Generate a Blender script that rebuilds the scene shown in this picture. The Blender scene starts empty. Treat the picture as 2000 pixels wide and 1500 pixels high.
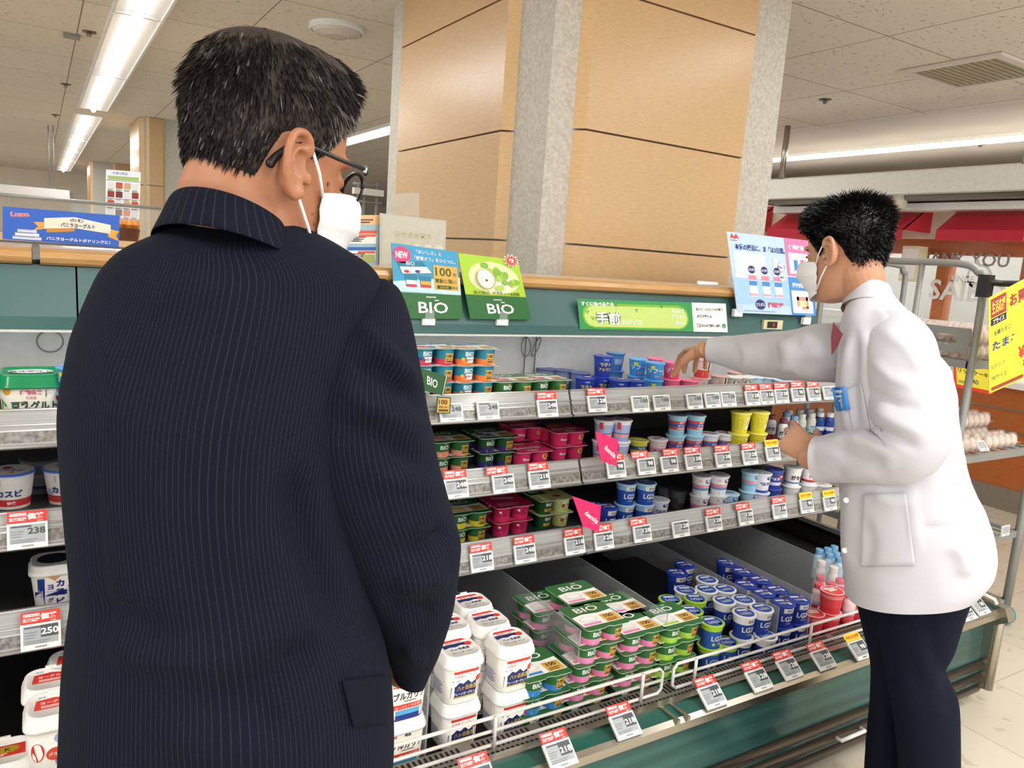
import bpy, math, random
import numpy as np
from mathutils import Vector, Matrix
from mathutils.bvhtree import BVHTree
random.seed(7); rng = np.random.default_rng(7)
SC = bpy.context.scene; COL = SC.collection
PI = math.pi
# ------------------------------------------------------------------ camera
F = 1500.0; H = 1.5
_dz = np.array([-650, 9250, 1500.0]); EZ = -_dz/np.linalg.norm(_dz)
EX = np.array([2450, -70, 1500.0]); EX /= np.linalg.norm(EX); EX = EX-EX.dot(EZ)*EZ; EX /= np.linalg.norm(EX)
EY = np.cross(EZ, EX); EY = EY if EY[2] > 0 else -EY
RM = np.array([EX, EY, EZ]); CAM = np.array([0, 0, H])
cd = bpy.data.cameras.new('camera'); co = bpy.data.objects.new('camera', cd); COL.objects.link(co)
cd.sensor_width = 36; cd.lens = 27; cd.clip_end = 100; cd.clip_start = 0.02
mw = Matrix.Identity(4)
for i in range(3):
    mw[i][0] = RM[i, 0]; mw[i][1] = -RM[i, 1]; mw[i][2] = -RM[i, 2]; mw[i][3] = CAM[i]
co.matrix_world = mw; SC.camera = co
# ------------------------------------------------------------------ light
SC.view_settings.view_transform = 'Standard'; SC.view_settings.look = 'None'
SC.view_settings.gamma = 1; SC.view_settings.use_curve_mapping = False
SC.view_settings.exposure = 0.04
CEIL = 2.8
w = bpy.data.worlds.new('store_ambient'); SC.world = w; w.use_nodes = True
w.node_tree.nodes['Background'].inputs[0].default_value = (1.0, 0.985, 0.96, 1)
w.node_tree.nodes['Background'].inputs[1].default_value = 1.6
def area(name, loc, sx, sy, power, color=(1, 0.995, 0.98), rot=(0, 0, 0)):
    l = bpy.data.lights.new(name, 'AREA'); l.shape = 'RECTANGLE'; l.size = sx; l.size_y = sy; l.energy = power*.62; l.color = color
    o = bpy.data.objects.new(name, l); COL.objects.link(o); o.location = loc; o.rotation_euler = rot
    return o
for i, (x, y, p) in enumerate([(0.55, 4.6, 42), (0.55, 7.6, 42), (0.55, 11.6, 42), (0.55, 15.5, 42), (0.55, 19, 36),
                               (-1.2, 0.3, 50), (1.6, -0.2, 60), (3.4, 0.9, 34), (0.3, -1.6, 45), (3.0, -1.6, 40), (6.9, 5.4, 80), (4.6, 5.2, 20), (6.8, 3.0, 80), (0.2, -3.3, 70), (2.4, -3.3, 70), (4.4, -2.6, 50), (-2.0, 3.0, 26)]):
    area('ceiling_lamp_and_fill', (x, y, CEIL-0.062), 0.05 if y > 3 else 0.22, 2.0, p)  # visible fixtures, plus unseen lamps added to brighten the shelf fronts and shop
area('case_fill', (1.3, 2.2, 1.262), 2.9, 0.1, 3.2)  # added glow under the canopy, where no case light is visible

# ------------------------------------------------------------------ helpers
def ray(px, py): return RM @ np.array([px-1000.0, py-750.0, F])
def atX(px, py, x): d = ray(px, py); return CAM+d*(x/d[0])
def atY(px, py, y): d = ray(px, py); return CAM+d*(y/d[1])
def atZ(px, py, z): d = ray(px, py); return CAM+d*((z-H)/d[2])
def proj(p):
    c = (np.asarray(p, float)-CAM) @ RM
    return np.stack([1000+F*c[..., 0]/c[..., 2], 750+F*c[..., 1]/c[..., 2]], -1)
A = lambda *a: np.array(a, float)
class VF:
    """upright frame facing the viewer at one person's distance"""
    def __init__(s, px, py, cz):
        d = ray(px, py); s.P = CAM+d*(cz/F); n = A(d[0], d[1], 0); s.n = n/np.linalg.norm(n); s.u = A(s.n[1], -s.n[0], 0)
    def pt(s, px, py, v=0.0):
        d = ray(px, py); t = ((s.P-CAM).dot(s.n)+v)/d.dot(s.n); return CAM+d*t

def lin(c):
    if isinstance(c, str):
        c = [int(c[i:i+2], 16)/255 for i in (1, 3, 5)]
    return [x/12.92 if x <= 0.04045 else ((x+0.055)/1.055)**2.4 for x in c]
_M = {}
def mat(name, col, rough=0.5, metal=0.0, nscale=40, namt=0.05, alpha=1.0, trans=0.0, emit=0.0, bump=0.0, spec=0.5, sss=0.0, coat=0.0, stretch=None, ecol=None):
    if name in _M: return _M[name]
    m = bpy.data.materials.new(name); m.use_nodes = True; _M[name] = m
    nt = m.node_tree; b = nt.nodes['Principled BSDF']; c = lin(col)
    tc = nt.nodes.new('ShaderNodeTexCoord'); nz = nt.nodes.new('ShaderNodeTexNoise'); nz.inputs['Scale'].default_value = nscale; nz.inputs['Detail'].default_value = 3
    src = tc.outputs['Object']
    if stretch:
        mp = nt.nodes.new('ShaderNodeMapping'); mp.inputs['Scale'].default_value = stretch
        nt.links.new(src, mp.inputs[0]); src = mp.outputs[0]
    nt.links.new(src, nz.inputs['Vector'])
    rp = nt.nodes.new('ShaderNodeValToRGB')
    rp.color_ramp.elements[0].position = 0.3; rp.color_ramp.elements[1].position = 0.7
    rp.color_ramp.elements[0].color = (*[max(0, x*(1-namt)) for x in c], 1); rp.color_ramp.elements[1].color = (*[min(1, x*(1+namt)) for x in c], 1)
    nt.links.new(nz.outputs['Fac'], rp.inputs[0]); nt.links.new(rp.outputs[0], b.inputs['Base Color'])
    b.inputs['Roughness'].default_value = rough; b.inputs['Metallic'].default_value = metal
    b.inputs['Alpha'].default_value = alpha; b.inputs['Transmission Weight'].default_value = trans
    b.inputs['Specular IOR Level'].default_value = spec; b.inputs['Coat Weight'].default_value = coat
    if sss:
        b.inputs['Subsurface Weight'].default_value = sss; b.inputs['Subsurface Radius'].default_value = (0.012, 0.004, 0.002); b.inputs['Subsurface Scale'].default_value = 1.0
    if emit:
        b.inputs['Emission Color'].default_value = (*(lin(ecol) if ecol else c), 1); b.inputs['Emission Strength'].default_value = emit
    if bump:
        bp = nt.nodes.new('ShaderNodeBump'); bp.inputs['Strength'].default_value = bump; bp.inputs['Distance'].default_value = 0.004
        nt.links.new(nz.outputs['Fac'], bp.inputs['Height']); nt.links.new(bp.outputs[0], b.inputs['Normal'])
    return m
def ink(col): return mat('ink_'+col[1:], col, 0.42, nscale=60, namt=0.03)

# text outlines, cached
_T = {}
def glyphs(s, bold=0.0):
    k = (s, bold)
    if k in _T: return _T[k]
    c = bpy.data.curves.new('t', 'FONT'); c.body = s; c.size = 1; c.resolution_u = 2; c.offset = bold
    o = bpy.data.objects.new('t', c); COL.objects.link(o)
    m = bpy.data.meshes.new_from_object(o.evaluated_get(bpy.context.evaluated_depsgraph_get()))
    V = np.array([v.co[:2] for v in m.vertices]); Fc = [list(p.vertices) for p in m.polygons]
    bpy.data.objects.remove(o); bpy.data.curves.remove(c); bpy.data.meshes.remove(m)
    lo = V.min(0); hi = V.max(0); V = V-(lo+hi)/2
    _T[k] = (V, Fc, hi-lo); return _T[k]

class MB:
    def __init__(s): s.v = []; s.f = []; s.mi = []; s.sm = []; s.m = []
    def ix(s, m):
        if m not in s.m: s.m.append(m)
        return s.m.index(m)
    def add(s, vs, fs, m, smooth=False):
        b = len(s.v); s.v.extend([tuple(map(float, p)) for p in vs]); k = s.ix(m)
        for f in fs: s.f.append([b+i for i in f]); s.mi.append(k); s.sm.append(smooth)
    def box(s, x0, y0, z0, x1, y1, z1, m):
        s.add([(x0, y0, z0), (x1, y0, z0), (x1, y1, z0), (x0, y1, z0), (x0, y0, z1), (x1, y0, z1), (x1, y1, z1), (x0, y1, z1)],
              [(0, 3, 2, 1), (4, 5, 6, 7), (0, 1, 5, 4), (1, 2, 6, 5), (2, 3, 7, 6), (3, 0, 4, 7)], m)
    def hexa(s, P, m):  # 4 bottom + 4 top points
        s.add(P, [(0, 3, 2, 1), (4, 5, 6, 7), (0, 1, 5, 4), (1, 2, 6, 5), (2, 3, 7, 6), (3, 0, 4, 7)], m)
    def prism(s, prof, x0, x1, m, smooth=False, mats=None):  # profile in (y,z) swept along X
        n = len(prof)
        for i in range(n):
            j = (i+1) % n; a, b = prof[i], prof[j]
            s.add([(x0, *a), (x1, *a), (x1, *b), (x0, *b)], [(0, 1, 2, 3)], (mats or {}).get(i, m), smooth)
        s.add([(x0, *p) for p in prof], [list(range(n))], m); s.add([(x1, *p) for p in prof], [list(range(n))[::-1]], m)
    def loft(s, rings, m, caps=True, smooth=True, closed=True):
        n = len(rings[0]); vs = [p for r in rings for p in r]; fs = []
        for i in range(len(rings)-1):
            for j in range(n if closed else n-1):
                k = (j+1) % n; fs.append((i*n+j, i*n+k, (i+1)*n+k, (i+1)*n+j))
        if caps: fs.append(list(range(n))[::-1]); fs.append([(len(rings)-1)*n+j for j in range(n)])
        s.add(vs, fs, m, smooth)
    def tube(s, pts, r, m, n=8, flat=1.0, roundcap=False):
        P = [np.array(p, float) for p in pts]; R = list(r) if hasattr(r, '__len__') else [r]*len(P)
        if roundcap:
            d0 = P[0]-P[1]; d0 /= np.linalg.norm(d0); d1 = P[-1]-P[-2]; d1 /= np.linalg.norm(d1)
            P = [P[0]+d0*R[0]*.8, P[0]+d0*R[0]*.45]+P+[P[-1]+d1*R[-1]*.45, P[-1]+d1*R[-1]*.8]
            R = [R[0]*.35, R[0]*.85]+R+[R[-1]*.85, R[-1]*.35]
        rings = []; up = None
        for i, p in enumerate(P):
            t = P[min(i+1, len(P)-1)]-P[max(i-1, 0)]; t = t/(np.linalg.norm(t)+1e-12)
            if up is None: up = A(0, 0, 1) if abs(t[2]) < .9 else A(0, 1, 0)
            a = np.cross(t, up); a /= np.linalg.norm(a)+1e-12; b = np.cross(a, t); up = b
            rings.append([p+R[i]*(math.cos(q)*a+math.sin(q)*b*flat) for q in np.arange(n)*2*PI/n])
        s.loft(rings, m)
    def lathe(s, prof, n=24, c=(0, 0, 0), m=None, smooth=True):  # prof: (r, z[, material of the band to the next point])
        for i in range(len(prof)-1):
            (r0, z0), (r1, z1) = prof[i][:2], prof[i+1][:2]; mm = prof[i][2] if len(prof[i]) > 2 and prof[i][2] else m
            q = np.arange(n)*2*PI/n
            a = [(c[0]+r0*math.cos(t), c[1]+r0*math.sin(t), c[2]+z0) for t in q]; b = [(c[0]+r1*math.cos(t), c[1]+r1*math.sin(t), c[2]+z1) for t in q]
            if r0 < 1e-6: s.add([a[0]]+b, [(0, 1+j, 1+(j+1) % n) for j in range(n)], mm, smooth)
            elif r1 < 1e-6: s.add(a+[b[0]], [(j, (j+1) % n, n) for j in range(n)], mm, smooth)
            else: s.add(a+b, [(j, (j+1) % n, n+(j+1) % n, n+j) for j in range(n)], mm, smooth)
    def mesh(s, name):
        me = bpy.data.meshes.new(name); me.from_pydata(s.v, [], s.f)
        for m in s.m: me.materials.append(m)
        me.polygons.foreach_set('material_index', s.mi); me.polygons.foreach_set('use_smooth', s.sm); me.update()
        return me
    def build(s, name, parent=None, loc=None):
        o = bpy.data.objects.new(name, s.mesh(name)); COL.objects.link(o)
        if parent: o.parent = parent
        if loc is not None: o.location = loc
        return o
class Surf:
    """draws print on a surface: f(u, v, layer) -> point"""
    def __init__(s, mb, f): s.mb = mb; s.f = f
    def rect(s, u0, v0, u1, v1, m, l=1, nu=1):
        us = np.linspace(u0, u1, nu+1); vs = [s.f(u, v0, l) for u in us]+[s.f(u, v1, l) for u in us]
        s.mb.add(vs, [(i, i+1, nu+2+i, nu+1+i) for i in range(nu)], m)
    def poly(s, pts, m, l=1): s.mb.add([s.f(u, v, l) for u, v in pts], [list(range(len(pts)))], m)
    def disc(s, cu, cv, ru, rv, m, l=1, n=20, a0=0, a1=2*PI):
        s.poly([(cu+ru*math.cos(t), cv+rv*math.sin(t)) for t in np.linspace(a0, a1, n, endpoint=a1-a0 < 6.2)], m, l)
    def ring(s, cu, cv, r0, r1, m, l=1, n=24):
        q = np.arange(n)*2*PI/n
        s.mb.add([s.f(cu+r0*math.cos(t), cv+r0*math.sin(t), l) for t in q]+[s.f(cu+r1*math.cos(t), cv+r1*math.sin(t), l) for t in q],
                 [(i, (i+1) % n, n+(i+1) % n, n+i) for i in range(n)], m)
    def rrect(s, u0, v0, u1, v1, r, m, l=1):
        p = []
        for cx, cy, a in ((u1-r, v1-r, 0), (u0+r, v1-r, 90), (u0+r, v0+r, 180), (u1-r, v0+r, 270)):
            p += [(cx+r*math.cos(math.radians(a+k)), cy+r*math.sin(math.radians(a+k))) for k in (0, 30, 60, 90)]
        s.poly(p, m, l)
    def text(s, t, cu, cv, h, m, l=2, bold=0.0, w=None, rot=0.0):
        V, Fc, sz = glyphs(t, bold); k = h/sz[1]; kx = (w/sz[0]) if w else k
        c, sn = math.cos(rot), math.sin(rot)
        s.mb.add([s.f(cu+x*kx*c-y*k*sn, cv+x*kx*sn+y*k*c, l) for x, y in V], Fc, m)
    def lines(s, u0, v0, u1, v1, n, m, l=2, fill=.5):  # unreadable small print as fine bars
        d = (v1-v0)/n
        for i in range(n): s.rect(u0, v0+i*d, u0+(u1-u0)*(0.75+.25*((i*37) % 5)/4), v0+(i+fill)*d, m, l)
def flat(o, ax, ay, eps=0.0004):
    o, ax, ay = map(lambda q: np.array(q, float), (o, ax, ay)); n = np.cross(ax, ay); n /= np.linalg.norm(n)
    return lambda u, v, l=0: o+u*ax+v*ay+n*(eps*l)
def quad(TL, TR, BR, BL, W, Hh, eps=0.0006):
    TL, TR, BR, BL = map(lambda q: np.array(q, float), (TL, TR, BR, BL)); n = np.cross(TR-TL, TL-BL); n /= np.linalg.norm(n)
    def f(u, v, l=0):
        a, b = u/W, v/Hh; return (BL*(1-a)+BR*a)*(1-b)+(TL*(1-a)+TR*a)*b+n*(eps*l)
    return f
def cyl(rb, rt, h, a0, eps=0.0005, c=(0, 0)):
    def f(u, v, l=0):
        r = rb+(rt-rb)*v/h; t = a0+u/((rb+rt)/2); rr = r+eps*l
        return A(c[0]+rr*math.cos(t), c[1]+rr*math.sin(t), v)
    return f
def slab(mb, f, W, Hh, m, back=None, th=-3):
    """a thin card: front at layer 0, back at layer th"""
    p = [(0, 0), (W, 0), (W, Hh), (0, Hh)]
    mb.hexa([f(u, v, th) for u, v in p]+[f(u, v, 0) for u, v in p], m)
def thing(name, label, cat, loc=(0, 0, 0), rz=0, group=None):
    o = bpy.data.objects.new(name, None); COL.objects.link(o); o.empty_display_size = 0.05
    o.location = tuple(map(float, loc)); o.rotation_euler = (0, 0, rz); o['label'] = label; o['category'] = cat
    if group: o['group'] = group
    return o
def tag(o, label, cat, group=None):
    o['label'] = label; o['category'] = cat
    if group: o['group'] = group
    return o
def struct(name, mb, label=None):
    o = mb.build(name); o['kind'] = 'structure'
    if label: o['label'] = label
    return o
def place(parts, name, label, cat, loc, rz=0, group=None):
    """one thing from shared part meshes: parts = [(part name, mesh)]; returns its root"""
    r = thing(name, label, cat, loc, rz, group)
    for pn, me in parts:
        o = bpy.data.objects.new(pn, me); COL.objects.link(o); o.parent = r
    return r
ORD = ['first', 'second', 'third', 'fourth', 'fifth', 'sixth', 'seventh', 'eighth', 'ninth', 'tenth', 'eleventh', 'twelfth', 'thirteenth', 'fourteenth', 'fifteenth', 'sixteenth']
# ------------------------------------------------------------------ shared materials
white = ink('#f4f4f2'); black = ink('#1b1b1d'); dgrey = ink('#55585a'); navy = ink('#1c2a66'); red = ink('#e2382f'); gold = ink('#d9a94e')
paper = mat('white_plastic', '#f0f0ee', 0.35); steel = mat('brushed_steel', '#b9b3a6', 0.28, 1.0, nscale=8, stretch=(1, 40, 40))
dsteel = mat('dark_steel', '#6d675d', 0.3, 0.9, nscale=8, stretch=(1, 40, 40))
tealp = mat('teal_enamel', '#3d6463', 0.33, nscale=3, namt=0.05); dteal = mat('deep_teal_insert', '#1e5a4f', 0.3)
greyp = mat('grey_painted_steel', '#8e918d', 0.45, 0.2, nscale=15); blackp = mat('black_plastic', '#18181a', 0.4)
acryl = mat('clear_acrylic', '#dfe6ea', 0.08, alpha=0.16, spec=0.7); glassm = mat('clear_glass', '#cfe0de', 0.05, alpha=0.14, spec=0.7)
# ------------------------------------------------------------------ room
def tile_mat(name, col, size, phase, line, lw, speck, rough, speckcol, sscale, thr, stretch=(1, 1, 1), var=0.03):
    m = bpy.data.materials.new(name); m.use_nodes = True; nt = m.node_tree; N = nt.nodes; L = nt.links; b = N['Principled BSDF']; b.inputs['Roughness'].default_value = rough
    tc = N.new('ShaderNodeTexCoord'); sp = N.new('ShaderNodeSeparateXYZ'); L.new(tc.outputs['Object'], sp.inputs[0])
    def mth(op, a, bb=None):
        n = N.new('ShaderNodeMath'); n.operation = op
        for i, q in enumerate((a, bb)):
            if q is None: continue
            if isinstance(q, (int, float)): n.inputs[i].default_value = q
            else: L.new(q, n.inputs[i])
        return n.outputs[0]
    def edge(o, ph):
        t = mth('FRACT', mth('DIVIDE', mth('SUBTRACT', o, ph-50*size), size))
        return mth('LESS_THAN', mth('ABSOLUTE', mth('SUBTRACT', t, 0.5)), 0.5-lw/size/2)
    inside = mth('MULTIPLY', edge(sp.outputs[0], phase[0]), edge(sp.outputs[1], phase[1]))
    # per-tile tone
    cb = N.new('ShaderNodeCombineXYZ')
    for i in (0, 1): L.new(mth('FLOOR', mth('DIVIDE', mth('SUBTRACT', sp.outputs[i], phase[i]-50*size), size)), cb.inputs[i])
    wn = N.new('ShaderNodeTexWhiteNoise'); L.new(cb.outputs[0], wn.inputs[0])
    c = lin(col); mx = N.new('ShaderNodeMix'); mx.data_type = 'RGBA'; L.new(wn.outputs[0], mx.inputs[0])
    mx.inputs[6].default_value = (*[x*(1-var) for x in c], 1); mx.inputs[7].default_value = (*[min(1, x*(1+var)) for x in c], 1)
    nz = N.new('ShaderNodeTexNoise'); nz.inputs['Scale'].default_value = sscale; nz.inputs['Detail'].default_value = 2
    mp = N.new('ShaderNodeMapping'); mp.inputs['Scale'].default_value = stretch; L.new(tc.outputs['Object'], mp.inputs[0]); L.new(mp.outputs[0], nz.inputs['Vector'])
    sk = mth('MULTIPLY', mth('GREATER_THAN', nz.outputs['Fac'], thr), speck)
    m2 = N.new('ShaderNodeMix'); m2.data_type = 'RGBA'; L.new(sk, m2.inputs[0]); L.new(mx.outputs[2], m2.inputs[6]); m2.inputs[7].default_value = (*lin(speckcol), 1)
    m3 = N.new('ShaderNodeMix'); m3.data_type = 'RGBA'; L.new(inside, m3.inputs[0]); m3.inputs[6].default_value = (*lin(line), 1); L.new(m2.outputs[2], m3.inputs[7])
    L.new(m3.outputs[2], b.inputs['Base Color']); return m
mfloor = tile_mat('floor_tile', '#d8cfbd', 0.425, (3.15, 1.34), '#b7ab95', 0.005, 0.5, 0.28, '#b9a88d', 14, 0.66)
mceil = tile_mat('ceiling_board', '#e4ddd2', 0.9, (3.86, 2.69), '#8f887b', 0.008, 0.75, 0.9, '#8f826d', 26, 0.665, (1, 2.4, 1), 0.025)
msoff = mat('smooth_ceiling', '#ddd3cc', 0.8, nscale=2)
def wood_mat(name, c0, c1, scale, rough=0.25, st=(1.2, 1.2, 30)):
    m = mat(name, c0, rough, nscale=scale, stretch=st, spec=0.45)
    r = [n for n in m.node_tree.nodes if n.type == 'VALTORGB'][0]
    r.color_ramp.elements[0].color = (*lin(c0), 1); r.color_ramp.elements[1].color = (*lin(c1), 1); return m
maple = wood_mat('curly_maple_veneer', '#c2a077', '#cfae84', 5, 0.3, (6, 6, 42)); maple2 = wood_mat('maple_edge', '#d8b282', '#e3c194', 5, 0.35, (6, 6, 42))
oak = wood_mat('warm_wood_rail', '#b98e58', '#cda16c', 6, 0.22, (2, 20, 20)); cherry = wood_mat('orange_wood_counter', '#a85c2c', '#b96b38', 5, 0.3, (8, 2, 30))
stone = mat('grey_stone_cladding', '#c0bcb2', 0.6, nscale=70, namt=0.16, bump=0.15)
b = MB(); b.box(-8, -4, -0.05, 9, 23, 0, mfloor); struct('floor', b)
b = MB(); b.box(-8, -4, CEIL, 5.75, 23, CEIL+0.05, mceil); b.box(5.75, -4, CEIL, 9, 23, CEIL+0.05, msoff); struct('ceiling', b)
cream = mat('cream_wall', '#e2d9c8', 0.7, nscale=3)
b = MB(); b.box(-8, 22, 0, 9, 22.1, CEIL, cream)
for i in range(9): b.box(-3+i*1.25, 21.93, 1.2, -1.85+i*1.25, 22.0, 2.35, maple if i % 3 else cream)
b.box(-8, 21.9, 2.35, 9, 22.0, CEIL, cream); struct('wall_far', b)
b = MB(); b.box(8.9, -4, 0, 9, 23, CEIL, cream); b.box(8.82, -4, 2.05, 8.9, 23, 2.62, maple); struct('wall_right', b)

def pillar(name, label, X, Y, wx, wy, front, side, seams):
    """grey core with its near corner at (X, Y); wood panels stand proud on the front (-Y) and the left (-X) face"""
    t = thing(name, label, 'pillar', (X+wx/2, Y+wy/2, 0)); o = A(X+wx/2, Y+wy/2, 0)
    b = MB(); b.box(X-o[0], Y-o[1], 0, X+wx-o[0], Y+wy-o[1], CEIL, stone); b.build('core', t)
    zs = [0]+seams+[CEIL]; g = 0.004
    for z0, z1 in zip(zs[:-1], zs[1:]):
        for kind in (0, 1):
            b = MB(); p = 0.045; e = 0.03
            a0, a1 = (front if kind == 0 else side)
            def q(s, d, z): return (s-o[0], Y-d-o[1], z) if kind == 0 else (X-d-o[0], s-o[1], z)
            for d0, d1, s0, s1, m in ((0, p, a0+e, a1-e, maple),):
                b.hexa([q(s0, d0, z0+g), q(s1, d0, z0+g), q(s1, d1, z0+g), q(s0, d1, z0+g), q(s0, d0, z1-g), q(s1, d0, z1-g), q(s1, d1, z1-g), q(s0, d1, z1-g)], m)
            for s0, s1 in ((a0, a0+e), (a1, a1-e)):   # bevelled edges in paler wood, standing for the light they catch
                b.add([q(s0, 0, z0+g), q(s1, p, z0+g), q(s1, p, z1-g), q(s0, 0, z1-g)], [(0, 1, 2, 3)], maple2)
            b.build('wood_panel', t)
    return t
px_ = atY(1050, 500, 2.56)[0]
f0, f1 = atY(1128, 300, 2.515)[0], atY(1487, 60, 2.515)[0]; s0, s1 = atX(982, 300, px_-0.045)[1], atX(771, 300, px_-0.045)[1]
pw, pd = atY(1545, 20, 2.56)[0]-px_, atX(755, 400, px_)[1]-2.56
pillar('wood_panelled_pillar', 'big grey pillar clad in light wood panels, standing right behind the yogurt case', px_, 2.56, pw, pd, (f0, f1), (s0, s1), [atY(1130, 250, 2.515)[2]-0.9+0.0, atY(1130, 250, 2.515)[2]-0.44, atY(1130, 250, 2.515)[2], atY(1256, 1, 2.515)[2]])
c2 = atZ(281, 228, CEIL)
pillar('wood_panelled_pillar', 'narrow-looking distant pillar with a wood edge, just left of the suited man\'s head', c2[0], c2[1], 1.25, 1.2, (c2[0]+0.02, c2[0]+0.22), (c2[1]+.05, c2[1]+1.1), [1.4, 2.05])
c3 = atZ(181, 314, CEIL)
pillar('wood_panelled_pillar', 'farthest pale pillar with wood cladding, behind the hanging product poster', c3[0], c3[1], 1.25, 1.2, (c3[0]+0.35, c3[0]+1.2), (c3[1]+.05, c3[1]+1.1), [2.05])

# ceiling fittings
emis = mat('lamp_tube', '#ffffff', 0.5, emit=4.5); refl = mat('white_reflector', '#f2efe8', 0.3)
def ceiling_light(x, y0, y1, wd, label, n=1, along='y', z=CEIL):
    t = thing('ceiling_light', label, 'ceiling light', (x, (y0+y1)/2, z), 0, 'fluorescent ceiling lights'); h = (y1-y0)/2
    b = MB(); d = 0.02
    for sx in (-1, 1):
        b.add([(sx*wd/2, -h, -d), (sx*wd/2, h, -d), (sx*0.045, h, -0.001), (sx*0.045, -h, -0.001)], [(0, 1, 2, 3)], refl)
        b.box(sx*wd/2-0.008, -h, -d-0.008, sx*wd/2+0.008, h, 0, paper)
    b.build('reflector', t)
    b = MB(); b.tube([(0, -h+.03, -0.03), (0, h-.03, -0.03)], 0.024, emis, 10); b.build('tube', t)
    for k in range(n+1):
        yy = -h+2*h*k/n; b = MB()
        b.add([(-wd/2, yy-.004, -d), (wd/2, yy-.004, -d), (wd/2, yy+.004, -d), (-wd/2, yy+.004, -d), (-wd/2, yy, 0), (wd/2, yy, 0)], [(0, 1, 2, 3), (0, 1, 5, 4), (3, 2, 5, 4)], paper); b.build('divider_plate', t)
yb = [atZ(*p, CEIL)[1] for p in ((268, 26), (194, 142), (157, 207))]
for i, (a, c) in enumerate([(yb[0]-1.9, yb[0]), (yb[0], yb[1]), (yb[1], yb[2])]):
    ceiling_light(0.545, a+.01, c-.01, 0.27, ['long ceiling light nearest the viewer, cut by the top edge of the picture', 'second long ceiling light in the row above the suited man', 'third ceiling light in the row, ending before the gap'][i])
for i in range(5):
    a = 10.35+i*2.1; ceiling_light(0.535, a, a+2.06, 0.27, f'distant ceiling light beyond the gap in the row, {ORD[i]} after the gap', 2)
ceiling_light(6.9, 2.2, 6.3, 0.22, 'bright long ceiling light above the red awnings', 1)
k = atZ(717, 262, CEIL); ceiling_light(k[0], k[1]-3.0, k[1]+2.5, 0.25, 'ceiling light glimpsed between the suited man\'s forehead and the big pillar', 3)
t = thing('ceiling_light', 'round domed ceiling light beside the top of the pillar', 'ceiling light', atZ(658, 52, CEIL))
b = MB(); b.lathe([(0.16, 0), (0.165, -0.02), (0.15, -0.03)], 32, m=paper); b.build('rim', t)
b = MB(); b.lathe([(0.15, -0.025), (0.13, -0.045), (0.07, -0.06), (0, -0.064)], 32, m=mat('frosted_dome', '#d9d2cc', 0.15, spec=.6)); b.build('dome', t)
v = atZ(1905, 138, CEIL); t = thing('ceiling_vent', 'square louvred ceiling vent at the upper right', 'vent', v)
b = MB(); W = 0.3
for a0, b0, a1, b1 in ((-W, -W, W, -W+.05), (-W, W-.05, W, W), (-W, -W+.05, -W+.05, W-.05), (W-.05, -W+.05, W, W-.05)): b.box(a0, b0, -0.02, a1, b1, 0, msoff)
b.build('frame', t)
b = MB(); b.box(-W, -W, -0.003, W, W, -0.001, mat('vent_dark', '#6b6654', .7))
for i in range(13): b.box(-W+.05, -W+.06+i*.039, -0.016, W-.05, -W+.075+i*.039, -0.003, mat('vent_slat', '#aca48a', .5))
b.build('louvre', t)
for i, (x, y, lab) in enumerate([(1612, 194, 'right of the big pillar'), (1915, 280, 'above the red awnings at far right'), (140, 68, 'small grey box beside the ceiling light row'), (174, 62, 'left of the nearest ceiling light'), (128, 164, 'beside the second ceiling light'), (108, 224, 'beside the third ceiling light')]):
    p = atZ(x, y, CEIL); b = MB()
    if i == 2: b.box(-.05, -.05, -.02, .05, .05, 0, greyp); o = b.build('ceiling_sensor', loc=p); tag(o, 'small square grey ceiling sensor beside the light row', 'sensor')
    else: b.lathe([(0.045, 0), (0.04, -.008), (0.016, -.012), (0.014, -.03), (0, -.032)], 16, m=dsteel); o = b.build('sprinkler_head', loc=p); tag(o, f'small round sprinkler head in the ceiling {lab}', 'sprinkler', 'ceiling sprinkler heads')

# ------------------------------------------------------------------ refrigerated case
CX0, CX1, CJ = -0.7, 2.95, 1.40
blackb = mat('black_case_interior', '#0d0d0e', 0.6, nscale=220, namt=0.9, bump=0.4); innerw = mat('white_case_interior', '#cfd0cc', 0.4)
clearp = mat('clear_rail_plastic', '#a3a4a2', 0.16, nscale=4, namt=.12, stretch=(.6, 60, 60), coat=.15); spk = mat('speckled_rail_insert', '#7d7a74', 0.3, nscale=95, namt=0.55, stretch=(1, 1, 1), coat=.1)
chrome = mat('chrome_edge', '#aeaeac', 0.22, 0.6); shelfm = mat('dark_shelf_board', '#3a3b3c', 0.4)
case = thing('refrigerated_display_case', 'long green open refrigerated yogurt case with wood top rail', 'display case', (1.1, 1.8, 0)); co_ = A(1.1, 1.8, 0)
def cbuild(b, name, parent=case): o = b.build(name, parent, loc=-co_ if parent is case else None); return o
b = MB(); b.prism([(1.30, 0.05), (1.315, 0.30), (1.272, 0.352), (1.34, .352), (1.42, 0.334), (2.42, 0.334), (2.42, 0.05)], CX0, CX1-.02, mat('front_panel_gloss', '#37605c', 0.2, 0.35, nscale=2, stretch=(.5, 3, 14), namt=.35), mats={1: dsteel, 4: blackb})
b.box(CX0, 1.36, 0.0, CX1-.05, 2.4, 0.05, blackp); cbuild(b, 'front_panel')
b = MB()
for z in (0.055, 0.10, 0.15): b.tube([(CX0, 1.305, z), (CX1-.02, 1.305, z)], 0.017, dsteel, 10)
cbuild(b, 'bumper')
b = MB(); b.prism([(1.258, 0.352), (1.258, 0.374), (1.274, 0.380), (1.274, 0.352)], CX0, CX1, steel); b.prism([(1.274, 0.352), (1.274, 0.374), (1.324, 0.379), (1.324, 0.352)], CX0, CX1, dteal)
b.prism([(1.324, 0.345), (1.324, 0.386), (1.345, 0.386), (1.345, 0.345)], CX0, CX1, steel)
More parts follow.
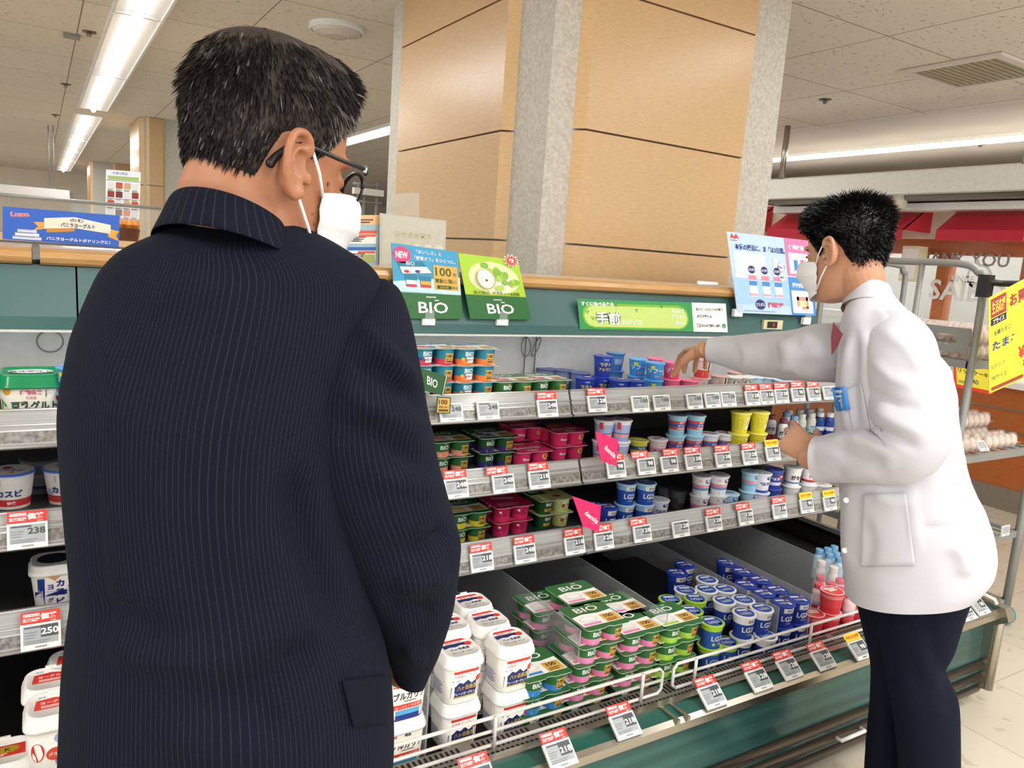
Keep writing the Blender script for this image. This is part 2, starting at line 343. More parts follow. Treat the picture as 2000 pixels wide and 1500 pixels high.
b.box(CJ-.055, 1.259, .37, CJ-.045, 1.34, .384, steel); b.box(CJ-.02, 1.259, .37, CJ-.01, 1.34, .384, steel); cbuild(b, 'tag_channel')
grm = mat('grille_grey', '#8b857c', .4, .4)
b = MB(); b.box(CX0, 1.345, .34, CX1-.04, 1.415, .378, grm); x = CX0+.02; i = 0
slot = mat('slot_black', '#060606', .8)
while x < CX1-.08:
    if i % 14 < 12 and abs(x-CJ+.03) > .03: b.box(x, 1.372, .3784, x+.006, 1.408, .3788, slot)
    b.box(x, 1.351, .3784, x+.009, 1.361, .3788, slot); x += .0135; i += 1
cbuild(b, 'air_grille')
b = MB(); b.box(CX0, 1.415, 0.335, CX1-.04, 2.37, 0.345, blackb); cbuild(b, 'deck')
b = MB(); b.box(CX0, 2.36, 0.34, CX1-.04, 2.42, 1.05, blackb); b.box(CX0, 2.36, 1.05, CX1-.04, 2.42, 1.40, innerw)
for xx in (.95, 1.5, 2.0, 2.4): b.box(xx, 2.352, .36, xx+.012, 2.36, 1.03, blackp)
cbuild(b, 'back_wall')
sx = atY(152, 560, 2.06)[0]; CE = 2.74
for i, (a, c) in enumerate([(CX0, sx-.004), (sx, CE)]):
    b = MB(); b.prism([(2.045, 1.268), (2.045, 1.298), (2.075, 1.412), (2.12, 1.412), (2.12, 1.268)], a, c, tealp); b.prism([(2.0455, 1.262), (2.0455, 1.268), (2.36, 1.275), (2.36, 1.27)], a, c, innerw)
    cbuild(b, 'canopy_panel')
gx = atY(70, 500, 2.07)[0]; rm = []
prof = [(2.07, 1.414), (2.055, 1.42), (2.048, 1.431), (2.052, 1.444), (2.07, 1.452), (2.46, 1.452), (2.46, 1.414)]
for a, c in [(CX0, gx-.008), (gx+.008, CE+.02)]:
    b = MB(); b.prism(prof, a, c, oak, mats={4: mat('pale_rail_top', '#dcc8b0', .3)}); cbuild(b, 'wood_rail')
b = MB(); b.box(CX0, 2.36, 1.27, CE, 2.46, 1.414, tealp); cbuild(b, 'canopy_back')
SH = [(1.88, 1.031, 1.113, 'top'), (1.80, 0.836, 0.912, 'middle'), (1.76, 0.627, 0.712, 'lower')]
for yk, zb, zt, nm in SH:
    for a, c in [(CX0, CJ-.004), (CJ+.004, CX1-.06)]:
        s = thing('shelf', 'x', 'x'); del s['label']; del s['category']; s.parent = case; s.location = A((a+c)/2, yk, zb)-co_; hx = (c-a)/2; ty = .03
        b = MB(); b.box(-hx, .012, 0, hx, 2.36-yk, .012, shelfm); b.build('shelf_board', s); hh = zt-zb
        b = MB(); b.prism([(0, 0), (-.004, .004), (-.004, .009), (.01, .009), (.012, 0)], -hx, hx, chrome)
        def band(z0, z1, m, o=0.0): b.prism([(ty*z0/hh-o, z0), (ty*z1/hh-o, z1), (ty*z1/hh+.004, z1), (ty*z0/hh+.004, z0)], -hx, hx, m)
        band(.009, .013, clearp); band(.013, .036, spk); band(.036, .040, chrome, .002); band(.040, .048, clearp); band(.048, .051, chrome, .003); band(.051, hh-.003, clearp); band(hh-.003, hh, chrome, .003)
        b.build('price_rail', s)
# right end of the case: steel frame round a green window, glass side pane above
b = MB(); fr = [(1.28, .06), (1.28, .38), (1.9, .44), (2.42, .44), (2.42, .06)]
b.prism(fr, CX1-.02, CX1, steel); b.prism([(1.232, .345), (1.25, .39), (1.36, .39), (1.36, .33), (1.30, .30)], CX1-.03, CX1+.012, steel)
b.tube([(CX1, 1.275, .06), (CX1, 1.275, .36), (CX1, 1.30, .39), (CX1, 1.9, .45)], .018, steel, 10); cbuild(b, 'end_frame')
b = MB(); b.prism([(1.45, .41), (1.75, .95), (2.1, 1.18), (2.36, 1.25), (2.36, .42)], CX1-.035, CX1-.03, glassm); b.tube([(CX1-.03, 1.44, .41), (CX1-.03, 2.36, .425)], .012, blackp, 8); cbuild(b, 'end_glass')
b = MB(); q = [atY(1655+i, j, 1.29) for i, j in ((-32, 1485), (0, 1463))]
b.tube([(2.08, 1.29, .105), (2.08, 1.272, .105), (2.20, 1.272, .105), (2.20, 1.29, .105)], .006, paper, 8); cbuild(b, 'white_handle')['label'] = 'small white handle low on the front panel'
b = MB()
for xx, ph in ((atY(1022, 690, 2.355)[0], 0), (atY(1042, 690, 2.355)[0], 1)):
    b.tube([(xx+.02*math.sin(t*1.0+ph), 2.345-.008*math.sin(t*.5), 1.225-.035*(1-math.cos(t))) for t in np.linspace(0, 2*PI, 18)], .0022, mat('cable_grey', '#77736b', .6), 6)
    b.tube([(xx+.005, 2.35, 1.26), (xx+.004, 2.35, 1.05)], .002, dgrey, 6)
o = b.build('cable'); tag(o, 'thin looped cable hanging on the white back wall of the top shelf', 'cable')
b = MB(); xx = atY(98, 680, 2.355)[0]
b.tube([(xx+.03*math.sin(t), 2.345-.008*math.sin(t*.5), 1.232-.028*(1-math.cos(t))) for t in np.linspace(0, 2*PI, 18)], .0022, mat('cable_grey', '#77736b', .6), 6)
o = b.build('cable'); tag(o, 'dark looped cable above the green-lidded tub at left', 'cable')

# wire guards along the front
wire = mat('white_coated_wire', '#d9d6d0', .35)
for nm, a, c in (('left', CX0+.1, 1.392), ('right', 1.432, CX1-.06)):
    t = thing('wire_guard', f'white wire guard rail along the front of the case, {nm} of the gap', 'guard rail', ((a+c)/2, 1.375, .378), 0, 'white wire guards'); h = (c-a)/2; r = .0045
    b = MB(); b.tube([(-h+.012, 0, .008), (-h, 0, .02), (-h, 0, .066), (-h+.012, 0, .079), (h-.012, 0, .079), (h, 0, .067), (h, 0, .02), (h-.012, 0, .008), (-h+.012, 0, .008)], r, wire, 8); b.build('loop', t)
    b = MB(); b.tube([(-h, 0, .044), (h, 0, .044)], r*.9, wire, 8); b.build('middle_rod', t)
    xs = [h-.075, -h+.075, h-.52, h-.98] if nm == 'left' else [-h+.075, h-.5, h-.08, -h+.56]
    for x in xs: b = MB(); b.tube([(x, -.007, 0), (x, -.007, .083)], r, wire, 8); b.build('post', t)
# acrylic dividers standing on the deck
ends = [(842, 1264, 'left of the white tub stacks'), (1034, 1283, 'right of the white tub stacks'), (1134, 1232, 'left of the pink-and-green pack stacks'), (1304, 1198, 'between pink-and-green and lime-and-green packs'), (1522, 1187, 'between white-lidded and blue-lidded cups'), (1586, 1163, 'right of the blue-lidded cups'), (1668, 1118, 'by the white-coated man behind the pink bottles')]
for i, (x, y, lab) in enumerate(ends):
    p = atY(x, y, 1.44); h = p[2]-.345
    b = MB(); t = .0018; y1 = .86
    b.hexa([(-t, 0, 0), (t, 0, 0), (t, y1, 0), (-t, y1, 0), (-t, 0, h), (t, 0, h), (t, y1, h+.01), (-t, y1, h+.01)], acryl)
    e = mat('acrylic_cut_edge', '#aeb6b8', .2, alpha=.55)
    b.box(-t, -.001, 0, t, .0, h, e); b.add([(-t, 0, h+.0005), (t, 0, h+.0005), (t, y1, h+.0105), (-t, y1, h+.0105)], [(0, 1, 2, 3)], e)
    o = b.build('acrylic_divider', loc=(p[0], 1.44, .3455)); tag(o, f'clear acrylic divider standing on the deck {lab}', 'divider', 'clear acrylic dividers')
# ------------------------------------------------------------------ products
G = ink('#2c6a34'); GD = ink('#1f5529'); W_ = white; foil = mat('lid_foil', '#e9e9e7', .3)
def text_multi(S, rows, m, l=2):
    for t, u, v, h in rows: S.text(t, u, v, h, m, l)
def gold100(S, u0, v0, u1, v1, l=1, nu=3):
    S.rect(u0, v0, u1, v1, gold, l, nu); w, h = u1-u0, v1-v0; c = (u0+u1)/2
    S.text('100', c-.06*w, v0+h*.72, h*.34, black, l+1, .02, w=w*.72)
    S.text('胃酸に強い', c, v0+h*.38, h*.17, black, l+1, w=w*.8)
    S.rect(u0+w*.1, v0+h*.08, u1-w*.1, v0+h*.22, ink('#4a3a18'), l+1, nu)
def pack_parts(kind, lidc, cupc, band, band2=None, lidart='bio', front='bio', pic=None):
    """four-cup pack 0.14 x 0.14 x 0.049: lid sheet and four cups; print on the two front cups and the lid"""
    parts = []; b = MB(); w = .07; h = .0485; r = .010; sc = .005
    out = []
    for cx, cy, a in ((w-r, w-r, 0), (-w+r, w-r, 90), (-w+r, -w+r, 180)):
        out += [(cx+r*math.cos(math.radians(a+k)), cy+r*math.sin(math.radians(a+k))) for k in (0, 45, 90)]
    out += [(-.016, -w), (-.006, -w+sc), (.006, -w+sc), (.016, -w)]
    out += [(w-r+r*math.cos(math.radians(270+k)), -w+r+r*math.sin(math.radians(270+k))) for k in (0, 45, 90)]
    n = len(out); edge = ink('#dfe6dc')
    b.add([(x, y, h-.0012) for x, y in out]+[(x, y, h) for x, y in out], [list(range(n))[::-1]]+[(i, (i+1) % n, n+(i+1) % n, n+i) for i in range(n)], edge)
    b.add([(x, y, h) for x, y in out], [list(range(n))], lidc)
    S = Surf(b, flat((0, 0, h), (1, 0, 0), (0, 1, 0), .0003))
    if lidart == 'bio':
        S.text('BIO', 0, .036, .026, W_, 2, .01, w=.075); S.rect(.012, .056, .03, .059, W_, 2)
        S.poly([(-.066, -.048), (.066, -.048), (.066, .014), (.02, .008), (-.03, .014), (-.066, .006)], W_, 1)
        S.disc(-.028, -.016, .03, .017, ink('#e6e4e0'), 2); S.disc(-.028, -.013, .022, .011, W_, 3)
        S.rect(-.060, -.044, -.004, -.034, band, 3); 
        if pic: S.disc(-.045, -.01, .016, .012, pic, 4); S.disc(-.02, -.02, .014, .01, pic, 4)
        S.rect(.012, -.046, .062, -.004, gold, 2); S.text('100', .036, -.016, .016, black, 3, .02); S.lines(.018, -.042, .056, -.027, 2, ink('#6b4f1c'), 3)
    elif lidart == 'sugar':
        S.text('BIO', -.01, .045, .018, W_, 2, .01, w=.06); S.poly([(-.066, .02), (.066, .03), (.066, -.06), (-.066, -.06)], W_, 1)
        S.text('糖質オフ', 0, .012, .02, ink('#37474f'), 2); S.disc(-.04, -.03, .022, .016, band, 2); S.disc(-.008, -.035, .016, .012, pic or band, 3); S.disc(.04, -.03, .022, .02, gold, 2); S.text('100', .04, -.03, .012, black, 3)
    elif lidart == 'densia':
        S.text('densia', -.005, -.012, .026, W_, 2, .015, w=.105, rot=.06); S.disc(-.01, .035, .03, .012, ink('#e8b23c'), 2); S.lines(-.02, -.052, .03, -.036, 2, W_, 2)
    elif lidart == 'densiaback':
        S.text('densia', 0, .02, .02, W_, 2, .015, w=.08, rot=2.9); S.lines(-.05, -.05, .03, -.02, 4, ink('#f29bb9'), 2)
    elif lidart == 'muscat':
        S.rect(-.066, .0, .0, .06, GD, 2); S.text('BIO', -.033, .03, .018, W_, 3); S.disc(.03, .02, .025, .03, ink('#c7cf7a'), 2); S.disc(.035, .03, .012, .012, ink('#b8553f'), 3); S.disc(.02, -.03, .015, .012, ink('#a9533c'), 3)
    parts.append(('lid', b.mesh(kind+'_lid')))
    for i, (cx, cy) in enumerate(((-.034, -.034), (.034, -.034), (-.034, .034), (.034, .034))):
        b = MB(); hz = .0475; c = cupc if not isinstance(cupc, tuple) else cupc[i % 2]; bd = band if not isinstance(band, tuple) else band[i % 2]
        zb = .017 if front != 'densia' else .003
        b.lathe([(.0, .0, bd), (.0262, 0, bd), (.0262+.005*zb/hz, zb, c), (.0312, hz)], 22, (cx, cy, 0), c)
        S = Surf(b, lambda u, v, l=0, cx=cx, cy=cy: A(cx, cy, 0)+A(*[(.0262+.005*v/hz+.0005*l)*q for q in (math.cos(-PI/2+u/.029), math.sin(-PI/2+u/.029))], v))
        if i == 0 and front == 'bio':
            S.text('BIO', .002, .0305, .013, W_, 1, .02); S.rect(.002, .040, .008, .0415, W_, 1); S.lines(-.01, .004, .02, .013, 2, W_, 1, .35)
            if pic: S.disc(.006, .012, .012, .008, pic, 1)
        if i == 0 and front == 'sugar':
            S.text('BIO', .004, .033, .013, W_, 1, .02); S.rect(-.006, .008, .024, .024, W_, 1, 4); S.text('糖質オフ', .009, .016, .0085, ink('#37474f'), 2); S.disc(-.012, .012, .009, .009, bd, 2); S.disc(-.016, .018, .005, .005, pic or bd, 3)
        if i == 1 and front in ('bio', 'sugar'): gold100(S, -.008, .006, .018, .034)
        if front == 'densia' and i == 0: S.text('densia', .006, .024, .010, W_, 1, .02, rot=-.1); S.lines(.0, .008, .018, .013, 2, ink('#f7a9c3'), 1)
        if front == 'densia' and i == 1: S.disc(.004, .030, .0105, .0105, ink('#e9bb45'), 1); S.text('3倍!', .004, .028, .006, ink('#b02a2a'), 2); S.lines(-.002, .008, .012, .014, 2, ink('#f0b04a'), 1)
        if front == 'densiaback': S.lines(-.014, .010, .012, .036, 7, ink('#f08bb0'), 1, .4); S.disc(-.018, .032, .004, .004, W_, 1)
        if front == 'muscat' and i == 0: S.text('BIO', .004, .034, .011, W_, 1, .02); S.rect(-.012, .010, .02, .020, gold, 1, 4); S.text('100倍', .004, .015, .007, black, 2)
        if front == 'muscat' and i == 1: S.disc(.002, .03, .011, .011, W_, 1); S.disc(-.006, .024, .007, .007, ink('#c1473a'), 2); S.disc(.01, .026, .005, .006, ink('#9fb04a'), 2); S.lines(-.006, .008, .012, .013, 2, ink('#b98a2e'), 2)
        parts.append(('cup', b.mesh(kind+'_cup')))
    return parts
TB = ink('#1d7e96'); PK = ink('#e3316f'); PKD = ink('#c51e57'); LC = ink('#cdd48a')
PACK = {
 'red': pack_parts('sugarfree_red', TB, TB, ink('#d93a56'), lidart='sugar', front='sugar', pic=ink('#3b4a8c')),
 'orange': pack_parts('sugarfree_orange', TB, TB, ink('#ee7c3a'), lidart='sugar', front='sugar', pic=ink('#e8b73a')),
 'apple': pack_parts('apple', G, G, ink('#c43b39'), pic=ink('#c43b39')),
 'peach': pack_parts('peach', G, G, ink('#f0a08a'), pic=ink('#ee8f72')),
 'berry': pack_parts('berry', G, GD, ink('#41317a'), pic=ink('#3a2d63')),
 'lemon': pack_parts('lemon', G, G, ink('#e3d63c'), pic=ink('#e6c83a')),
 'blue': pack_parts('blue', G, G, ink('#3f86cf')), 'pink': pack_parts('pink', G, G, ink('#ee86b6')), 'lime': pack_parts('lime', G, G, ink('#a5d24a')),
 'muscat': pack_parts('muscat', LC, (GD, LC), (GD, LC), lidart='muscat', front='muscat'),
 'densia': pack_parts('densia', PK, PK, PKD, lidart='densia', front='densia'), 'densiab': pack_parts('densia_back', PKD, PKD, PK, lidart='densiaback', front='densiaback')}
def pack_stack(key, flx, fly, zbase, n, desc, where, group, dx=0.0, show=None):
    """stack whose topmost lid has its front-left corner at the given picture point"""
    hp = .0487; p = atZ(flx, fly, zbase+n*hp)
    for k in range(n):
        if n-k > (show or 9): continue
        pos = (p[0]+.07-dx*(n-1-k), p[1]+.07, zbase+k*hp)
        lev = 'top of its stack' if k == n-1 else f'{ORD[n-1-k]} down its stack'
        if n == 1: lev = 'lying singly'
        place(PACK[key], 'yogurt_four_pack', f'{desc}, {lev}, {where}', 'yogurt pack', pos, 0, group)
    return p
S1, S2, S3, DK = 1.0435, .8485, .6395, .3455
gt = 'sugar-free packs on the top shelf'; gg = 'green packs on the shelves'; gd = 'pink packs'; gb = 'green packs on the bottom deck'
for a in [
 ('red', 813, 681, S1, 4, 'teal four-pack with red cup bottoms', 'top shelf', gt), ('orange', 897, 682, S1, 4, 'teal four-pack with orange cup bottoms', 'top shelf', gt),
 ('apple', 974, 747, S1, 2, 'green red-fruit four-pack next to teal stacks', 'top shelf', gg), ('apple', 1047, 744, S1, 2, 'green red-fruit four-pack by the shelf joint', 'top shelf', gg),
 ('peach', 849, 866, S2, 2, 'green four-pack with peach cup bottoms', 'middle shelf', gg), ('berry', 941, 858, S2, 2, 'green four-pack with purple cup bottoms', 'middle shelf', gg),
 ('densia', 1012, 886, S2, 1, 'pink four-pack', 'beside purple packs, middle shelf', gd), ('densia', 1087, 847, S2, 2, 'pink four-pack', 'right next to pink flag, middle shelf', gd), ('densia', 1004, 838, S2, 2, 'shaded pink four-pack', 'back row, middle shelf', gd),
 ('lemon', 884, 1008, S3, 2, 'green four-pack with yellow cup bottoms', 'lower shelf', gg), ('lemon', 800, 1014, S3, 2, 'green four-pack hidden by the sleeve', 'lower shelf', gg),
 ('densiab', 972, 995, S3, 2, 'pink four-pack showing small print', 'lower shelf', gd), ('muscat', 1056, 981, S3, 2, 'pale green muscat four-pack', 'by lower pink flag', gg),
 ('blue', 1029, 1336, DK, 3, 'green four-pack with blue cup bottoms', 'bottom deck', gb), ('pink', 1149, 1234, DK, 5, 'green-and-pink four-pack', 'front left stack, bottom deck', gb, .012), ('pink', 1227, 1248, DK, 4, 'green-and-pink four-pack', 'front right stack, bottom deck', gb, .006),
 ('lime', 1306, 1232, DK, 4, 'green four-pack with lime cup bottoms', 'bottom deck', gb, .008), ('pink', 1118, 1187, DK, 5, 'green-and-pink four-pack', 'rearmost stack, bottom deck', gb, 0, 2),
 ('pink', 1050, 1205, DK, 4, 'green-and-pink four-pack', 'left stack behind clear divider', gb, 0, 2), ('pink', 1200, 1208, DK, 4, 'green-and-pink four-pack', 'behind the front right stack', gb, 0, 2)]: pack_stack(*a)

# --- round cups
def cup_parts(kind, bands, prints=(), lid='#f2f2f0', rim=None, lidart=(), h=.072, rb=.0265, rt=.034, a0=-PI/2-.25, dome=False, alpha=None):
    """bands: (z fraction, colour) from the bottom up; prints: (text or None, u, v fraction, height, colour, bold, w)"""
    b = MB(); pr = [(0, 0, ink(bands[0][1]))]; R = lambda z: rb+(rt-rb)*z/h
    zs = [q[0]*h for q in bands]+[h]
    for i, (q, c) in enumerate(bands): pr.append((R(zs[i]), zs[i], ink(c) if alpha is None else mat('tub_clear_'+c[1:], c, .15, alpha=alpha)))
    pr.append((R(h), h)); b.lathe(pr, 28)
    S = Surf(b, cyl(rb, rt, h, a0, .0005))
    for t, u, v, hh, c, *r in prints:
        if t is None: S.rect(u-r[0]/2, (v*h)-hh/2, u+r[0]/2, v*h+hh/2, ink(c), 1, 8)
        elif t == 'o': S.disc(u, v*h, hh, hh*r[0], ink(c), 1)
        elif t == '=': S.lines(u-r[0]/2, v*h-hh/2, u+r[0]/2, v*h+hh/2, max(2, int(hh/.003)), ink(c), 2, .45)
        else: S.text(t, u, v*h, hh, ink(c), 3, r[0] if r else 0.0, w=(r[1] if len(r) > 1 else None))
    out = [('tub', b.mesh(kind+'_tub'))]
    b = MB(); rm = ink(rim or lid); lm = ink(lid); o = rt+.0025
    b.lathe([(rt-.001, h-.004, rm), (o, h-.004, rm), (o+.0004, h, rm), (o-.003, h+.0012, lm), (0, h+.0008)], 30)
    S = Surf(b, flat((0, 0, h+.001), (math.cos(a0+PI/2), math.sin(a0+PI/2), 0), (-math.sin(a0+PI/2), math.cos(a0+PI/2), 0), .0004))
    for t, u, v, hh, c, *r in lidart:
        if t == 'o': S.disc(u, v, hh, hh*(r[0] if r else 1), ink(c), 1)
        elif t is None: S.rect(u-r[0]/2, v-hh/2, u+r[0]/2, v+hh/2, ink(c), 2)
        else: S.text(t, u, v, hh, ink(c), 3, r[0] if r else 0)
    out.append(('lid', b.mesh(kind+'_lid'))); return out
lgl = [('o', 0, 0, .030, '#2a56b8'), ('LG21', 0, -.008, .013, '#f4f4f2', .02), (None, .0, .014, .010, '#eceef4', .034), ('=', 0, .0, .0, '#ffffff', .03)]
lgl = [q for q in lgl if q[0] != '=']
lgp = [('LG21', .004, .42, .017, '#f4f4f2', .02), ('乳酸菌', .004, .2, .006, '#9cc4ee'), (None, .004, .8, .016, '#e9e4dc', .036), ('医療', .006, .8, .009, '#33333a')]
lgb = [(0, '#1f3f98'), (.62, '#28489e'), (.64, '#e8ebf2'), (.97, '#e8ebf2')]
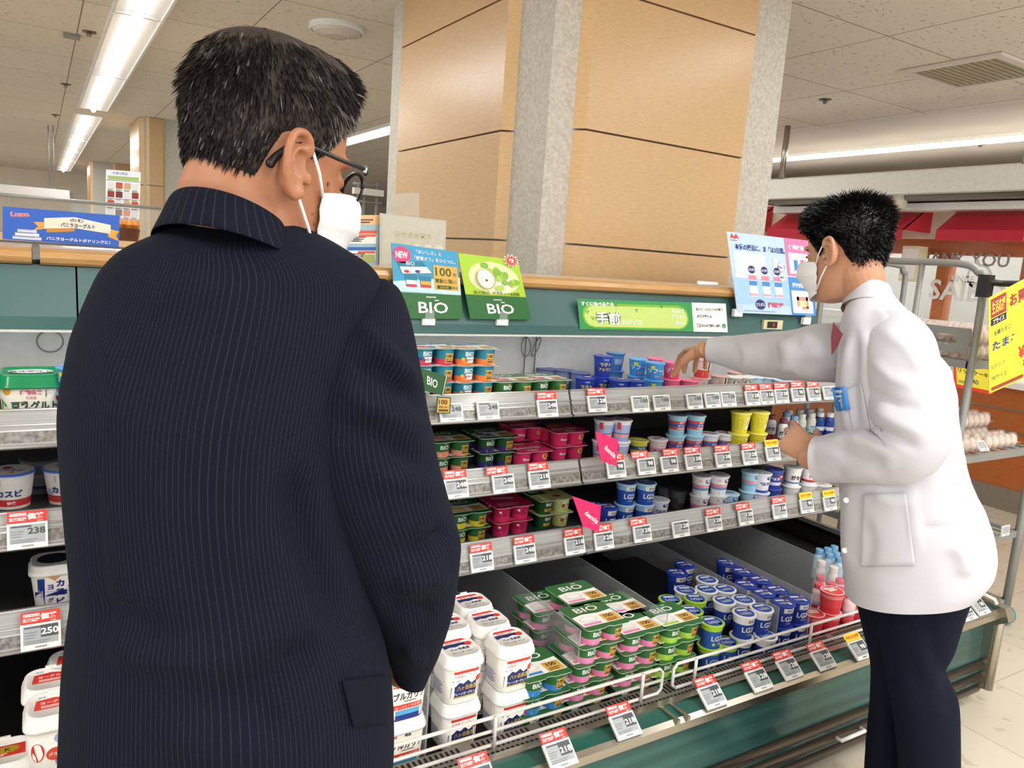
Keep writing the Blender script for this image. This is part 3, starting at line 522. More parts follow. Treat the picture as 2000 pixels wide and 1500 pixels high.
CUP = {
 'lg_white': cup_parts('lg_white', lgb, lgp, '#f1f2f4', '#f4f4f4', lgl),
 'lg_lime': cup_parts('lg_lime', [(0, '#2f62b4'), (.75, '#b4de3c')], [('LG21', .004, .45, .016, '#f4f4f2', .02), ('o', .012, .2, .006, '#e8a0a8', 1), ('o', -.008, .18, .005, '#c5dc56', 1)], '#a9db36', '#a9db36', lgl+[('o', .014, -.02, .006, '#eda5b0')]),
 'lg_blue': cup_parts('lg_blue', [(0, '#1d3591'), (.66, '#23409f'), (.97, '#23409f')], lgp, '#2440a8', '#2743ad', [(None, -.008, .012, .010, '#e9ecf5', .03), (None, .014, -.012, .016, '#e9ecf5', .010), ('LG21', -.004, -.008, .011, '#f4f4f2', .02), (None, .018, .010, .010, '#d8a0a0', .01)]),
 'lg_sky': cup_parts('lg_sky', [(0, '#1f4aa6'), (.5, '#2553ae'), (.7, '#8cc0e6')], lgp, '#a9d2ee', '#b5daf0', lgl, h=.072),
 'lacto': cup_parts('lacto', [(0, '#2136a0'), (.5, '#2a46b4')], [('o', 0, .5, .022, '#131a4a', 1.15), ('ラクト', 0, .62, .013, '#e8e23e', .03), ('フェリン', 0, .38, .011, '#e8e23e', .03), ('乳酸菌', 0, .85, .005, '#e6f0ff')], '#22389f', '#2a46b4', [('o', 0, 0, .018, '#131a4a', .7), (None, .012, .012, .01, '#e9ecf5', .02), ('ヨーグルト', 0, -.002, .008, '#e8e23e')]),
 'sofu_b': cup_parts('sofu_b', [(0, '#3a93dc'), (.3, '#3f9ae0'), (.8, '#4aa4e6')], [('ソフール', .004, .55, .016, '#f6f8fb', .03), (None, -.016, .75, .010, '#e9e034', .014), ('=', .006, .25, .008, '#cfe6fa', .02), ('o', -.004, .2, .005, '#e86a6a', 1)], '#4aa4e6', '#6ab5ee', [('ソフール', 0, 0, .014, '#f6f8fb', .03)], h=.062),
 'sofu_p': cup_parts('sofu_p', [(0, '#e2416e'), (.3, '#ea5a80'), (.8, '#ee6a8c')], [('ソフール', .004, .55, .016, '#fbf3f5', .03), (None, .006, .25, .010, '#e8383e', .03), ('o', -.010, .22, .005, '#fbf3f5', 1)], '#ea5a80', '#f08aa5', [('ソフール', 0, 0, .014, '#fbf3f5', .03)], h=.062),
 'clear_b': cup_parts('clear_b', [(0, '#3f78bc'), (.6, '#5088c6')], [(None, .002, .55, .02, '#a9c2dc', .03)], '#6f9ed0', '#3a6aa8', h=.066),
 'grey_b': cup_parts('grey_b', [(0, '#6c7fb4'), (.5, '#8a96bc')], [(None, .002, .45, .02, '#aab2cc', .034)], '#5a68a0', '#5a68a0', h=.065, rb=.03, rt=.037),
 'redwhite': cup_parts('redwhite', [(0, '#c9463f'), (.45, '#d9cfc6'), (.97, '#d9cfc6')], [(None, .012, .68, .03, '#2a2422', .006), (None, -.006, .7, .02, '#c9a79b', .016), ('=', .004, .25, .012, '#eecac2', .03)], '#cfa19a', '#d9b2aa', h=.066),
 'brown': cup_parts('brown', [(0, '#8d8468'), (.45, '#c9c5b8')], [('o', .0, .7, .012, '#3a302c', .7), ('o', 0, .7, .008, '#d9d5c8', .7), ('=', .0, .25, .012, '#e2dfd3', .03)], '#e6e3da', h=.062),
 'lightblue': cup_parts('lightblue', [(0, '#8cb8dc'), (.4, '#b9d6ea')], [(None, .004, .5, .02, '#d6e4ef', .026), ('=', .004, .5, .014, '#6a8fb8', .02)], '#cfe2ef', h=.062),
 'gas_wb': cup_parts('gas_wb', [(0, '#8fa6d8'), (.2, '#e6a9a2'), (.36, '#3a4fa6'), (.4, '#aebbe0'), (.8, '#e8ebf4')], [('=', .004, .58, .022, '#5a6cb4', .04), ('=', .004, .28, .008, '#c25a5a', .04), (None, -.022, .75, .024, '#d9433a', .012)], '#eceff5', '#f3f3f4', [(None, -.008, .005, .012, '#5277c8', .034), (None, .01, -.012, .010, '#d9605a', .03), (None, .012, .016, .006, '#8fa6d8', .026)]),
 'bp_sky': cup_parts('bp_sky', [(0, '#9fd0e8'), (.22, '#a9d8ee'), (.3, '#d8524e'), (.44, '#3f66c0'), (.6, '#d8524e'), (.74, '#a9d8ee')], [('血圧', .004, .67, .008, '#f6f6f6', .03), ('血糖値', .004, .52, .008, '#f6f6f6', .03), ('中性脂肪', .004, .37, .007, '#f6f6f6', .03), ('=', .004, .14, .008, '#5a8cc4', .03)], '#a9d8ee', '#b9e2f2', [(None, -.006, .008, .014, '#5a78c8', .04), (None, .006, -.010, .012, '#d8605a', .034)]),
 'yellow_dk': cup_parts('yellow_dk', [(0, '#3a3a1c'), (.3, '#d8d83a'), (.5, '#3a62a0'), (.72, '#e4e04a')], [('乳酸菌', .004, .6, .008, '#f2f2ea', .03), ('ヨーグルト', .004, .16, .008, '#e8e03e', .03), ('=', .004, .4, .008, '#4c6a2c', .03)], '#e6e04a', '#ebe66a', [(None, 0, 0, .02, '#eeeeda', .03)], h=.062),
 'pinkw': cup_parts('pinkw', [(0, '#4a2a44'), (.22, '#e9a3bc'), (.55, '#f0dbe2')], [('ヨーグルト', .004, .4, .010, '#5a2a4c', .03), ('=', .004, .72, .010, '#d46a92', .034), ('毎日', .004, .12, .006, '#f4f0f2', .03)], '#f2eef0', '#f6f2f3', [(None, 0, .006, .014, '#c45a8a', .03), ('o', -.012, -.012, .008, '#e9a3bc')], h=.062),
 'wred': cup_parts('wred', [(0, '#e6e8ee'), (.3, '#d85a54'), (.45, '#4666b8'), (.62, '#d85a54'), (.68, '#e6e8ee')], [('血圧', .006, .37, .007, '#f6f6f6', .03), ('血糖値', .006, .53, .007, '#f6f6f6', .03), ('=', -.016, .5, .03, '#8a93ac', .012)], '#dfe3ec', '#eceff4', [(None, -.008, .006, .016, '#d86a64', .03), (None, .010, -.008, .014, '#5a78c8', .026)]),
 'yellow': cup_parts('yellow', [(0, '#d6cc2c'), (.12, '#dcd232'), (.9, '#e9e25a')], [(None, .014, .52, .044, '#f2f0e6', .014), ('=', .014, .58, .026, '#5a5a50', .009), ('=', -.014, .5, .036, '#b8a81e', .022)], '#ece560', '#f0ea78', [('=', 0, 0, .02, '#b8a81e', .03)], h=.078, rt=.036),
 'bifi_p': cup_parts('bifi_p', [(0, '#f0f0f2'), (.3, '#5a9fd0'), (.42, '#ee92a8'), (.58, '#f4f3f4')], [('o', .012, .78, .011, '#2a2f86', .75), ('ビヒダス', .012, .78, .006, '#f4f4f6', .03), ('=', -.014, .8, .006, '#d85a54', .01), ('便通改善', .004, .5, .006, '#f6f6f6', .02), ('=', .002, .16, .01, '#7a86b4', .03)], '#e6eaf2', '#f1f2f5', [(None, -.004, .004, .014, '#8fa6d8', .036), (None, .008, -.012, .008, '#e9a3b4', .026)]),
 'bifi_s': cup_parts('bifi_s', [(0, '#9fcde6'), (.3, '#7fb8dc'), (.45, '#e88fa6'), (.6, '#a9d6ea')], [('o', .004, .8, .011, '#2a2f86', .7), ('ビヒダス', .004, .8, .006, '#f4f4f6', .03), ('便通改善', .004, .52, .006, '#f6f6f6', .02), ('=', .004, .18, .01, '#4f7fb0', .03)], '#b9e0f0', '#c5e6f3', [(None, 0, 0, .016, '#7f9ed0', .034)]),
 'nyu_w': cup_parts('nyu_w', [(0, '#3a4fa6'), (.14, '#e6e8f0'), (.97, '#e6e8f0')], [('o', .012, .8, .010, '#2f4a9c', .7), ('乳酸菌', -.002, .5, .012, '#2f4a9c', .03), ('=', .0, .25, .006, '#8a98c4', .03)], '#dfe4f0', '#eceff5'),
 'nyu_b': cup_parts('nyu_b', [(0, '#2f44a4'), (.2, '#e4e6ee'), (.36, '#32489e'), (.9, '#3f5ab4')], [('o', .012, .68, .014, '#d9433a', .9), ('脂肪', .012, .68, .007, '#f6f6f6', .03), ('乳酸菌', -.012, .55, .010, '#e9ecf5', .03)], '#3a50a8', '#4a62b6'),
 'gasseri': cup_parts('gasseri', [(0, '#efefef'), (.16, '#3f7ac2'), (.24, '#f2f1ef'), (.97, '#f2f1ef')], [('ガセリ', .002, .5, .018, '#2a2f4c', .04), ('=', .002, .82, .008, '#d9433a', .04), ('=', -.018, .5, .02, '#d9a64a', .008)], '#f4f4f4', '#f6f6f6', [('ガセリ', 0, 0, .014, '#2a2f4c', .03)]),
 'gasseri_r': cup_parts('gasseri_r', [(0, '#efefef'), (.16, '#c3413b'), (.3, '#f2f1ef'), (.97, '#f2f1ef')], [('o', -.004, .5, .02, '#d9433a', .9), ('ガセリ', .004, .55, .016, '#f6f6f6', .04), ('=', .002, .86, .006, '#3f5ab4', .04)], '#f4f4f4', '#e6e6ea', [('ガセリ', 0, 0, .014, '#c3413b', .03)]),
 'jelly': cup_parts('jelly', [(0, '#d6333e'), (.3, '#e0404a'), (.75, '#ee8a8e')], [('=', .004, .35, .02, '#f08a90', .03)], '#f2f0ee', '#e63a48', [('o', 0, 0, .034, '#e5414e'), (None, .002, .006, .022, '#f4f2f0', .036), ('o', -.012, .016, .012, '#f4f2f0', .8), ('o', -.012, -.014, .010, '#8a8c3a', .8), ('アセロラ', .006, .006, .010, '#e0404a', .02)], h=.07, rb=.03, rt=.038),
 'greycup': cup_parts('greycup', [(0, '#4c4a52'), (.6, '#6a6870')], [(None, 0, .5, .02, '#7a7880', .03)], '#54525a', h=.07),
 'caspi': cup_parts('caspi', [(0, '#e6ded6'), (.08, '#cf3a3c'), (.28, '#f0ece6')], [('特選', .016, .18, .009, '#f6f2ee', .03), ('カスピ', .012, .46, .017, '#26337a', .04), ('=', -.022, .35, .022, '#3a62c0', .02), ('=', -.004, .78, .018, '#9aa0b4', .006)], '#f2efec', '#4a70d6', [('o', .002, .0, .036, '#f6f2ee'), (None, -.014, .012, .018, '#d9433a', .018), ('カスピ', .006, -.006, .015, '#26337a', .03), ('o', .012, -.022, .005, '#c98ac0', .6)], h=.085, rb=.036, rt=.047),
 'caspig': cup_parts('caspig', [(0, '#6a6c74'), (.15, '#2a3358'), (.25, '#84868c'), (.5, '#b49aa4'), (.6, '#7c7e84')], [('=', 0, .7, .016, '#5a5c62', .05)], '#5c5e64', '#54565c', h=.085, rb=.036, rt=.046),
}
def bottle_parts(kind, cap, body, bands, prints=(), h=.112, r=.0205, capb=True):
    b = MB(); R = [(r*.92, 0), (r, .004)]; pr = [(0, 0, ink(bands[0][1])), (r*.93, 0, ink(bands[0][1])), (r, .004, ink(bands[0][1]))]
    for (q, c), (q2, c2) in zip(bands, bands[1:]+[(1, None)]): pr += [(r*(1 if q2 < .62 or True else 1), min(q2*h*.72, h*.72), ink(c2 or body))]
    pr += [(r, h*.72, ink(body)), (r*.82, h*.80, ink(body)), (r*.66, h*.85)]
    b.lathe(pr, 20); S = Surf(b, cyl(r, r, h, -PI/2-.25, .0005))
    for t, u, v, hh, c, *k in prints:
        if t is None: S.rect(u-k[0]/2, v*h-hh/2, u+k[0]/2, v*h+hh/2, ink(c), 1, 6)
        elif t == '=': S.lines(u-k[0]/2, v*h-hh/2, u+k[0]/2, v*h+hh/2, max(2, int(hh/.003)), ink(c), 2, .45)
        else: S.text(t, u, v*h, hh, ink(c), 3, .03)
    o = [('bottle', b.mesh(kind+'_bottle'))]; b = MB(); k = r*.74
    b.lathe([(r*.7, h*.84, ink(cap)), (k, h*.84, ink(cap)), (k, h*.985, ink(cap)), (k*.9, h, ink(cap)), (0, h)], 20); o.append(('cap', b.mesh(kind+'_cap'))); return o
BOT = {
 'red': bottle_parts('gas_bottle', '#7c4350', '#efe6e2', [(0, '#a8243a'), (.45, '#e8e4e2')], [('ガセリ', 0, .52, .016, '#2a2430'), ('=', 0, .22, .012, '#e6b4a8', .024)]),
 'redw': bottle_parts('gas_bottle_pale', '#8fb6d4', '#e9eef2', [(0, '#b4283c'), (.4, '#eee9e6')], [('ガセリ', 0, .5, .015, '#3a3450'), ('=', 0, .2, .012, '#e6b4a8', .024)]),
 'yel': bottle_parts('p_bottle', '#eeeeec', '#e4e2d2', [(0, '#e0d43e'), (.4, '#a9c8dc'), (.6, '#e8e8e0')], [('乳酸菌', 0, .5, .009, '#3a8ac0'), ('PA-3', 0, .24, .012, '#2a2a6a')]),
 'blu': bottle_parts('lg_bottle', '#eeeeec', '#2a4c9c', [(0, '#1f3a8c'), (.5, '#e2e6f0'), (.66, '#2a4c9c')], [('LG21', 0, .4, .015, '#f4f4f4'), ('=', 0, .6, .01, '#5a6a9a', .022)]),
 'pale': bottle_parts('rear_bottle', '#dedcd6', '#cfd2d0', [(0, '#b9c0c4'), (.5, '#d6d8d6')]),
 'pinkb': bottle_parts('pink_bottle', '#e8566e', '#f0d2d4', [(0, '#e0505e'), (.45, '#b9c0dc'), (.6, '#f2dcdc')], [('=', 0, .4, .014, '#f2e6e6', .024)], h=.105),
 'milkb': bottle_parts('milk_bottle', '#ece6de', '#dcdcd8', [(0, '#d8d8d6'), (.5, '#e6e6e2')], h=.15),
 'blueb': bottle_parts('blue_cap_bottle', '#7fb4dc', '#a9cce4', [(0, '#9cc4de'), (.5, '#bcd8e8')], h=.12),
}
def put(parts, kind, px, py, ztop, h, label, group, rz=0, cat='yogurt cup', tilt=None, dz=0):
    p = atZ(px, py, ztop); r = place(parts, kind, label, cat, (p[0], p[1], ztop-h+dz), rz, group)
    if tilt: r.rotation_euler = tilt
    return r
CH = {'sofu_b': .062, 'sofu_p': .062, 'clear_b': .066, 'grey_b': .065, 'redwhite': .066, 'brown': .062, 'lightblue': .062, 'yellow_dk': .062, 'pinkw': .062, 'yellow': .078, 'jelly': .07, 'greycup': .07, 'caspi': .085, 'caspig': .085}
def cups(shelf, zb, rows, cat='yogurt cup', name='yogurt_cup'):
    """rows: (kind, description, group, [(x, y, level)...]); level 2 stands on a level 1 built below it when 'under' is set"""
    for kind, desc, grp, pts in rows:
        hh = CH.get(kind, .072); ups = [q for q in pts if q[2] == 2]; los = [q for q in pts if q[2] == 1]
        def nth(i, n): return '' if n == 1 else (('left one' if i == 0 else 'right one') if n == 2 else ('leftmost one' if i == 0 else ('rightmost one' if i == n-1 else f'{ORD[i]} from left')))
        for lv, lst in ((2, ups), (1, los)):
            lst = sorted(lst, key=lambda q: q[0])
            for i, (x, y, _) in enumerate(lst):
                tier = ('upper' if lv == 2 else 'lower') if ups and los else ''
                w = nth(i, len(lst)); lab = ', '.join(q for q in (desc, (tier+' '+w).strip(), shelf) if q)
                put(CUP[kind], name, x, y, zb+lv*(hh+.0015), hh+.0012, lab, grp, random.uniform(-.18, .18), cat)
def both(pts, dx=-3, dy=None): # level-2 cups each over a level-1 cup
    return pts
def under(kind, zb, pts):  # lower cups directly beneath upper ones
    hh = CH.get(kind, .072); out = []
    for x, y in pts:
        p = atZ(x, y, zb+2*(hh+.0015)); q = proj((p[0], p[1], zb+hh+.0015)); out += [(x, y, 2), (q[0], q[1], 1)]
    return out
T = 'top shelf'
cups(T, S1, [('lacto', 'dark blue cup with yellow lettering', 'dark blue cups on the top shelf', under('lacto', S1, [(1179, 694)])+[(1143, 737, 1), (1209, 741, 1), (1241, 742, 1)]),
 ('clear_b', 'translucent blue cup behind the dark blue ones', 'blue cups on the top shelf', under('clear_b', S1, [(1203, 689)])),
 ('grey_b', 'low grey-blue translucent tub at the back wall', 'grey-blue tubs on the top shelf', [(1068, 719, 1), (1102, 722, 1), (1134, 727, 1)]),
 ('sofu_b', 'sky blue cup with white lettering', 'sky blue cups on the top shelf', under('sofu_b', S1, [(1247, 700), (1280, 707)])),
 ('sofu_p', 'pink cup with white lettering near the reaching hand', 'pink cups on the top shelf', under('sofu_p', S1, [(1281, 699), (1314, 706)])+[(1347, 741, 1)]),
 ('redwhite', 'red and white cup behind the reaching hand', 'red and white cups on the top shelf', under('redwhite', S1, [(1373, 702)])+[(1406, 733, 1), (1438, 726, 1)]),
 ('brown', 'small brown and white cup under the sleeve', 'brown cups on the top shelf', [(1432, 735, 1), (1455, 735, 1)]),
 ('lightblue', 'pale blue cup below the reaching sleeve', 'pale blue cups on the top shelf', [(1474, 735, 1), (1500, 736, 1), (1530, 742, 1), (1560, 742, 1)])])
T = 'middle shelf'
cups(T, S2, [('gas_wb', 'white cup with blue and salmon bands', 'white banded cups on the middle shelf', under('gas_wb', S2, [(1181, 818), (1215, 818)])),
 ('yellow_dk', 'yellow and blue cup beside the pink flag', 'yellow-blue cups', [(1247, 858, 1)]), ('pinkw', 'pink and white cup with purple lettering', 'pink-white cups', [(1285, 856, 1)]),
 ('bp_sky', 'light blue cup with red and blue stripes', 'striped light blue cups', under('bp_sky', S2, [(1324, 809), (1360, 809)])),
 ('wred', 'white cup with red and blue stripes', 'white striped cups', [(1386, 846, 1), (1416, 845, 1)]),
 ('yellow', 'bright yellow cup with a barcode panel', 'yellow cups on the middle shelf', under('yellow', S2, [(1448, 804), (1484, 803)]))])
T = 'lower shelf'
cups(T, S3, [('lg_sky', 'dark blue cup with pale blue rim', 'blue cups on the lower shelf', under('lg_sky', S3, [(1224, 941), (1262, 941)])), ('lg_blue', 'dark blue cup beside the lower pink flag', 'dark blue cups on the lower shelf', [(1186, 988, 1), (1160, 985, 1)]),
 ('nyu_w', 'cream cup right of the dark blue stack', 'cream cups', [(1288, 974, 1)]), ('greycup', 'dark cup deep in the shadow', 'shadowed cups', [(1325, 955, 1), (1300, 948, 1)]),
 ('bifi_p', 'white cup with pink and blue bands', 'white pink-banded cups', under('bifi_p', S3, [(1371, 927), (1406, 926)])), ('bifi_s', 'light blue cup with a pink band', 'light blue pink-banded cups', under('bifi_s', S3, [(1467, 920)])+[(1425, 962, 1)]),
 ('nyu_w', 'white cup with blue lettering in the mid-right of the row', 'white blue-lettered cups', under('nyu_w', S3, [(1489, 922)])), ('nyu_b', 'blue cup with a red patch', 'blue red-patched cups', under('nyu_b', S3, [(1513, 915)])),
 ('gasseri', 'white cup with black lettering', 'white black-lettered cups', under('gasseri', S3, [(1550, 911)])), ('gasseri_r', 'white cup with a red disc', 'white red-disc cups', under('gasseri_r', S3, [(1583, 909)])+[(1606, 945, 1)])])
T = 'bottom deck'
b = MB(); b.box(1.60, 1.455+.07, .3455, 2.02, 2.1, .415, blackp); tag(b.build('display_riser'), 'low black riser under the blue cups on the bottom deck', 'riser')
DL = DK+.001
cups(T, DL, [('lg_white', 'blue cup with white-rimmed lid', 'white-lidded blue cups', [(1381, 1131, 2), (1380, 1150, 2), (1416, 1149, 2), (1339, 1152, 2), (1415, 1172, 2), (1452, 1170, 2), (1488, 1187, 2)]+under('lg_white', DL, [(1454, 1196)])+[(1495, 1240, 1)]),
 ('lg_lime', 'blue cup with lime green lid', 'lime-lidded blue cups', [(1309, 1170, 2), (1358, 1168, 2), (1350, 1191, 2)]+under('lg_lime', DL, [(1391, 1213)])+[(1419, 1252, 1)]),
 ('lg_blue', 'blue cup with dark blue lid', 'blue-lidded blue cups', [(1419, 1098, 2), (1450, 1115, 2), (1457, 1140, 2), (1484, 1131, 2), (1517, 1150, 2), (1492, 1157, 2), (1322, 1117, 2), (1337, 1101, 2)]+under('lg_blue', DL, [(1531, 1176), (1560, 1169)]))])
cups('bottom deck', DL, [('jelly', 'clear red jelly cup with pink lid', 'red jelly cups', under('jelly', DL, [(1626, 1153)])+[(1588, 1196, 1), (1664, 1172, 1)])], 'jelly cup', 'jelly_cup')
def bottles(zb, rows):
    for kind, h, desc, grp, pts in rows:
        for i, (x, y, *z) in enumerate(sorted(pts)):
            n = len(pts); w = '' if n == 1 else (('left one' if i == 0 else 'right one') if n == 2 else ('leftmost one' if i == 0 else ('rightmost one' if i == n-1 else f'{ORD[i]} from left')))
            put(BOT[kind], 'drink_bottle', x, y, zb+h+(z[0] if z else 0), h, f'{desc}{", " if w else ""}{w}', grp, random.uniform(-.15, .15), 'bottle')
bottles(S2, [('red', .112, 'small dark red drink bottle right of the yellow cups', 'red bottles', [(1508, 810), (1531, 818)]), ('redw', .112, 'small drink bottle with pale blue cap beside the dark red bottles', 'pale-capped bottles', [(1552, 812), (1537, 805)]),
 ('yel', .112, 'small yellow drink bottle with white cap', 'yellow bottles', [(1567, 808), (1586, 806)]), ('blu', .112, 'small blue drink bottle with white cap near the man\'s badge', 'blue bottles', [(1603, 805), (1622, 806)]),
 ('pale', .112, 'pale bottle in the row behind, middle shelf', 'pale rear bottles', [(1542, 800), (1563, 800), (1582, 799), (1601, 797)])])
bottles(DK, [('pinkb', .105, 'small pink drink bottle with pink cap on the bottom deck', 'pink bottles', [(1603, 1125, .03), (1600, 1139, .03), (1624, 1137, .03), (1641, 1130, .03), (1664, 1142, .03), (1645, 1148, .03), (1662, 1158, .03)]),
 ('milkb', .15, 'white-capped bottle behind the pink bottles', 'white-capped bottles', [(1605, 1095), (1629, 1106)]), ('blueb', .12, 'pale blue capped bottle at the back of the bottom deck', 'blue-capped bottles', [(1601, 1072), (1617, 1070), (1630, 1066), (1620, 1080), (1634, 1078), (1640, 1088)])])

# --- big tubs (rounded square)
def rsq(h, r, z, n=8, cx=0, cy=0):
    p = []
    for sx, sy, a in ((1, 1, 0), (-1, 1, 90), (-1, -1, 180), (1, -1, 270)):
        p += [(cx+sx*(h-r)+r*math.cos(math.radians(a+k)), cy+sy*(h-r)+r*math.sin(math.radians(a+k)), z) for k in np.linspace(0, 90, n)]
    return p
def wrapf(half, r):
    def f(u, v, l=0):  # follows the flat front and bends round the rounded corners
        k = half(v); s = 1 if u >= 0 else -1; e = abs(u)-(k-r); d = .0005*l
        if e <= 0: return A(u, -k-d, v)
        a = e/r; return A(s*(k-r+(r+d)*math.sin(a)), -(k-r+(r+d)*math.cos(a)), v)
    return f
def tub_parts(kind, body, lidc, art, lidart, hw=.050, h=.098, lh=.022, rimmed=True):
    b = MB(); b.loft([rsq(hw*.86, .022, 0), rsq(hw*.88, .022, .004), rsq(hw*.97, .024, h)], ink(body))
    S = Surf(b, wrapf(lambda v: hw*(.8765+.0935*v/h), .0235)); SL = Surf(b, lambda u, v, l=0: A(-(hw*(.8765+.0935*v/h))-.0005*l, -u, v))
    art(S, SL, h); out = [('tub', b.mesh(kind+'_tub'))]
    b = MB(); w = hw*1.06; m = ink(lidc)
    b.loft([rsq(w*.96, .024, h-.008), rsq(w, .026, h-.006), rsq(w, .026, h), rsq(w*.965, .026, h+.002), rsq(w*.965, .026, h+.008), rsq(w*.93, .026, h+.010), rsq(w*.90, .026, h+lh-.004), rsq(w*.86, .026, h+lh), rsq(w*.80, .024, h+lh+.0005), rsq(w*.79, .024, h+lh-.0012)], m)
    b.box(-.010, w*.84, h+lh-.003, .010, w*.93, h+lh+.003, m)
    S = Surf(b, flat((0, 0, h+lh-.0012), (1, 0, 0), (0, 1, 0), .0003)); lidart(S)
    out.append(('lid', b.mesh(kind+'_lid'))); return out
def art_hill(S, SL, h):
    S.rect(-.032, h*.80, .034, h*.87, red, 1, 8); S.text('乳酸菌ヨーグルト', 0, h*.73, .007, ink('#d9584e'), 2, w=.06)
    S.lines(-.034, h*.60, -.012, h*.64, 2, navy, 2)
    mt = [(-.036, .46), (-.026, .48), (-.016, .57), (-.006, .52), (.006, .6), (.016, .5), (.026, .56), (.036, .50)]
    for (u0, v0), (u1, v1) in zip(mt, mt[1:]): S.poly([(u0, h*.2), (u1, h*.2), (u1, h*v1), (u0, h*v0)], navy, 1)
    S.text('八ヶ岳高原', .004, h*.42, .013, ink('#c9a85a'), 2, .02, w=.052); S.text('プレーンヨーグルト', -.002, h*.27, .0075, W_, 2, .02, w=.056); S.rect(-.036, h*.16, .036, h*.2, ink('#c9a45c'), 1, 8); S.disc(.034, h*.6, .008, .008, red, 2)
    SL.lines(-.03, h*.15, .02, h*.5, 9, ink('#8f9cc8'), 1)
def lid_hill(S):
    S.poly([(-.034, .026), (.034, .026), (.026, .036), (-.026, .036)], red, 1); S.text('健康な腸に', 0, .021, .006, red, 2, w=.05); S.poly([(-.036, .0), (-.020, .004), (-.006, .001), (.01, .006), (.024, .002), (.036, .004), (.036, .017), (-.036, .017)], navy, 1)
    S.disc(.030, .008, .009, .009, red, 2); S.text('八ヶ岳高原', 0, -.009, .011, navy, 2, .02, w=.05); S.text('プレーンヨーグルト', 0, -.024, .0065, navy, 2, .01, w=.056)
def art_bul(S, SL, h):
    S.rect(-.044, .0, .046, h*.14, ink('#2a3a8c'), 1, 10); S.rect(-.043, h*.14, .045, h*.26, ink('#58aede'), 1, 10)
    S.text('ブルガリア', .004, h*.62, .02, ink('#22264c'), 2, .03, w=.078); S.text('meiji', -.03, h*.86, .007, red, 2, .03); S.text('明治', .004, h*.86, .008, ink('#22264c'), 2, .03); S.lines(-.01, h*.47, .03, h*.51, 1, ink('#22264c'), 2)
    S.rect(-.038, h*.29, .034, h*.41, red, 2, 10); S.text('ヨーグルトの正統', 0, h*.35, .007, W_, 3, w=.06, rot=.05)
    SL.rect(-.04, .0, .04, h*.26, ink('#2a3a8c'), 1)
def art_red(S, SL, h):
    S.disc(.0, h*.42, .016, .014, ink('#e0503a'), 1); S.text('グルト', 0, h*.42, .008, W_, 2, .02); S.disc(.016, h*.25, .017, .012, ink('#3f5ab4'), 2); S.text('ビフィズス', .016, h*.25, .006, W_, 3); S.rect(-.02, h*.02, .04, h*.12, red, 1)
    S.disc(.012, h*.75, .014, .012, ink('#aab4d6'), 1); S.disc(-.03, h*.5, .012, .02, ink('#d9433a'), 1)
def lid_red(S):
    S.poly([(-.034, -.014), (.036, -.014), (.036, .016), (.0, .024), (-.030, .02)], red, 1); S.text('ヨーグルト', .002, .008, .010, W_, 2, .02); S.lines(-.022, -.010, .028, .0, 2, W_, 2); S.text('牧場', -.02, .030, .006, ink('#6a86c8'), 2)
def lid_gold(S): S.poly([(-.034, -.018), (.036, -.018), (.036, .02), (-.034, .02)], red, 1); S.disc(.006, .004, .02, .012, ink('#b89a2e'), 2); S.text('K', .006, .004, .012, black, 3); S.lines(-.03, -.015, .01, -.006, 2, W_, 2)
TUB = {'hill': tub_parts('highland', '#f2efe8', '#f5f4f1', art_hill, lid_hill), 'bul': tub_parts('blue_cream', '#f0ead9', '#eeeef0', art_bul, lambda S: S.disc(0, 0, .036, .034, ink('#2a3a8c'), 1), hw=.052),
 'red': tub_parts('red_lid', '#f0ebe3', '#f4f2ef', art_red, lid_red), 'gold': tub_parts('gold_lid', '#f0ebe3', '#f4f2ef', art_red, lid_gold)}
def tubs(key, rows, desc, grp):
    for x, y, lv, lab in rows:
        hh = .121; put(TUB[key], 'yogurt_tub', x, y, DK+lv*hh, hh, f'{desc}, {lab}', grp, 0, 'yogurt tub')
def beneath(x, y, lv): p = atZ(x, y, DK+lv*.121); q = proj((p[0], p[1], DK+(lv-1)*.121)); return q[0], q[1], lv-1
d = 'large white square tub with navy mountain label'; g = 'large white tubs on the bottom deck'
up = [(895, 1262, 2, 'front left of the upper layer'), (996, 1243, 2, 'front right of the upper layer'), (953, 1206, 2, 'second row right, upper layer'), (921, 1172, 2, 'rearmost of the upper layer'), (874, 1214, 2, 'second row left, upper layer')]
tubs('hill', up+[(*beneath(895, 1262, 2), 'under the front left one'), (*beneath(996, 1243, 2), 'under the front right one'), (*beneath(953, 1206, 2), 'under the second row right one'), (*beneath(921, 1172, 2), 'under the rearmost one'), (*beneath(874, 1214, 2), 'under the second row left one')], d, g)
tubs('bul', [(783, 1288, 2, 'on top by the man\'s cuff'), (*beneath(783, 1288, 2), 'underneath, behind the wire guard'), (758, 1240, 2, 'second row behind the suited man'), (*beneath(758, 1240, 2), 'lower layer behind the suited man')], 'large cream tub with blue bottom and dark lettering', 'cream and blue tubs')
tubs('red', [(100, 1322, 2, 'rear one on top at the left edge'), (106, 1372, 2, 'front one on top at the left edge'), (*beneath(100, 1322, 2), 'lower rear one at the left edge'), (*beneath(106, 1372, 2), 'lower front one at the left edge'), (146, 1284, 2, 'rearmost, mostly behind the suited man'), ], 'large white tub with red lid print', 'white tubs with red lid print')
tubs('gold', [(8, 1466, 1, 'at the bottom left corner'), (-75, 1500, 1, 'cut by the left picture edge')], 'large white tub with gold-red lid', 'gold-print tubs')
cups('middle shelf left of the suited man', S2, [('caspi', 'white cup with blue-rimmed lid', 'blue-rimmed white cups', [(22, 917, 1), (128, 910, 1)]), ('caspig', 'dark see-through cup between the white ones', 'dark cups at left', [(80, 892, 1)])])
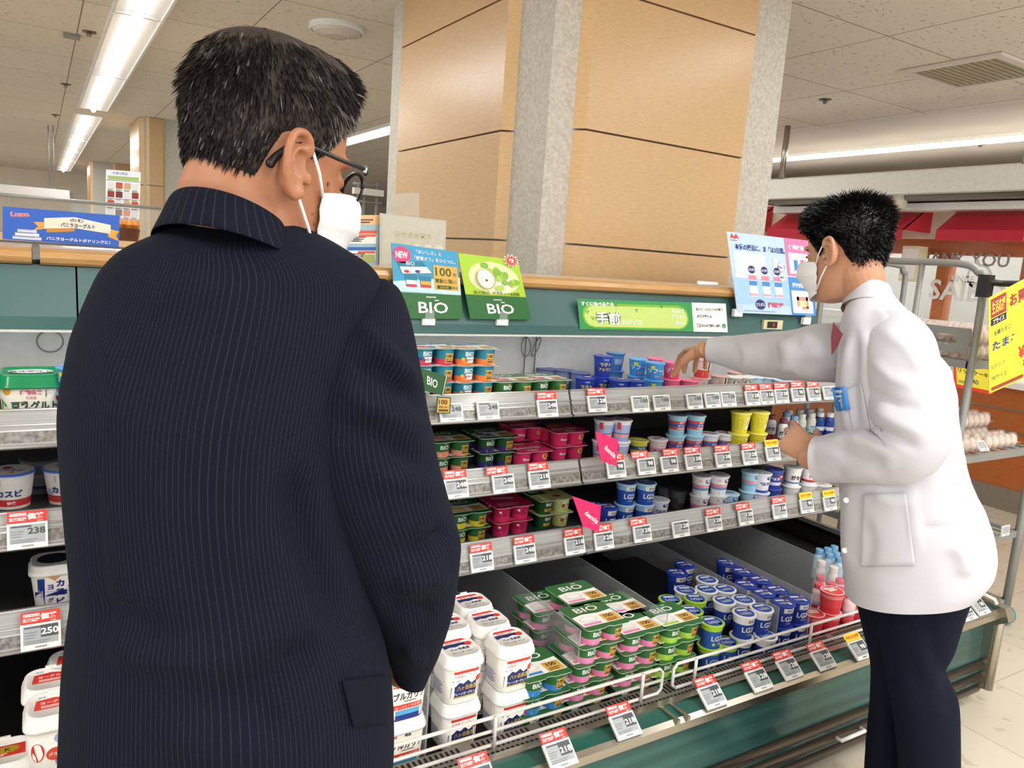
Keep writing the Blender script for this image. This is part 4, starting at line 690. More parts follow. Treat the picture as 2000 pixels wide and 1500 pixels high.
# tall tub and soy tub
b = MB(); b.loft([rsq(.036, .02, 0), rsq(.038, .02, .004), rsq(.047, .024, .10)], ink('#e9e6e0')); S = Surf(b, wrapf(lambda v: .0377+.0094*v/.1, .0225))
S.rect(-.034, .0, -.020, .09, ink('#27408c'), 1, 4); S.poly([(-.016, .095), (.014, .095), (.0, .082)], ink('#e0a860'), 1)
for i, ch in enumerate('カスピ海'): S.text(ch, .010, .075-i*.022, .017, ink('#2a3388'), 2, .04)
for i, ch in enumerate('ヨーグルト'): S.text(ch, -.009, .068-i*.016, .012, ink('#2a3388'), 2, .03)
S.disc(.031, .085, .006, .006, ink('#2a3388'), 1); S.lines(.024, .02, .038, .07, 8, ink('#9a9cc0'), 1); pt_ = b.mesh('tall_tub')
b = MB(); m = ink('#f1f0ed'); b.loft([rsq(.047, .024, .094), rsq(.051, .026, .095), rsq(.051, .026, .102), rsq(.048, .026, .104), rsq(.046, .026, .116), rsq(.043, .025, .118), rsq(.041, .024, .1175)], m); Surf(b, flat((0, 0, .118), (1, 0, 0), (0, 1, 0), .0004)).disc(0, 0, .034, .030, ink('#23263c'), 1)
for i, (x, y) in enumerate([(106, 1090), (-70, 1100)]):
    put([('tub', pt_), ('lid', b.mesh('tall_lid') if i == 0 else bpy.data.meshes['tall_lid'])], 'yogurt_tub', x, y, S3+.118, .118, ['tall white tub with blue vertical lettering, lower shelf left of the suited man', 'tall white tub with blue lettering cut by the left picture edge'][i], 'tall white tubs', 0, 'yogurt tub')
b = MB(); b.loft([rsq(.050, .022, 0), rsq(.052, .024, .004), rsq(.058, .026, .066)], ink('#efe9db')); S = Surf(b, wrapf(lambda v: .0517+.0064*v/.066, .025))
S.poly([(-.056, .0), (-.030, .0), (-.046, .03), (-.057, .04)], ink('#5fae4c'), 1); S.text('豆乳グルト', .006, .026, .019, ink('#2c5a3a'), 2, .04, w=.085); S.text('植物由来', .0, .053, .010, ink('#e0608a'), 2, .03); S.text('乳酸菌', .0, .042, .006, ink('#e0608a'), 2); S.rect(.026, .046, .050, .063, ink('#2a3a7a'), 1); S.text('お通じを', .038, .058, .006, W_, 2); S.text('改善する', .038, .051, .006, W_, 2); S.rect(.026, .042, .050, .046, ink('#e08a5a'), 1)
S.disc(-.044, .056, .008, .008, ink('#e8a82e'), 1); S.disc(-.034, .006, .012, .006, ink('#4a7ab0'), 2); S.poly([(.02, .006), (.05, .034), (.054, .03), (.03, .002)], ink('#e0a03c'), 2); S.disc(.05, .04, .005, .005, ink('#c23a3a'), 2); m1 = b.mesh('soy_tub')
b = MB(); gm = mat('glossy_green_lid', '#1f9a62', .18, alpha=.96); b.loft([rsq(.058, .026, .060), rsq(.064, .028, .061), rsq(.064, .028, .064), rsq(.061, .028, .066), rsq(.060, .028, .084), rsq(.056, .026, .087), rsq(.052, .026, .0872), rsq(.051, .025, .085)], gm)
S = Surf(b, flat((0, 0, .0852), (1, 0, 0), (0, 1, 0), .0006)); S.disc(0, 0, .042, .026, W_, 1, 28); S.text('豆乳グルト', 0, -.006, .016, ink('#2c5a3a'), 2, .03); S.lines(-.014, .010, .02, .015, 1, ink('#e0608a'), 2); m2 = b.mesh('soy_lid')
put([('tub', m1), ('lid', m2)], 'yogurt_tub', 60, 724, S1+.1073, .1073, 'wide cream tub with glossy green lid on the top shelf at left', 'soy tubs', 0, 'yogurt tub').scale = (1.13, 1.13, 1.24)
cups('top shelf left of the suited man', S1, [('sofu_b', 'turquoise cup behind the man\'s shoulder', 'turquoise cups', under('sofu_b', S1, [(142, 715)]))])
# ------------------------------------------------------------------ price tags on the rails
lcd = mat('grey_tag_screen', '#a9aeb2', .35); lcdk = ink('#4c5157'); yel = ink('#f5d830')
def price_tag(p, th, num, label, head=None, inv=True, hx=0.0, group='electronic price tags', rot=0.0, stand=.002, w=.072, h=.053):
    """white e-paper tag leaning back by th from upright, optional red or yellow header card above it"""
    t = thing('price_tag', label, 'price tag', p, 0, group); t.rotation_euler = (-th, 0, 0)
    b = MB(); f = flat((-w/2, -stand-.004, -h/2), (1, 0, 0), (0, 0, 1), .0003); S = Surf(b, f)
    b.box(-w/2, -stand-.004, -h/2, w/2, -stand+.002, h/2, paper); S.rrect(.0005, .0005, w-.0005, h-.0005, .003, paper, 1); b.build('tag_body', t)
    b = MB(); S = Surf(b, f); S.rect(.0045, .011, w-.0045, h-.004, lcd, 2)
    if num:
        if inv: S.rect(.5*w, .024, w-.0045, h-.005, lcdk, 3)
        S.text(num, .725*w, .0355, .0135, (W_ if inv else lcdk), 4, .03, w=.0105*len(num)); S.rect(.007, h-.009, w*(.5 if inv else .6), h-.006, lcdk, 3); S.lines(.007, .024, .030, .040, 3, ink('#878c92'), 3, .4); S.lines(.007, .013, .060, .021, 2, ink('#7c8288'), 3, .4)
    b.build('screen', t); b = MB(); S = Surf(b, f)
    for i in range(14): S.rect(.026+i*.0015, .0035, .026+i*.0015+(.0006 if i % 3 else .001), .0075, lcdk, 2)
    b.build('barcode', t)
    if head:
        b = MB(); f2 = flat((-w/2+hx+.0005, -stand-.0042, h/2+.001), (1, 0, 0), (0, 0, 1), .0003); S = Surf(b, f2); hw, hh = w*.98, .023
        m = red if head == 'r' else yel; slab(b, f2, hw, hh, m)
        if head == 'r': S.text('価格', hw*.72, hh*.52, .0135, W_, 1, .04, w=.031); S.text('生活応援', hw*.27, hh*.32, .0075, W_, 1, .03, w=.031); S.rect(.005, hh*.6, .034, hh*.85, W_, 1); S.text('毎日の食卓応援', .0195, hh*.725, .004, red, 2, w=.026); S.lines(hw*.75, .001, hw*.95, .003, 1, W_, 1)
        else: S.text('今月のお買得', hw*.5, hh*.5, .012, ink('#d9622a'), 1, .05, w=hw*.86)
        b.build('header_card', t)['label'] = 'red header card' if head == 'r' else 'yellow header card'
    return t
def tags(yk, zb, zt, nm, rows):
    th = math.atan2(.03, zt-zb); n = len(rows)
    for i, (x, y, num, head, inv, *hx) in enumerate(rows):
        p = atY(x, y, yk+.006)
        q = f'price tag reading {num}' if num else 'price tag with unreadable screen'
        hd = {'r': ' under a red card', 'y': ' under a yellow card', None: ' without header card'}[head]
        price_tag(p, th, num, f'{q}{hd}, {ORD[i] if i < 16 else i} from left on the {nm} shelf rail', head, inv, hx[0] if hx else 0)
tags(*SH[0], [(880, 806, '248', None, False), (952, 802, '248', None, False), (1068, 798, '248', 'r', True), (1165, 789, '128', 'r', True), (1249, 789, '100', None, False), (1291, 787, '100', None, False), (1355, 784, '100', None, False), (1390, 782, '100', None, False), (1421, 780, '120', None, False),
 (1468, 778, '128', 'r', True), (1496, 776, '118', 'r', True), (1525, 774, '128', 'r', True), (1557, 771, '98', 'r', True), (1588, 770, '98', 'r', True), (1618, 768, '98', None, False)])
tags(*SH[1], [(54, 1046, '238', 'r', False), (890, 954, '248', 'r', True), (982, 945, '248', 'r', True, -.018), (1052, 937, '218', 'r', True), (1202, 917, '98', 'r', True), (1261, 911, '98', 'r', True, -.022), (1306, 907, '98', 'r', True, .012), (1353, 902, '138', 'r', True, .0), (1411, 898, '138', 'r', True), (1463, 893, '128', 'r', True), (1508, 886, '98', 'y', True)])
tags(*SH[2], [(80, 1241, '250', 'r', True), (940, 1097, '218', 'r', True), (1024, 1081, '248', 'r', True), (1121, 1065, '218', 'r', True), (1178, 1056, '128', 'r', True), (1253, 1042, '128', 'r', True, -.012), (1328, 1033, '128', None, True), (1393, 1022, '128', 'r', True), (1455, 1010, '128', 'r', True, -.012), (1521, 998, '118', 'r', True), (1574, 988, '98', 'y', True), (1619, 983, '98', 'y', True)])
BT = [(935, 1525, '218', 'r'), (1093, 1474, '218', 'r'), (1220, 1418, '218', 'r'), (1390, 1361, '218', 'r'), (1481, 1329, '128', 'r'), (1541, 1307, '128', 'r'), (1607, 1289, '128', 'r'), (1678, 1270, '98', 'y'), (1843, 1211, '128', None), (1886, 1197, '128', 'r'), (1912, 1186, '98', None)]
for i, (x, y, n, h) in enumerate(BT):
    p = atZ(x, y, .396)
    price_tag((p[0], p[1], .396), math.radians(52), n, f'price tag reading {n}{" under a red card" if h == "r" else ""}, {ORD[i]} from left along the bottom front channel', h, True, 0, w=.074, h=.058)
def card(name, label, cat, TL, TR, BR, BL, W, Hh, base, draw, th=-3, group=None):
    b = MB(); f = quad(TL, TR, BR, BL, W, Hh); slab(b, f, W, Hh, base, th=th); S = Surf(b, f); draw(S, W, Hh); o = b.build(name); return tag(o, label, cat, group)
def cardY(name, label, cat, y, px, W, Hh, base, draw, lean=0.0, **k):
    P = [atY(*q, y) for q in px]; P[0][1] += lean; P[1][1] += lean
    return card(name, label, cat, *P, W, Hh, base, draw, **k)
def bio(S, cu, cv, h, w, m=None): S.text('BIO', cu, cv, h, m or W_, 5, .015, w=w); S.rect(cu+w*.06, cv+h*.62, cu+w*.2, cv+h*.70, m or W_, 5)
def d1(S, W, Hh):
    sky = ink('#3f9cc8'); S.rect(0, Hh*.36, W, Hh, sky, 1); S.poly([(0, Hh*.36), (W, Hh*.36), (W, Hh*.62), (0, Hh*.5)], ink('#bfe3ee'), 2); S.rect(0, 0, W, Hh*.36, G, 2)
    S.disc(W*.14, Hh*.86, W*.13, W*.13, ink('#e83e78'), 3); S.text('NEW', W*.14, Hh*.86, Hh*.09, W_, 4, .03, w=W*.18)
    S.text('「おいしさ」と', W*.55, Hh*.93, Hh*.05, W_, 3, .01, w=W*.38); S.text('「糖質オフ」をひとつに。', W*.64, Hh*.84, Hh*.055, W_, 3, .01, w=W*.62)
    S.poly([(W*.06, Hh*.76), (W*.44, Hh*.80), (W*.58, Hh*.64), (W*.14, Hh*.60)], ink('#257f9a'), 3); S.poly([(W*.10, Hh*.70), (W*.50, Hh*.73), (W*.57, Hh*.65), (W*.14, Hh*.61)], W_, 4); S.text('BIO', W*.26, Hh*.755, Hh*.05, W_, 5); S.disc(W*.2, Hh*.645, W*.04, W*.025, ink('#c23a4a'), 5); S.disc(W*.36, Hh*.655, W*.04, W*.025, ink('#3b4a8c'), 5)
    for u, c in ((.26, W_), (.47, gold)): S.poly([(W*(u-.09), Hh*.60), (W*(u+.09), Hh*.60), (W*(u+.075), Hh*.44), (W*(u-.075), Hh*.44)], ink('#257f9a'), 4); S.rect(W*(u-.075), Hh*.47, W*(u+.075), Hh*.53, c, 5); S.rect(W*(u-.076), Hh*.44, W*(u+.076), Hh*.475, ink('#d93a56'), 5)
    S.rect(W*.60, Hh*.42, W*.97, Hh*.77, gold, 3); S.text('100', W*.75, Hh*.68, Hh*.12, GD, 4, .01, w=W*.24); S.text('倍', W*.92, Hh*.655, Hh*.05, GD, 4); S.text('胃酸に強い', W*.78, Hh*.55, Hh*.065, GD, 4, .02, w=W*.32); S.rect(W*.64, Hh*.435, W*.86, Hh*.485, GD, 4); S.text('BE80菌', W*.75, Hh*.46, Hh*.035, gold, 5); S.text('配合', W*.915, Hh*.46, Hh*.035, GD, 5)
    bio(S, W*.56, Hh*.16, Hh*.16, W*.44); S.text('DANONE', W*.54, Hh*.31, Hh*.022, W_, 3, .03); S.lines(W*.05, Hh*.365, W*.95, Hh*.385, 1, ink('#8ab8c8'), 3, .3)
def d2(S, W, Hh):
    S.rect(0, Hh*.38, W, Hh, ink('#a9cf3a'), 1); S.disc(W*.52, Hh*.66, W*.42, Hh*.26, ink('#dcebb0'), 2, 28); S.disc(W*.5, Hh*.64, W*.3, Hh*.2, ink('#f2f6e2'), 3, 28); S.rect(0, 0, W, Hh*.38, G, 3)
    g1, g2 = ink('#86b83a'), ink('#a9d056'); rnd = random.Random(3)
    for i in range(26):
        t = i/25; S.disc(W*(.42+.42*t+rnd.uniform(-.09, .09)), Hh*(.86-.28*t+rnd.uniform(-.07, .05)), W*.048, W*.048, g1 if i % 2 else g2, 4+i*.45)
    S.disc(W*.36, Hh*.64, W*.15, Hh*.16, ink('#c9b24a'), 17); S.disc(W*.355, Hh*.645, W*.135, Hh*.145, ink('#f6efe2'), 18); S.disc(W*.36, Hh*.62, W*.02, Hh*.02, ink('#6a4a2c'), 19); S.disc(W*.56, Hh*.51, W*.07, W*.05, g2, 20)
    S.text('秋の贅沢', W*.26, Hh*.42, Hh*.055, ink('#4a3a2c'), 8, w=W*.26); S.text('マスカット&洋梨', W*.66, Hh*.42, Hh*.055, ink('#4a3a2c'), 8, .015, w=W*.46)
    bio(S, W*.52, Hh*.17, Hh*.16, W*.44); S.text('DANONE', W*.5, Hh*.315, Hh*.022, W_, 4, .03)
yp = 2.035
cardY('shelf_sign', 'blue-topped NEW yogurt card clipped on the green canopy beside the suited man', 'sign', yp, [(764, 474), (893, 492), (904, 623), (771, 622)], .13, .15, G, d1)
cardY('shelf_sign', 'lime card with pear and grapes clipped on the green canopy', 'sign', yp, [(894, 494), (1011, 508), (1037, 624), (918, 623)], .12, .13, G, d2)
leaf = []
for i in range(22):
    t = i/22*2*PI+.3; r = 1 if i % 2 == 0 else .62; leaf.append((r*math.cos(t), r*math.sin(t)))
b = MB(); f = quad(*[atY(*q, yp-.006) for q in [(981, 494), (1015, 500), (1014, 524), (983, 520)]], 2.4, 2.2); f2 = lambda u, v, l=0: f(u+1.2, v+1.1, l)
for z, k, m in ((0, 1.18, W_), (1, 1.0, ink('#e0402e'))): Surf(b, f2).poly([(u*k, v*k) for u, v in leaf], m, z)
Surf(b, f2).text('秋', 0, 0, .8, W_, 2, .03); b.add([f2(u*1.18, v*1.18, -2) for u, v in leaf], [list(range(22))], W_); o = b.build('leaf_sticker'); tag(o, 'small red maple-leaf sticker at the corner of the lime card', 'sticker')
for i, (x, y) in enumerate([(838, 626), (982, 627)]):
    p = atY(x, y, yp); b = MB(); b.box(-.02, .0, -.014, .02, .012, .008, paper); b.box(-.014, -.004, .0, .014, -.002, .03, acryl); b.box(-.016, -.004, -.012, .016, 0, -.002, paper)
    tag(b.build('sign_clip', loc=p), f'white plastic clip holding the {["blue NEW card", "lime pear card"][i]} on the canopy', 'clip')
def d3(S, W, Hh):
    wx = W*.745; S.rect(0, 0, wx, Hh, ink('#2f9a4e'), 1); S.rrect(W*.02, Hh*.06, W*.715, Hh*.88, Hh*.36, ink('#7fb83a'), 2); S.rrect(W*.03, Hh*.1, W*.705, Hh*.8, Hh*.33, ink('#c5dd7a'), 3); S.rect(wx, 0, W, Hh, W_, 2)
    S.text('すぐに食べるなら', W*.115, Hh*.86, Hh*.15, W_, 5, .05, w=W*.2); S.text('手前', W*.175, Hh*.40, Hh*.42, ink('#2a6a34'), 4, .09, w=W*.155); S.text('手前', W*.175, Hh*.40, Hh*.42, W_, 5, .03, w=W*.15); S.text('から取ってね', W*.325, Hh*.27, Hh*.17, W_, 5, .04, w=W*.13)
    for i, t in enumerate(('みんなで', '減らそう', '食品ロス')): S.text(t, W*.64, Hh*(.70-.2*i), Hh*.14, W_, 5, .04, w=W*.09)
    for u, v in ((.05, .5), (.08, .3), (.23, .75), (.36, .6), (.53, .75)): [S.poly([(W*u, Hh*v), (W*(u+k*.012), Hh*(v+.14)), (W*(u+k*.003), Hh*(v+.13))][::k], ink('#6f9a3a'), 4) for k in (1, -1)]
    S.text('私たち 一人ひとりの行動で', W*.872, Hh*.78, Hh*.11, ink('#333333'), 3, .02, w=W*.2); S.text('未来が変わる', W*.83, Hh*.54, Hh*.11, ink('#333333'), 3, .02, w=W*.11)
    for i, c in enumerate(('#e5243b', '#dda63a', '#4c9f38', '#26bde2', '#fd6925', '#19486a')):
        a = i*PI/3; S.poly([(W*.785+r*math.cos(a+d), Hh*.22+r*math.sin(a+d)) for r, d in ((W*.009, 0), (W*.016, 0), (W*.016, .95), (W*.009, .95))], ink(c), 3)
    S.text('SDGs未来都市 入間市', W*.875, Hh*.22, Hh*.1, ink('#333333'), 3, .02, w=W*.14); S.ring(W*.973, Hh*.22, W*.009, W*.016, ink('#2a8a4c'), 3); S.poly([(W*.966, Hh*.2), (W*.973, Hh*.3), (W*.98, Hh*.2)], ink('#2a8a4c'), 3)
cardY('food_loss_banner', 'long green and white banner stuck along the green canopy', 'banner', 2.04, [(1128, 584), (1417, 593), (1421, 649), (1133, 643)], .44, .088, W_, d3, th=-1)
def d4(S, W, Hh):
    S.rect(0, 0, W, Hh, ink('#bcd6ee'), 1); S.rect(0, Hh*.12, W*.7, Hh*.45, ink('#a3c9ea'), 2); S.rect(W*.04, Hh*.45, W*.4, Hh*.78, ink('#d3e4f4'), 2)
    bl = ink('#2a3f8c'); S.text('本気の腸活に、まずは3日間。', W*.37, Hh*.83, Hh*.075, bl, 4, .02, w=W*.6)
    S.poly([(W*.03, Hh*.92), (W*.05, Hh*.985), (W*.075, Hh*.94), (W*.10, Hh*.985), (W*.13, Hh*.92), (W*.10, Hh*.94), (W*.08, Hh*.92), (W*.055, Hh*.94)], red, 4); S.lines(W*.03, Hh*.90, W*.13, Hh*.915, 1, red, 4)
    for k in range(3):
        u = W*(.23+.155*k); S.poly([(u-W*.045, Hh*.22), (u+W*.05, Hh*.22), (u+W*.045, Hh*.58), (u+W*.025, Hh*.66), (u-W*.03, Hh*.66), (u-W*.05, Hh*.58)], ink('#eef0f6'), 3); S.rect(u-W*.03, Hh*.66, u+W*.025, Hh*.735, W_, 3)
        S.rect(u-W*.045, Hh*.43, u+W*.047, Hh*.49, ink('#ee8aa6'), 4); S.rect(u-W*.045, Hh*.36, u+W*.047, Hh*.42, ink('#4a8ad0'), 4); S.rect(u-W*.045, Hh*.23, u+W*.048, Hh*.26, ink('#eea6b6'), 4); S.disc(u, Hh*.56, W*.042, Hh*.05, ink('#2a2f7a'), 5); S.text('ビヒダス', u, Hh*.56, Hh*.035, W_, 6, .04, w=W*.07)
    for v in (.62, .49): S.disc(W*.60, Hh*v, W*.045, W*.055, ink('#c9a45c'), 4); S.disc(W*.60, Hh*v, W*.04, W*.05, W_, 5)
    S.text('No.1', W*.60, Hh*.62, Hh*.035, bl, 6, .02); S.text('届出', W*.60, Hh*.49, Hh*.03, bl, 6, .02)
    S.disc(W*.29, Hh*.12, W*.06, Hh*.065, ink('#2a2f7a'), 4); S.text('ビヒダス', W*.29, Hh*.12, Hh*.045, W_, 5, .03, w=W*.10); S.text('便通改善', W*.48, Hh*.12, Hh*.075, ink('#e0507a'), 4, .05, w=W*.2); S.lines(W*.08, Hh*.03, W*.6, Hh*.05, 1, ink('#7f9cc0'), 4, .4)
    S.rect(W*.68, Hh*.52, W, Hh, ink('#ee7fb2'), 3); S.text('便通改善', W*.82, Hh*.89, Hh*.065, W_, 4, .04, w=W*.2); S.rect(W*.71, Hh*.55, W*.96, Hh*.82, W_, 4); S.rect(W*.77, Hh*.60, W*.82, Hh*.73, ink('#4a8ad0'), 5); S.rect(W*.86, Hh*.60, W*.91, Hh*.735, ink('#ee6a96'), 5); S.rect(W*.74, Hh*.59, W*.93, Hh*.595, dgrey, 5)
    S.rect(W*.68, 0, W, Hh*.5, ink('#4a90d8'), 3); S.text('腸内環境', W*.82, Hh*.40, Hh*.065, W_, 4, .03, w=W*.2); S.rect(W*.70, Hh*.03, W*.97, Hh*.33, W_, 4)
    for r in ((.76, .2, .91, .25), (.76, .12, .79, .25), (.88, .1, .91, .25), (.82, .08, .91, .12)): S.rect(W*r[0], Hh*r[1], W*r[2], Hh*r[3], ink('#e79a86'), 5)
    S.rect(W*.79, Hh*.13, W*.88, Hh*.19, ink('#ead9a0'), 5)
cardY('drink_poster', 'light blue and pink drink poster on the canopy in front of the white-coated man\'s mask', 'poster', 2.03, [(1419, 452), (1579, 470), (1593, 617), (1440, 611)], .26, .25, W_, d4)
for i, (x, y) in enumerate([(1443, 610), (1577, 626)]):
    p = atY(x, y, 2.03); b = MB(); b.box(-.022, .0, -.016, .022, .014, .012, paper); b.box(-.018, -.004, .006, .018, -.001, .028, acryl); tag(b.build('sign_clip', loc=p), f'white plastic clip under the {["left", "right"][i]} end of the blue drink poster', 'clip')
t = thing('temperature_display', 'small beige temperature display with red digit on the green canopy', 'display', atY(1508, 634, 2.045)); b = MB(); b.box(-.055, -.006, -.018, .055, .004, .018, mat('beige_plastic', '#cfc4a0', .4)); b.build('housing', t)
b = MB(); b.box(-.035, -.0075, -.013, .022, -.006, .012, blackp); b.build('window', t); b = MB(); Surf(b, flat((0, -.008, 0), (1, 0, 0), (0, 0, 1), .0003)).text('8', 0, 0, .012, mat('red_led', '#ff2a30', .5, emit=1.5), 1); b.build('digit', t)
b = MB(); p = atY(1383, 552, 2.1); b.tube([(p[0]-.05, 2.1, 1.462), (p[0]+.0, 2.1, 1.462)], .008, paper, 8, roundcap=True); b.tube([(p[0]-.0, 2.105, 1.462), (p[0]+.05, 2.105, 1.462)], .008, paper, 8, roundcap=True); b.box(p[0]-.07, 2.075, 1.4535, p[0]+.07, 2.13, 1.456, acryl); tag(b.build('clear_clip_holder'), 'clear plastic sign holder lying on the wood rail beside the poster', 'sign holder')
# flags
def dd(S, W, Hh): S.text('densia', W*.62, Hh*.46, Hh*.22, W_, 1, .02, w=W*.62, rot=-.42); S.lines(W*.55, Hh*.24, W*.8, Hh*.27, 1, ink('#f7a9c3'), 1)
for nm, yk, px, lab in (('a', 1.79, [(1163, 842), (1208, 859), (1204, 911), (1174, 900)], 'middle'), ('b', 1.75, [(1118, 969), (1174, 988), (1170, 1039), (1139, 1029)], 'lower')):
    cardY('shelf_flag', f'bright pink shelf flag sticking out at the {lab} shelf joint', 'shelf flag', yk-.03, px, .07, .085, PK, dd, group='pink shelf flags')
cardY('shelf_flag', 'dark green shelf flag with white lettering by the suited man\'s shoulder, top shelf', 'shelf flag', 1.86, [(818, 718), (875, 735), (866, 773), (827, 763)], .09, .06, GD, lambda S, W, Hh: (S.text('BIO', W*.45, Hh*.5, Hh*.4, W_, 1, .01, w=W*.42, rot=-.15), S.rect(W*.94, 0, W*.96, Hh, W_, 1)))
cardY('shelf_flag', 'small gold square tag over the first price tag, top shelf', 'shelf flag', 1.865, [(854, 775), (881, 776), (879, 808), (851, 807)], .05, .055, GD, lambda S, W, Hh: gold100(S, W*.08, Hh*.06, W*.92, Hh*.94, 1, 1))
# things on and behind the rail
def d6(S, W, Hh):
    S.rect(0, 0, W, Hh, ink('#2a62c8'), 1); cr = ink('#f2e6d2'); S.poly([(W*.25, Hh*.34), (W*.36, Hh*.42), (W*.36, Hh*.62), (W*.25, Hh*.60), (W*.29, Hh*.47)], ink('#e8a43c'), 2)
    S.poly([(W*.90, Hh*.30), (W*1.0, Hh*.20), (W*.97, Hh*.36), (W*1.0, Hh*.50), (W*.90, Hh*.56)], ink('#e8a43c'), 2); S.poly([(W*.36, Hh*.30), (W*.6, Hh*.40), (W*.6, Hh*.52), (W*.36, Hh*.44)], ink('#c98a30'), 2)
    S.poly([(W*.34, Hh*.42), (W*.6, Hh*.5), (W*.92, Hh*.40), (W*.92, Hh*.68), (W*.6, Hh*.84), (W*.34, Hh*.74)], cr, 3)
    S.text('のむ', W*.62, Hh*.74, Hh*.1, navy, 4, .02, w=W*.12); S.text('バニラヨーグルト', W*.63, Hh*.58, Hh*.14, navy, 4, .03, w=W*.3); S.text('バニラヨーグルトがドリンクに！', W*.64, Hh*.13, Hh*.11, W_, 4, .03, w=W*.56); S.text('Luna', W*.14, Hh*.80, Hh*.15, W_, 3, .06, w=W*.15, rot=.08); S.text('Luna', W*.14, Hh*.80, Hh*.14, red, 4, .02, w=W*.14, rot=.08)
    for i, wd in enumerate((.24, .2, .16)): S.rect(W*(.2-wd/2), Hh*(.04+.11*i), W*(.2+wd/2), Hh*(.13+.11*i), W_ if i % 2 else ink('#d9dff0'), 3); S.lines(W*(.2-wd/2), Hh*(.11+.11*i), W*(.2+wd/2), Hh*(.125+.11*i), 1, navy, 4)
cardY('shelf_board_sign', 'wide blue drink yogurt board standing on the wood rail at left', 'sign', 2.30, [(5, 403), (234, 421), (232, 483), (5, 467)], .42, .12, W_, d6)
fr_ = mat('frosted_sheet', '#d2cfc4', .3, alpha=.82)
def d7(S, W, Hh): S.rrect(W*.03, Hh*.03, W*.97, Hh*.97, .004, mat('faded_back_print', '#c9c8b8', .4), 1); S.text('大豆のちから', W*.5, Hh*.62, Hh*.13, ink('#b9b58c'), 2, .02, w=-W*.56); [S.disc(W*(.55+.17*i), Hh*.35, W*.07, W*.07, ink('#dcdad0'), 2) for i in range(3)]
cardY('translucent_sign', 'pale back of a sign with reversed lettering standing on the rail before the pillar', 'sign', 2.40, [(742, 416), (872, 431), (869, 518), (741, 518)], .2, .14, fr_, d7)
cardY('clear_sign_pouch', 'empty clear plastic pouch leaning on the pillar behind the sign back', 'sign', 2.45, [(764, 379), (820, 376), (818, 425), (764, 425)], .08, .08, mat('crinkled_clear', '#cfc8b8', .15, alpha=.45, bump=.6, nscale=30), lambda S, W, Hh: None)
def d8(S, W, Hh):
    S.rect(0, 0, W, Hh, ink('#9fc4d4'), 1)
    for v, c in ((.62, '#e8603a'), (.28, '#2f6ac0')): S.rect(W*.1, Hh*(v-.2), W*.92, Hh*v, W_, 2); S.rect(W*.1, Hh*v, W*.92, Hh*(v+.07), ink(c), 2); S.lines(W*.16, Hh*(v-.16), W*.6, Hh*(v-.04), 3, dgrey, 3); S.rect(W*.4, Hh*(v-.06), W*.9, Hh*(v-.01), ink('#e8603a'), 3)
    S.rect(0, Hh*.8, W, Hh, ink('#e8c08a'), 2); S.lines(W*.1, Hh*.84, W*.9, Hh*.94, 2, ink('#5a3a2c'), 3); S.text('1,000', W*.3, Hh*.5, Hh*.07, dgrey, 4); S.rect(W*.5, Hh*.04, W*.9, Hh*.2, ink('#a9b46a'), 3)
cardY('price_leaflet', 'blue-edged leaflet stand with price boxes right of the suited man\'s mask', 'leaflet', 2.42, [(676, 420), (742, 420), (738, 516), (670, 516)], .12, .16, W_, d8)
# ------------------------------------------------------------------ people
def cr(keys, n, closed=False):
    """Catmull-Rom through rows of numbers"""
    K = np.array(keys, float); m = len(K); out = []
    for t in np.linspace(0, m-1-1e-9, n):
        i = int(t); u = t-i; p0, p1, p2, p3 = K[max(i-1, 0)], K[i], K[min(i+1, m-1)], K[min(i+2, m-1)]
        out.append(.5*((2*p1)+(-p0+p2)*u+(2*p0-5*p1+4*p2-p3)*u*u+(-p0+3*p1-3*p2+p3)*u**3))
    return np.array(out)
def ringpts(C, a, b, n, p=2.0):
    out = []
    for t in np.arange(n)*2*PI/n:
        c, s = math.cos(t), math.sin(t); out.append(C+a*math.copysign(abs(c)**(2/p), c)+b*math.copysign(abs(s)**(2/p), s))
    return out
class Grid:
    """a lofted tube kept as a grid, so folds can be pressed into it before meshing"""
    def __init__(s, rings): s.P = np.array(rings, float)
    def normals(s):
        P = s.P; du = np.roll(P, -1, 1)-np.roll(P, 1, 1); dv = np.gradient(P, axis=0); n = np.cross(du, dv); l = np.linalg.norm(n, axis=2, keepdims=True); n = n/np.maximum(l, 1e-9)
        c = P.mean(1, keepdims=True); sg = np.sign(((P-c)*n).sum(2).mean()); return n*sg
    def folds(s, strokes, gain=1.0):
        """strokes: (polyline in picture points, depth in m, width in px)"""
        N = s.normals(); Q = proj(s.P); front = ((s.P-CAM)*N).sum(2) < 0; D = np.zeros(s.P.shape[:2])
        for pl, amp, wd in strokes:
            pl = np.array(pl, float); best = np.full(D.shape, 1e9); tt = np.zeros(D.shape); L = len(pl)-1
            for i in range(L):
                a, b = pl[i], pl[i+1]; ab = b-a; t = np.clip(((Q-a)@ab)/(ab@ab), 0, 1); d = np.linalg.norm(Q-(a+t[..., None]*ab), axis=-1); k = d < best; best[k] = d[k]; tt[k] = (i+t[k])/L
            D += np.where(front, gain*amp*np.exp(-(best/wd)**2)*np.clip(np.sin(PI*np.clip(tt, .02, .98))*1.6, 0, 1), 0)
        s.P = s.P+N*D[..., None]; return s
    def ripple(s, amp, f, seed=0):
        N = s.normals(); r = np.random.default_rng(seed); D = np.zeros(s.P.shape[:2])
        for k in range(7):
            d = r.normal(size=3); d /= np.linalg.norm(d); D += np.sin(s.P@d*f*(1+.35*k)+r.uniform(0, 6))/(1+.3*k)
        s.P = s.P+N*(amp*D/3)[..., None]; return s
    def mb(s, m, b=None, caps=True): b = b or MB(); b.loft([list(r) for r in s.P], m, caps=caps); return b
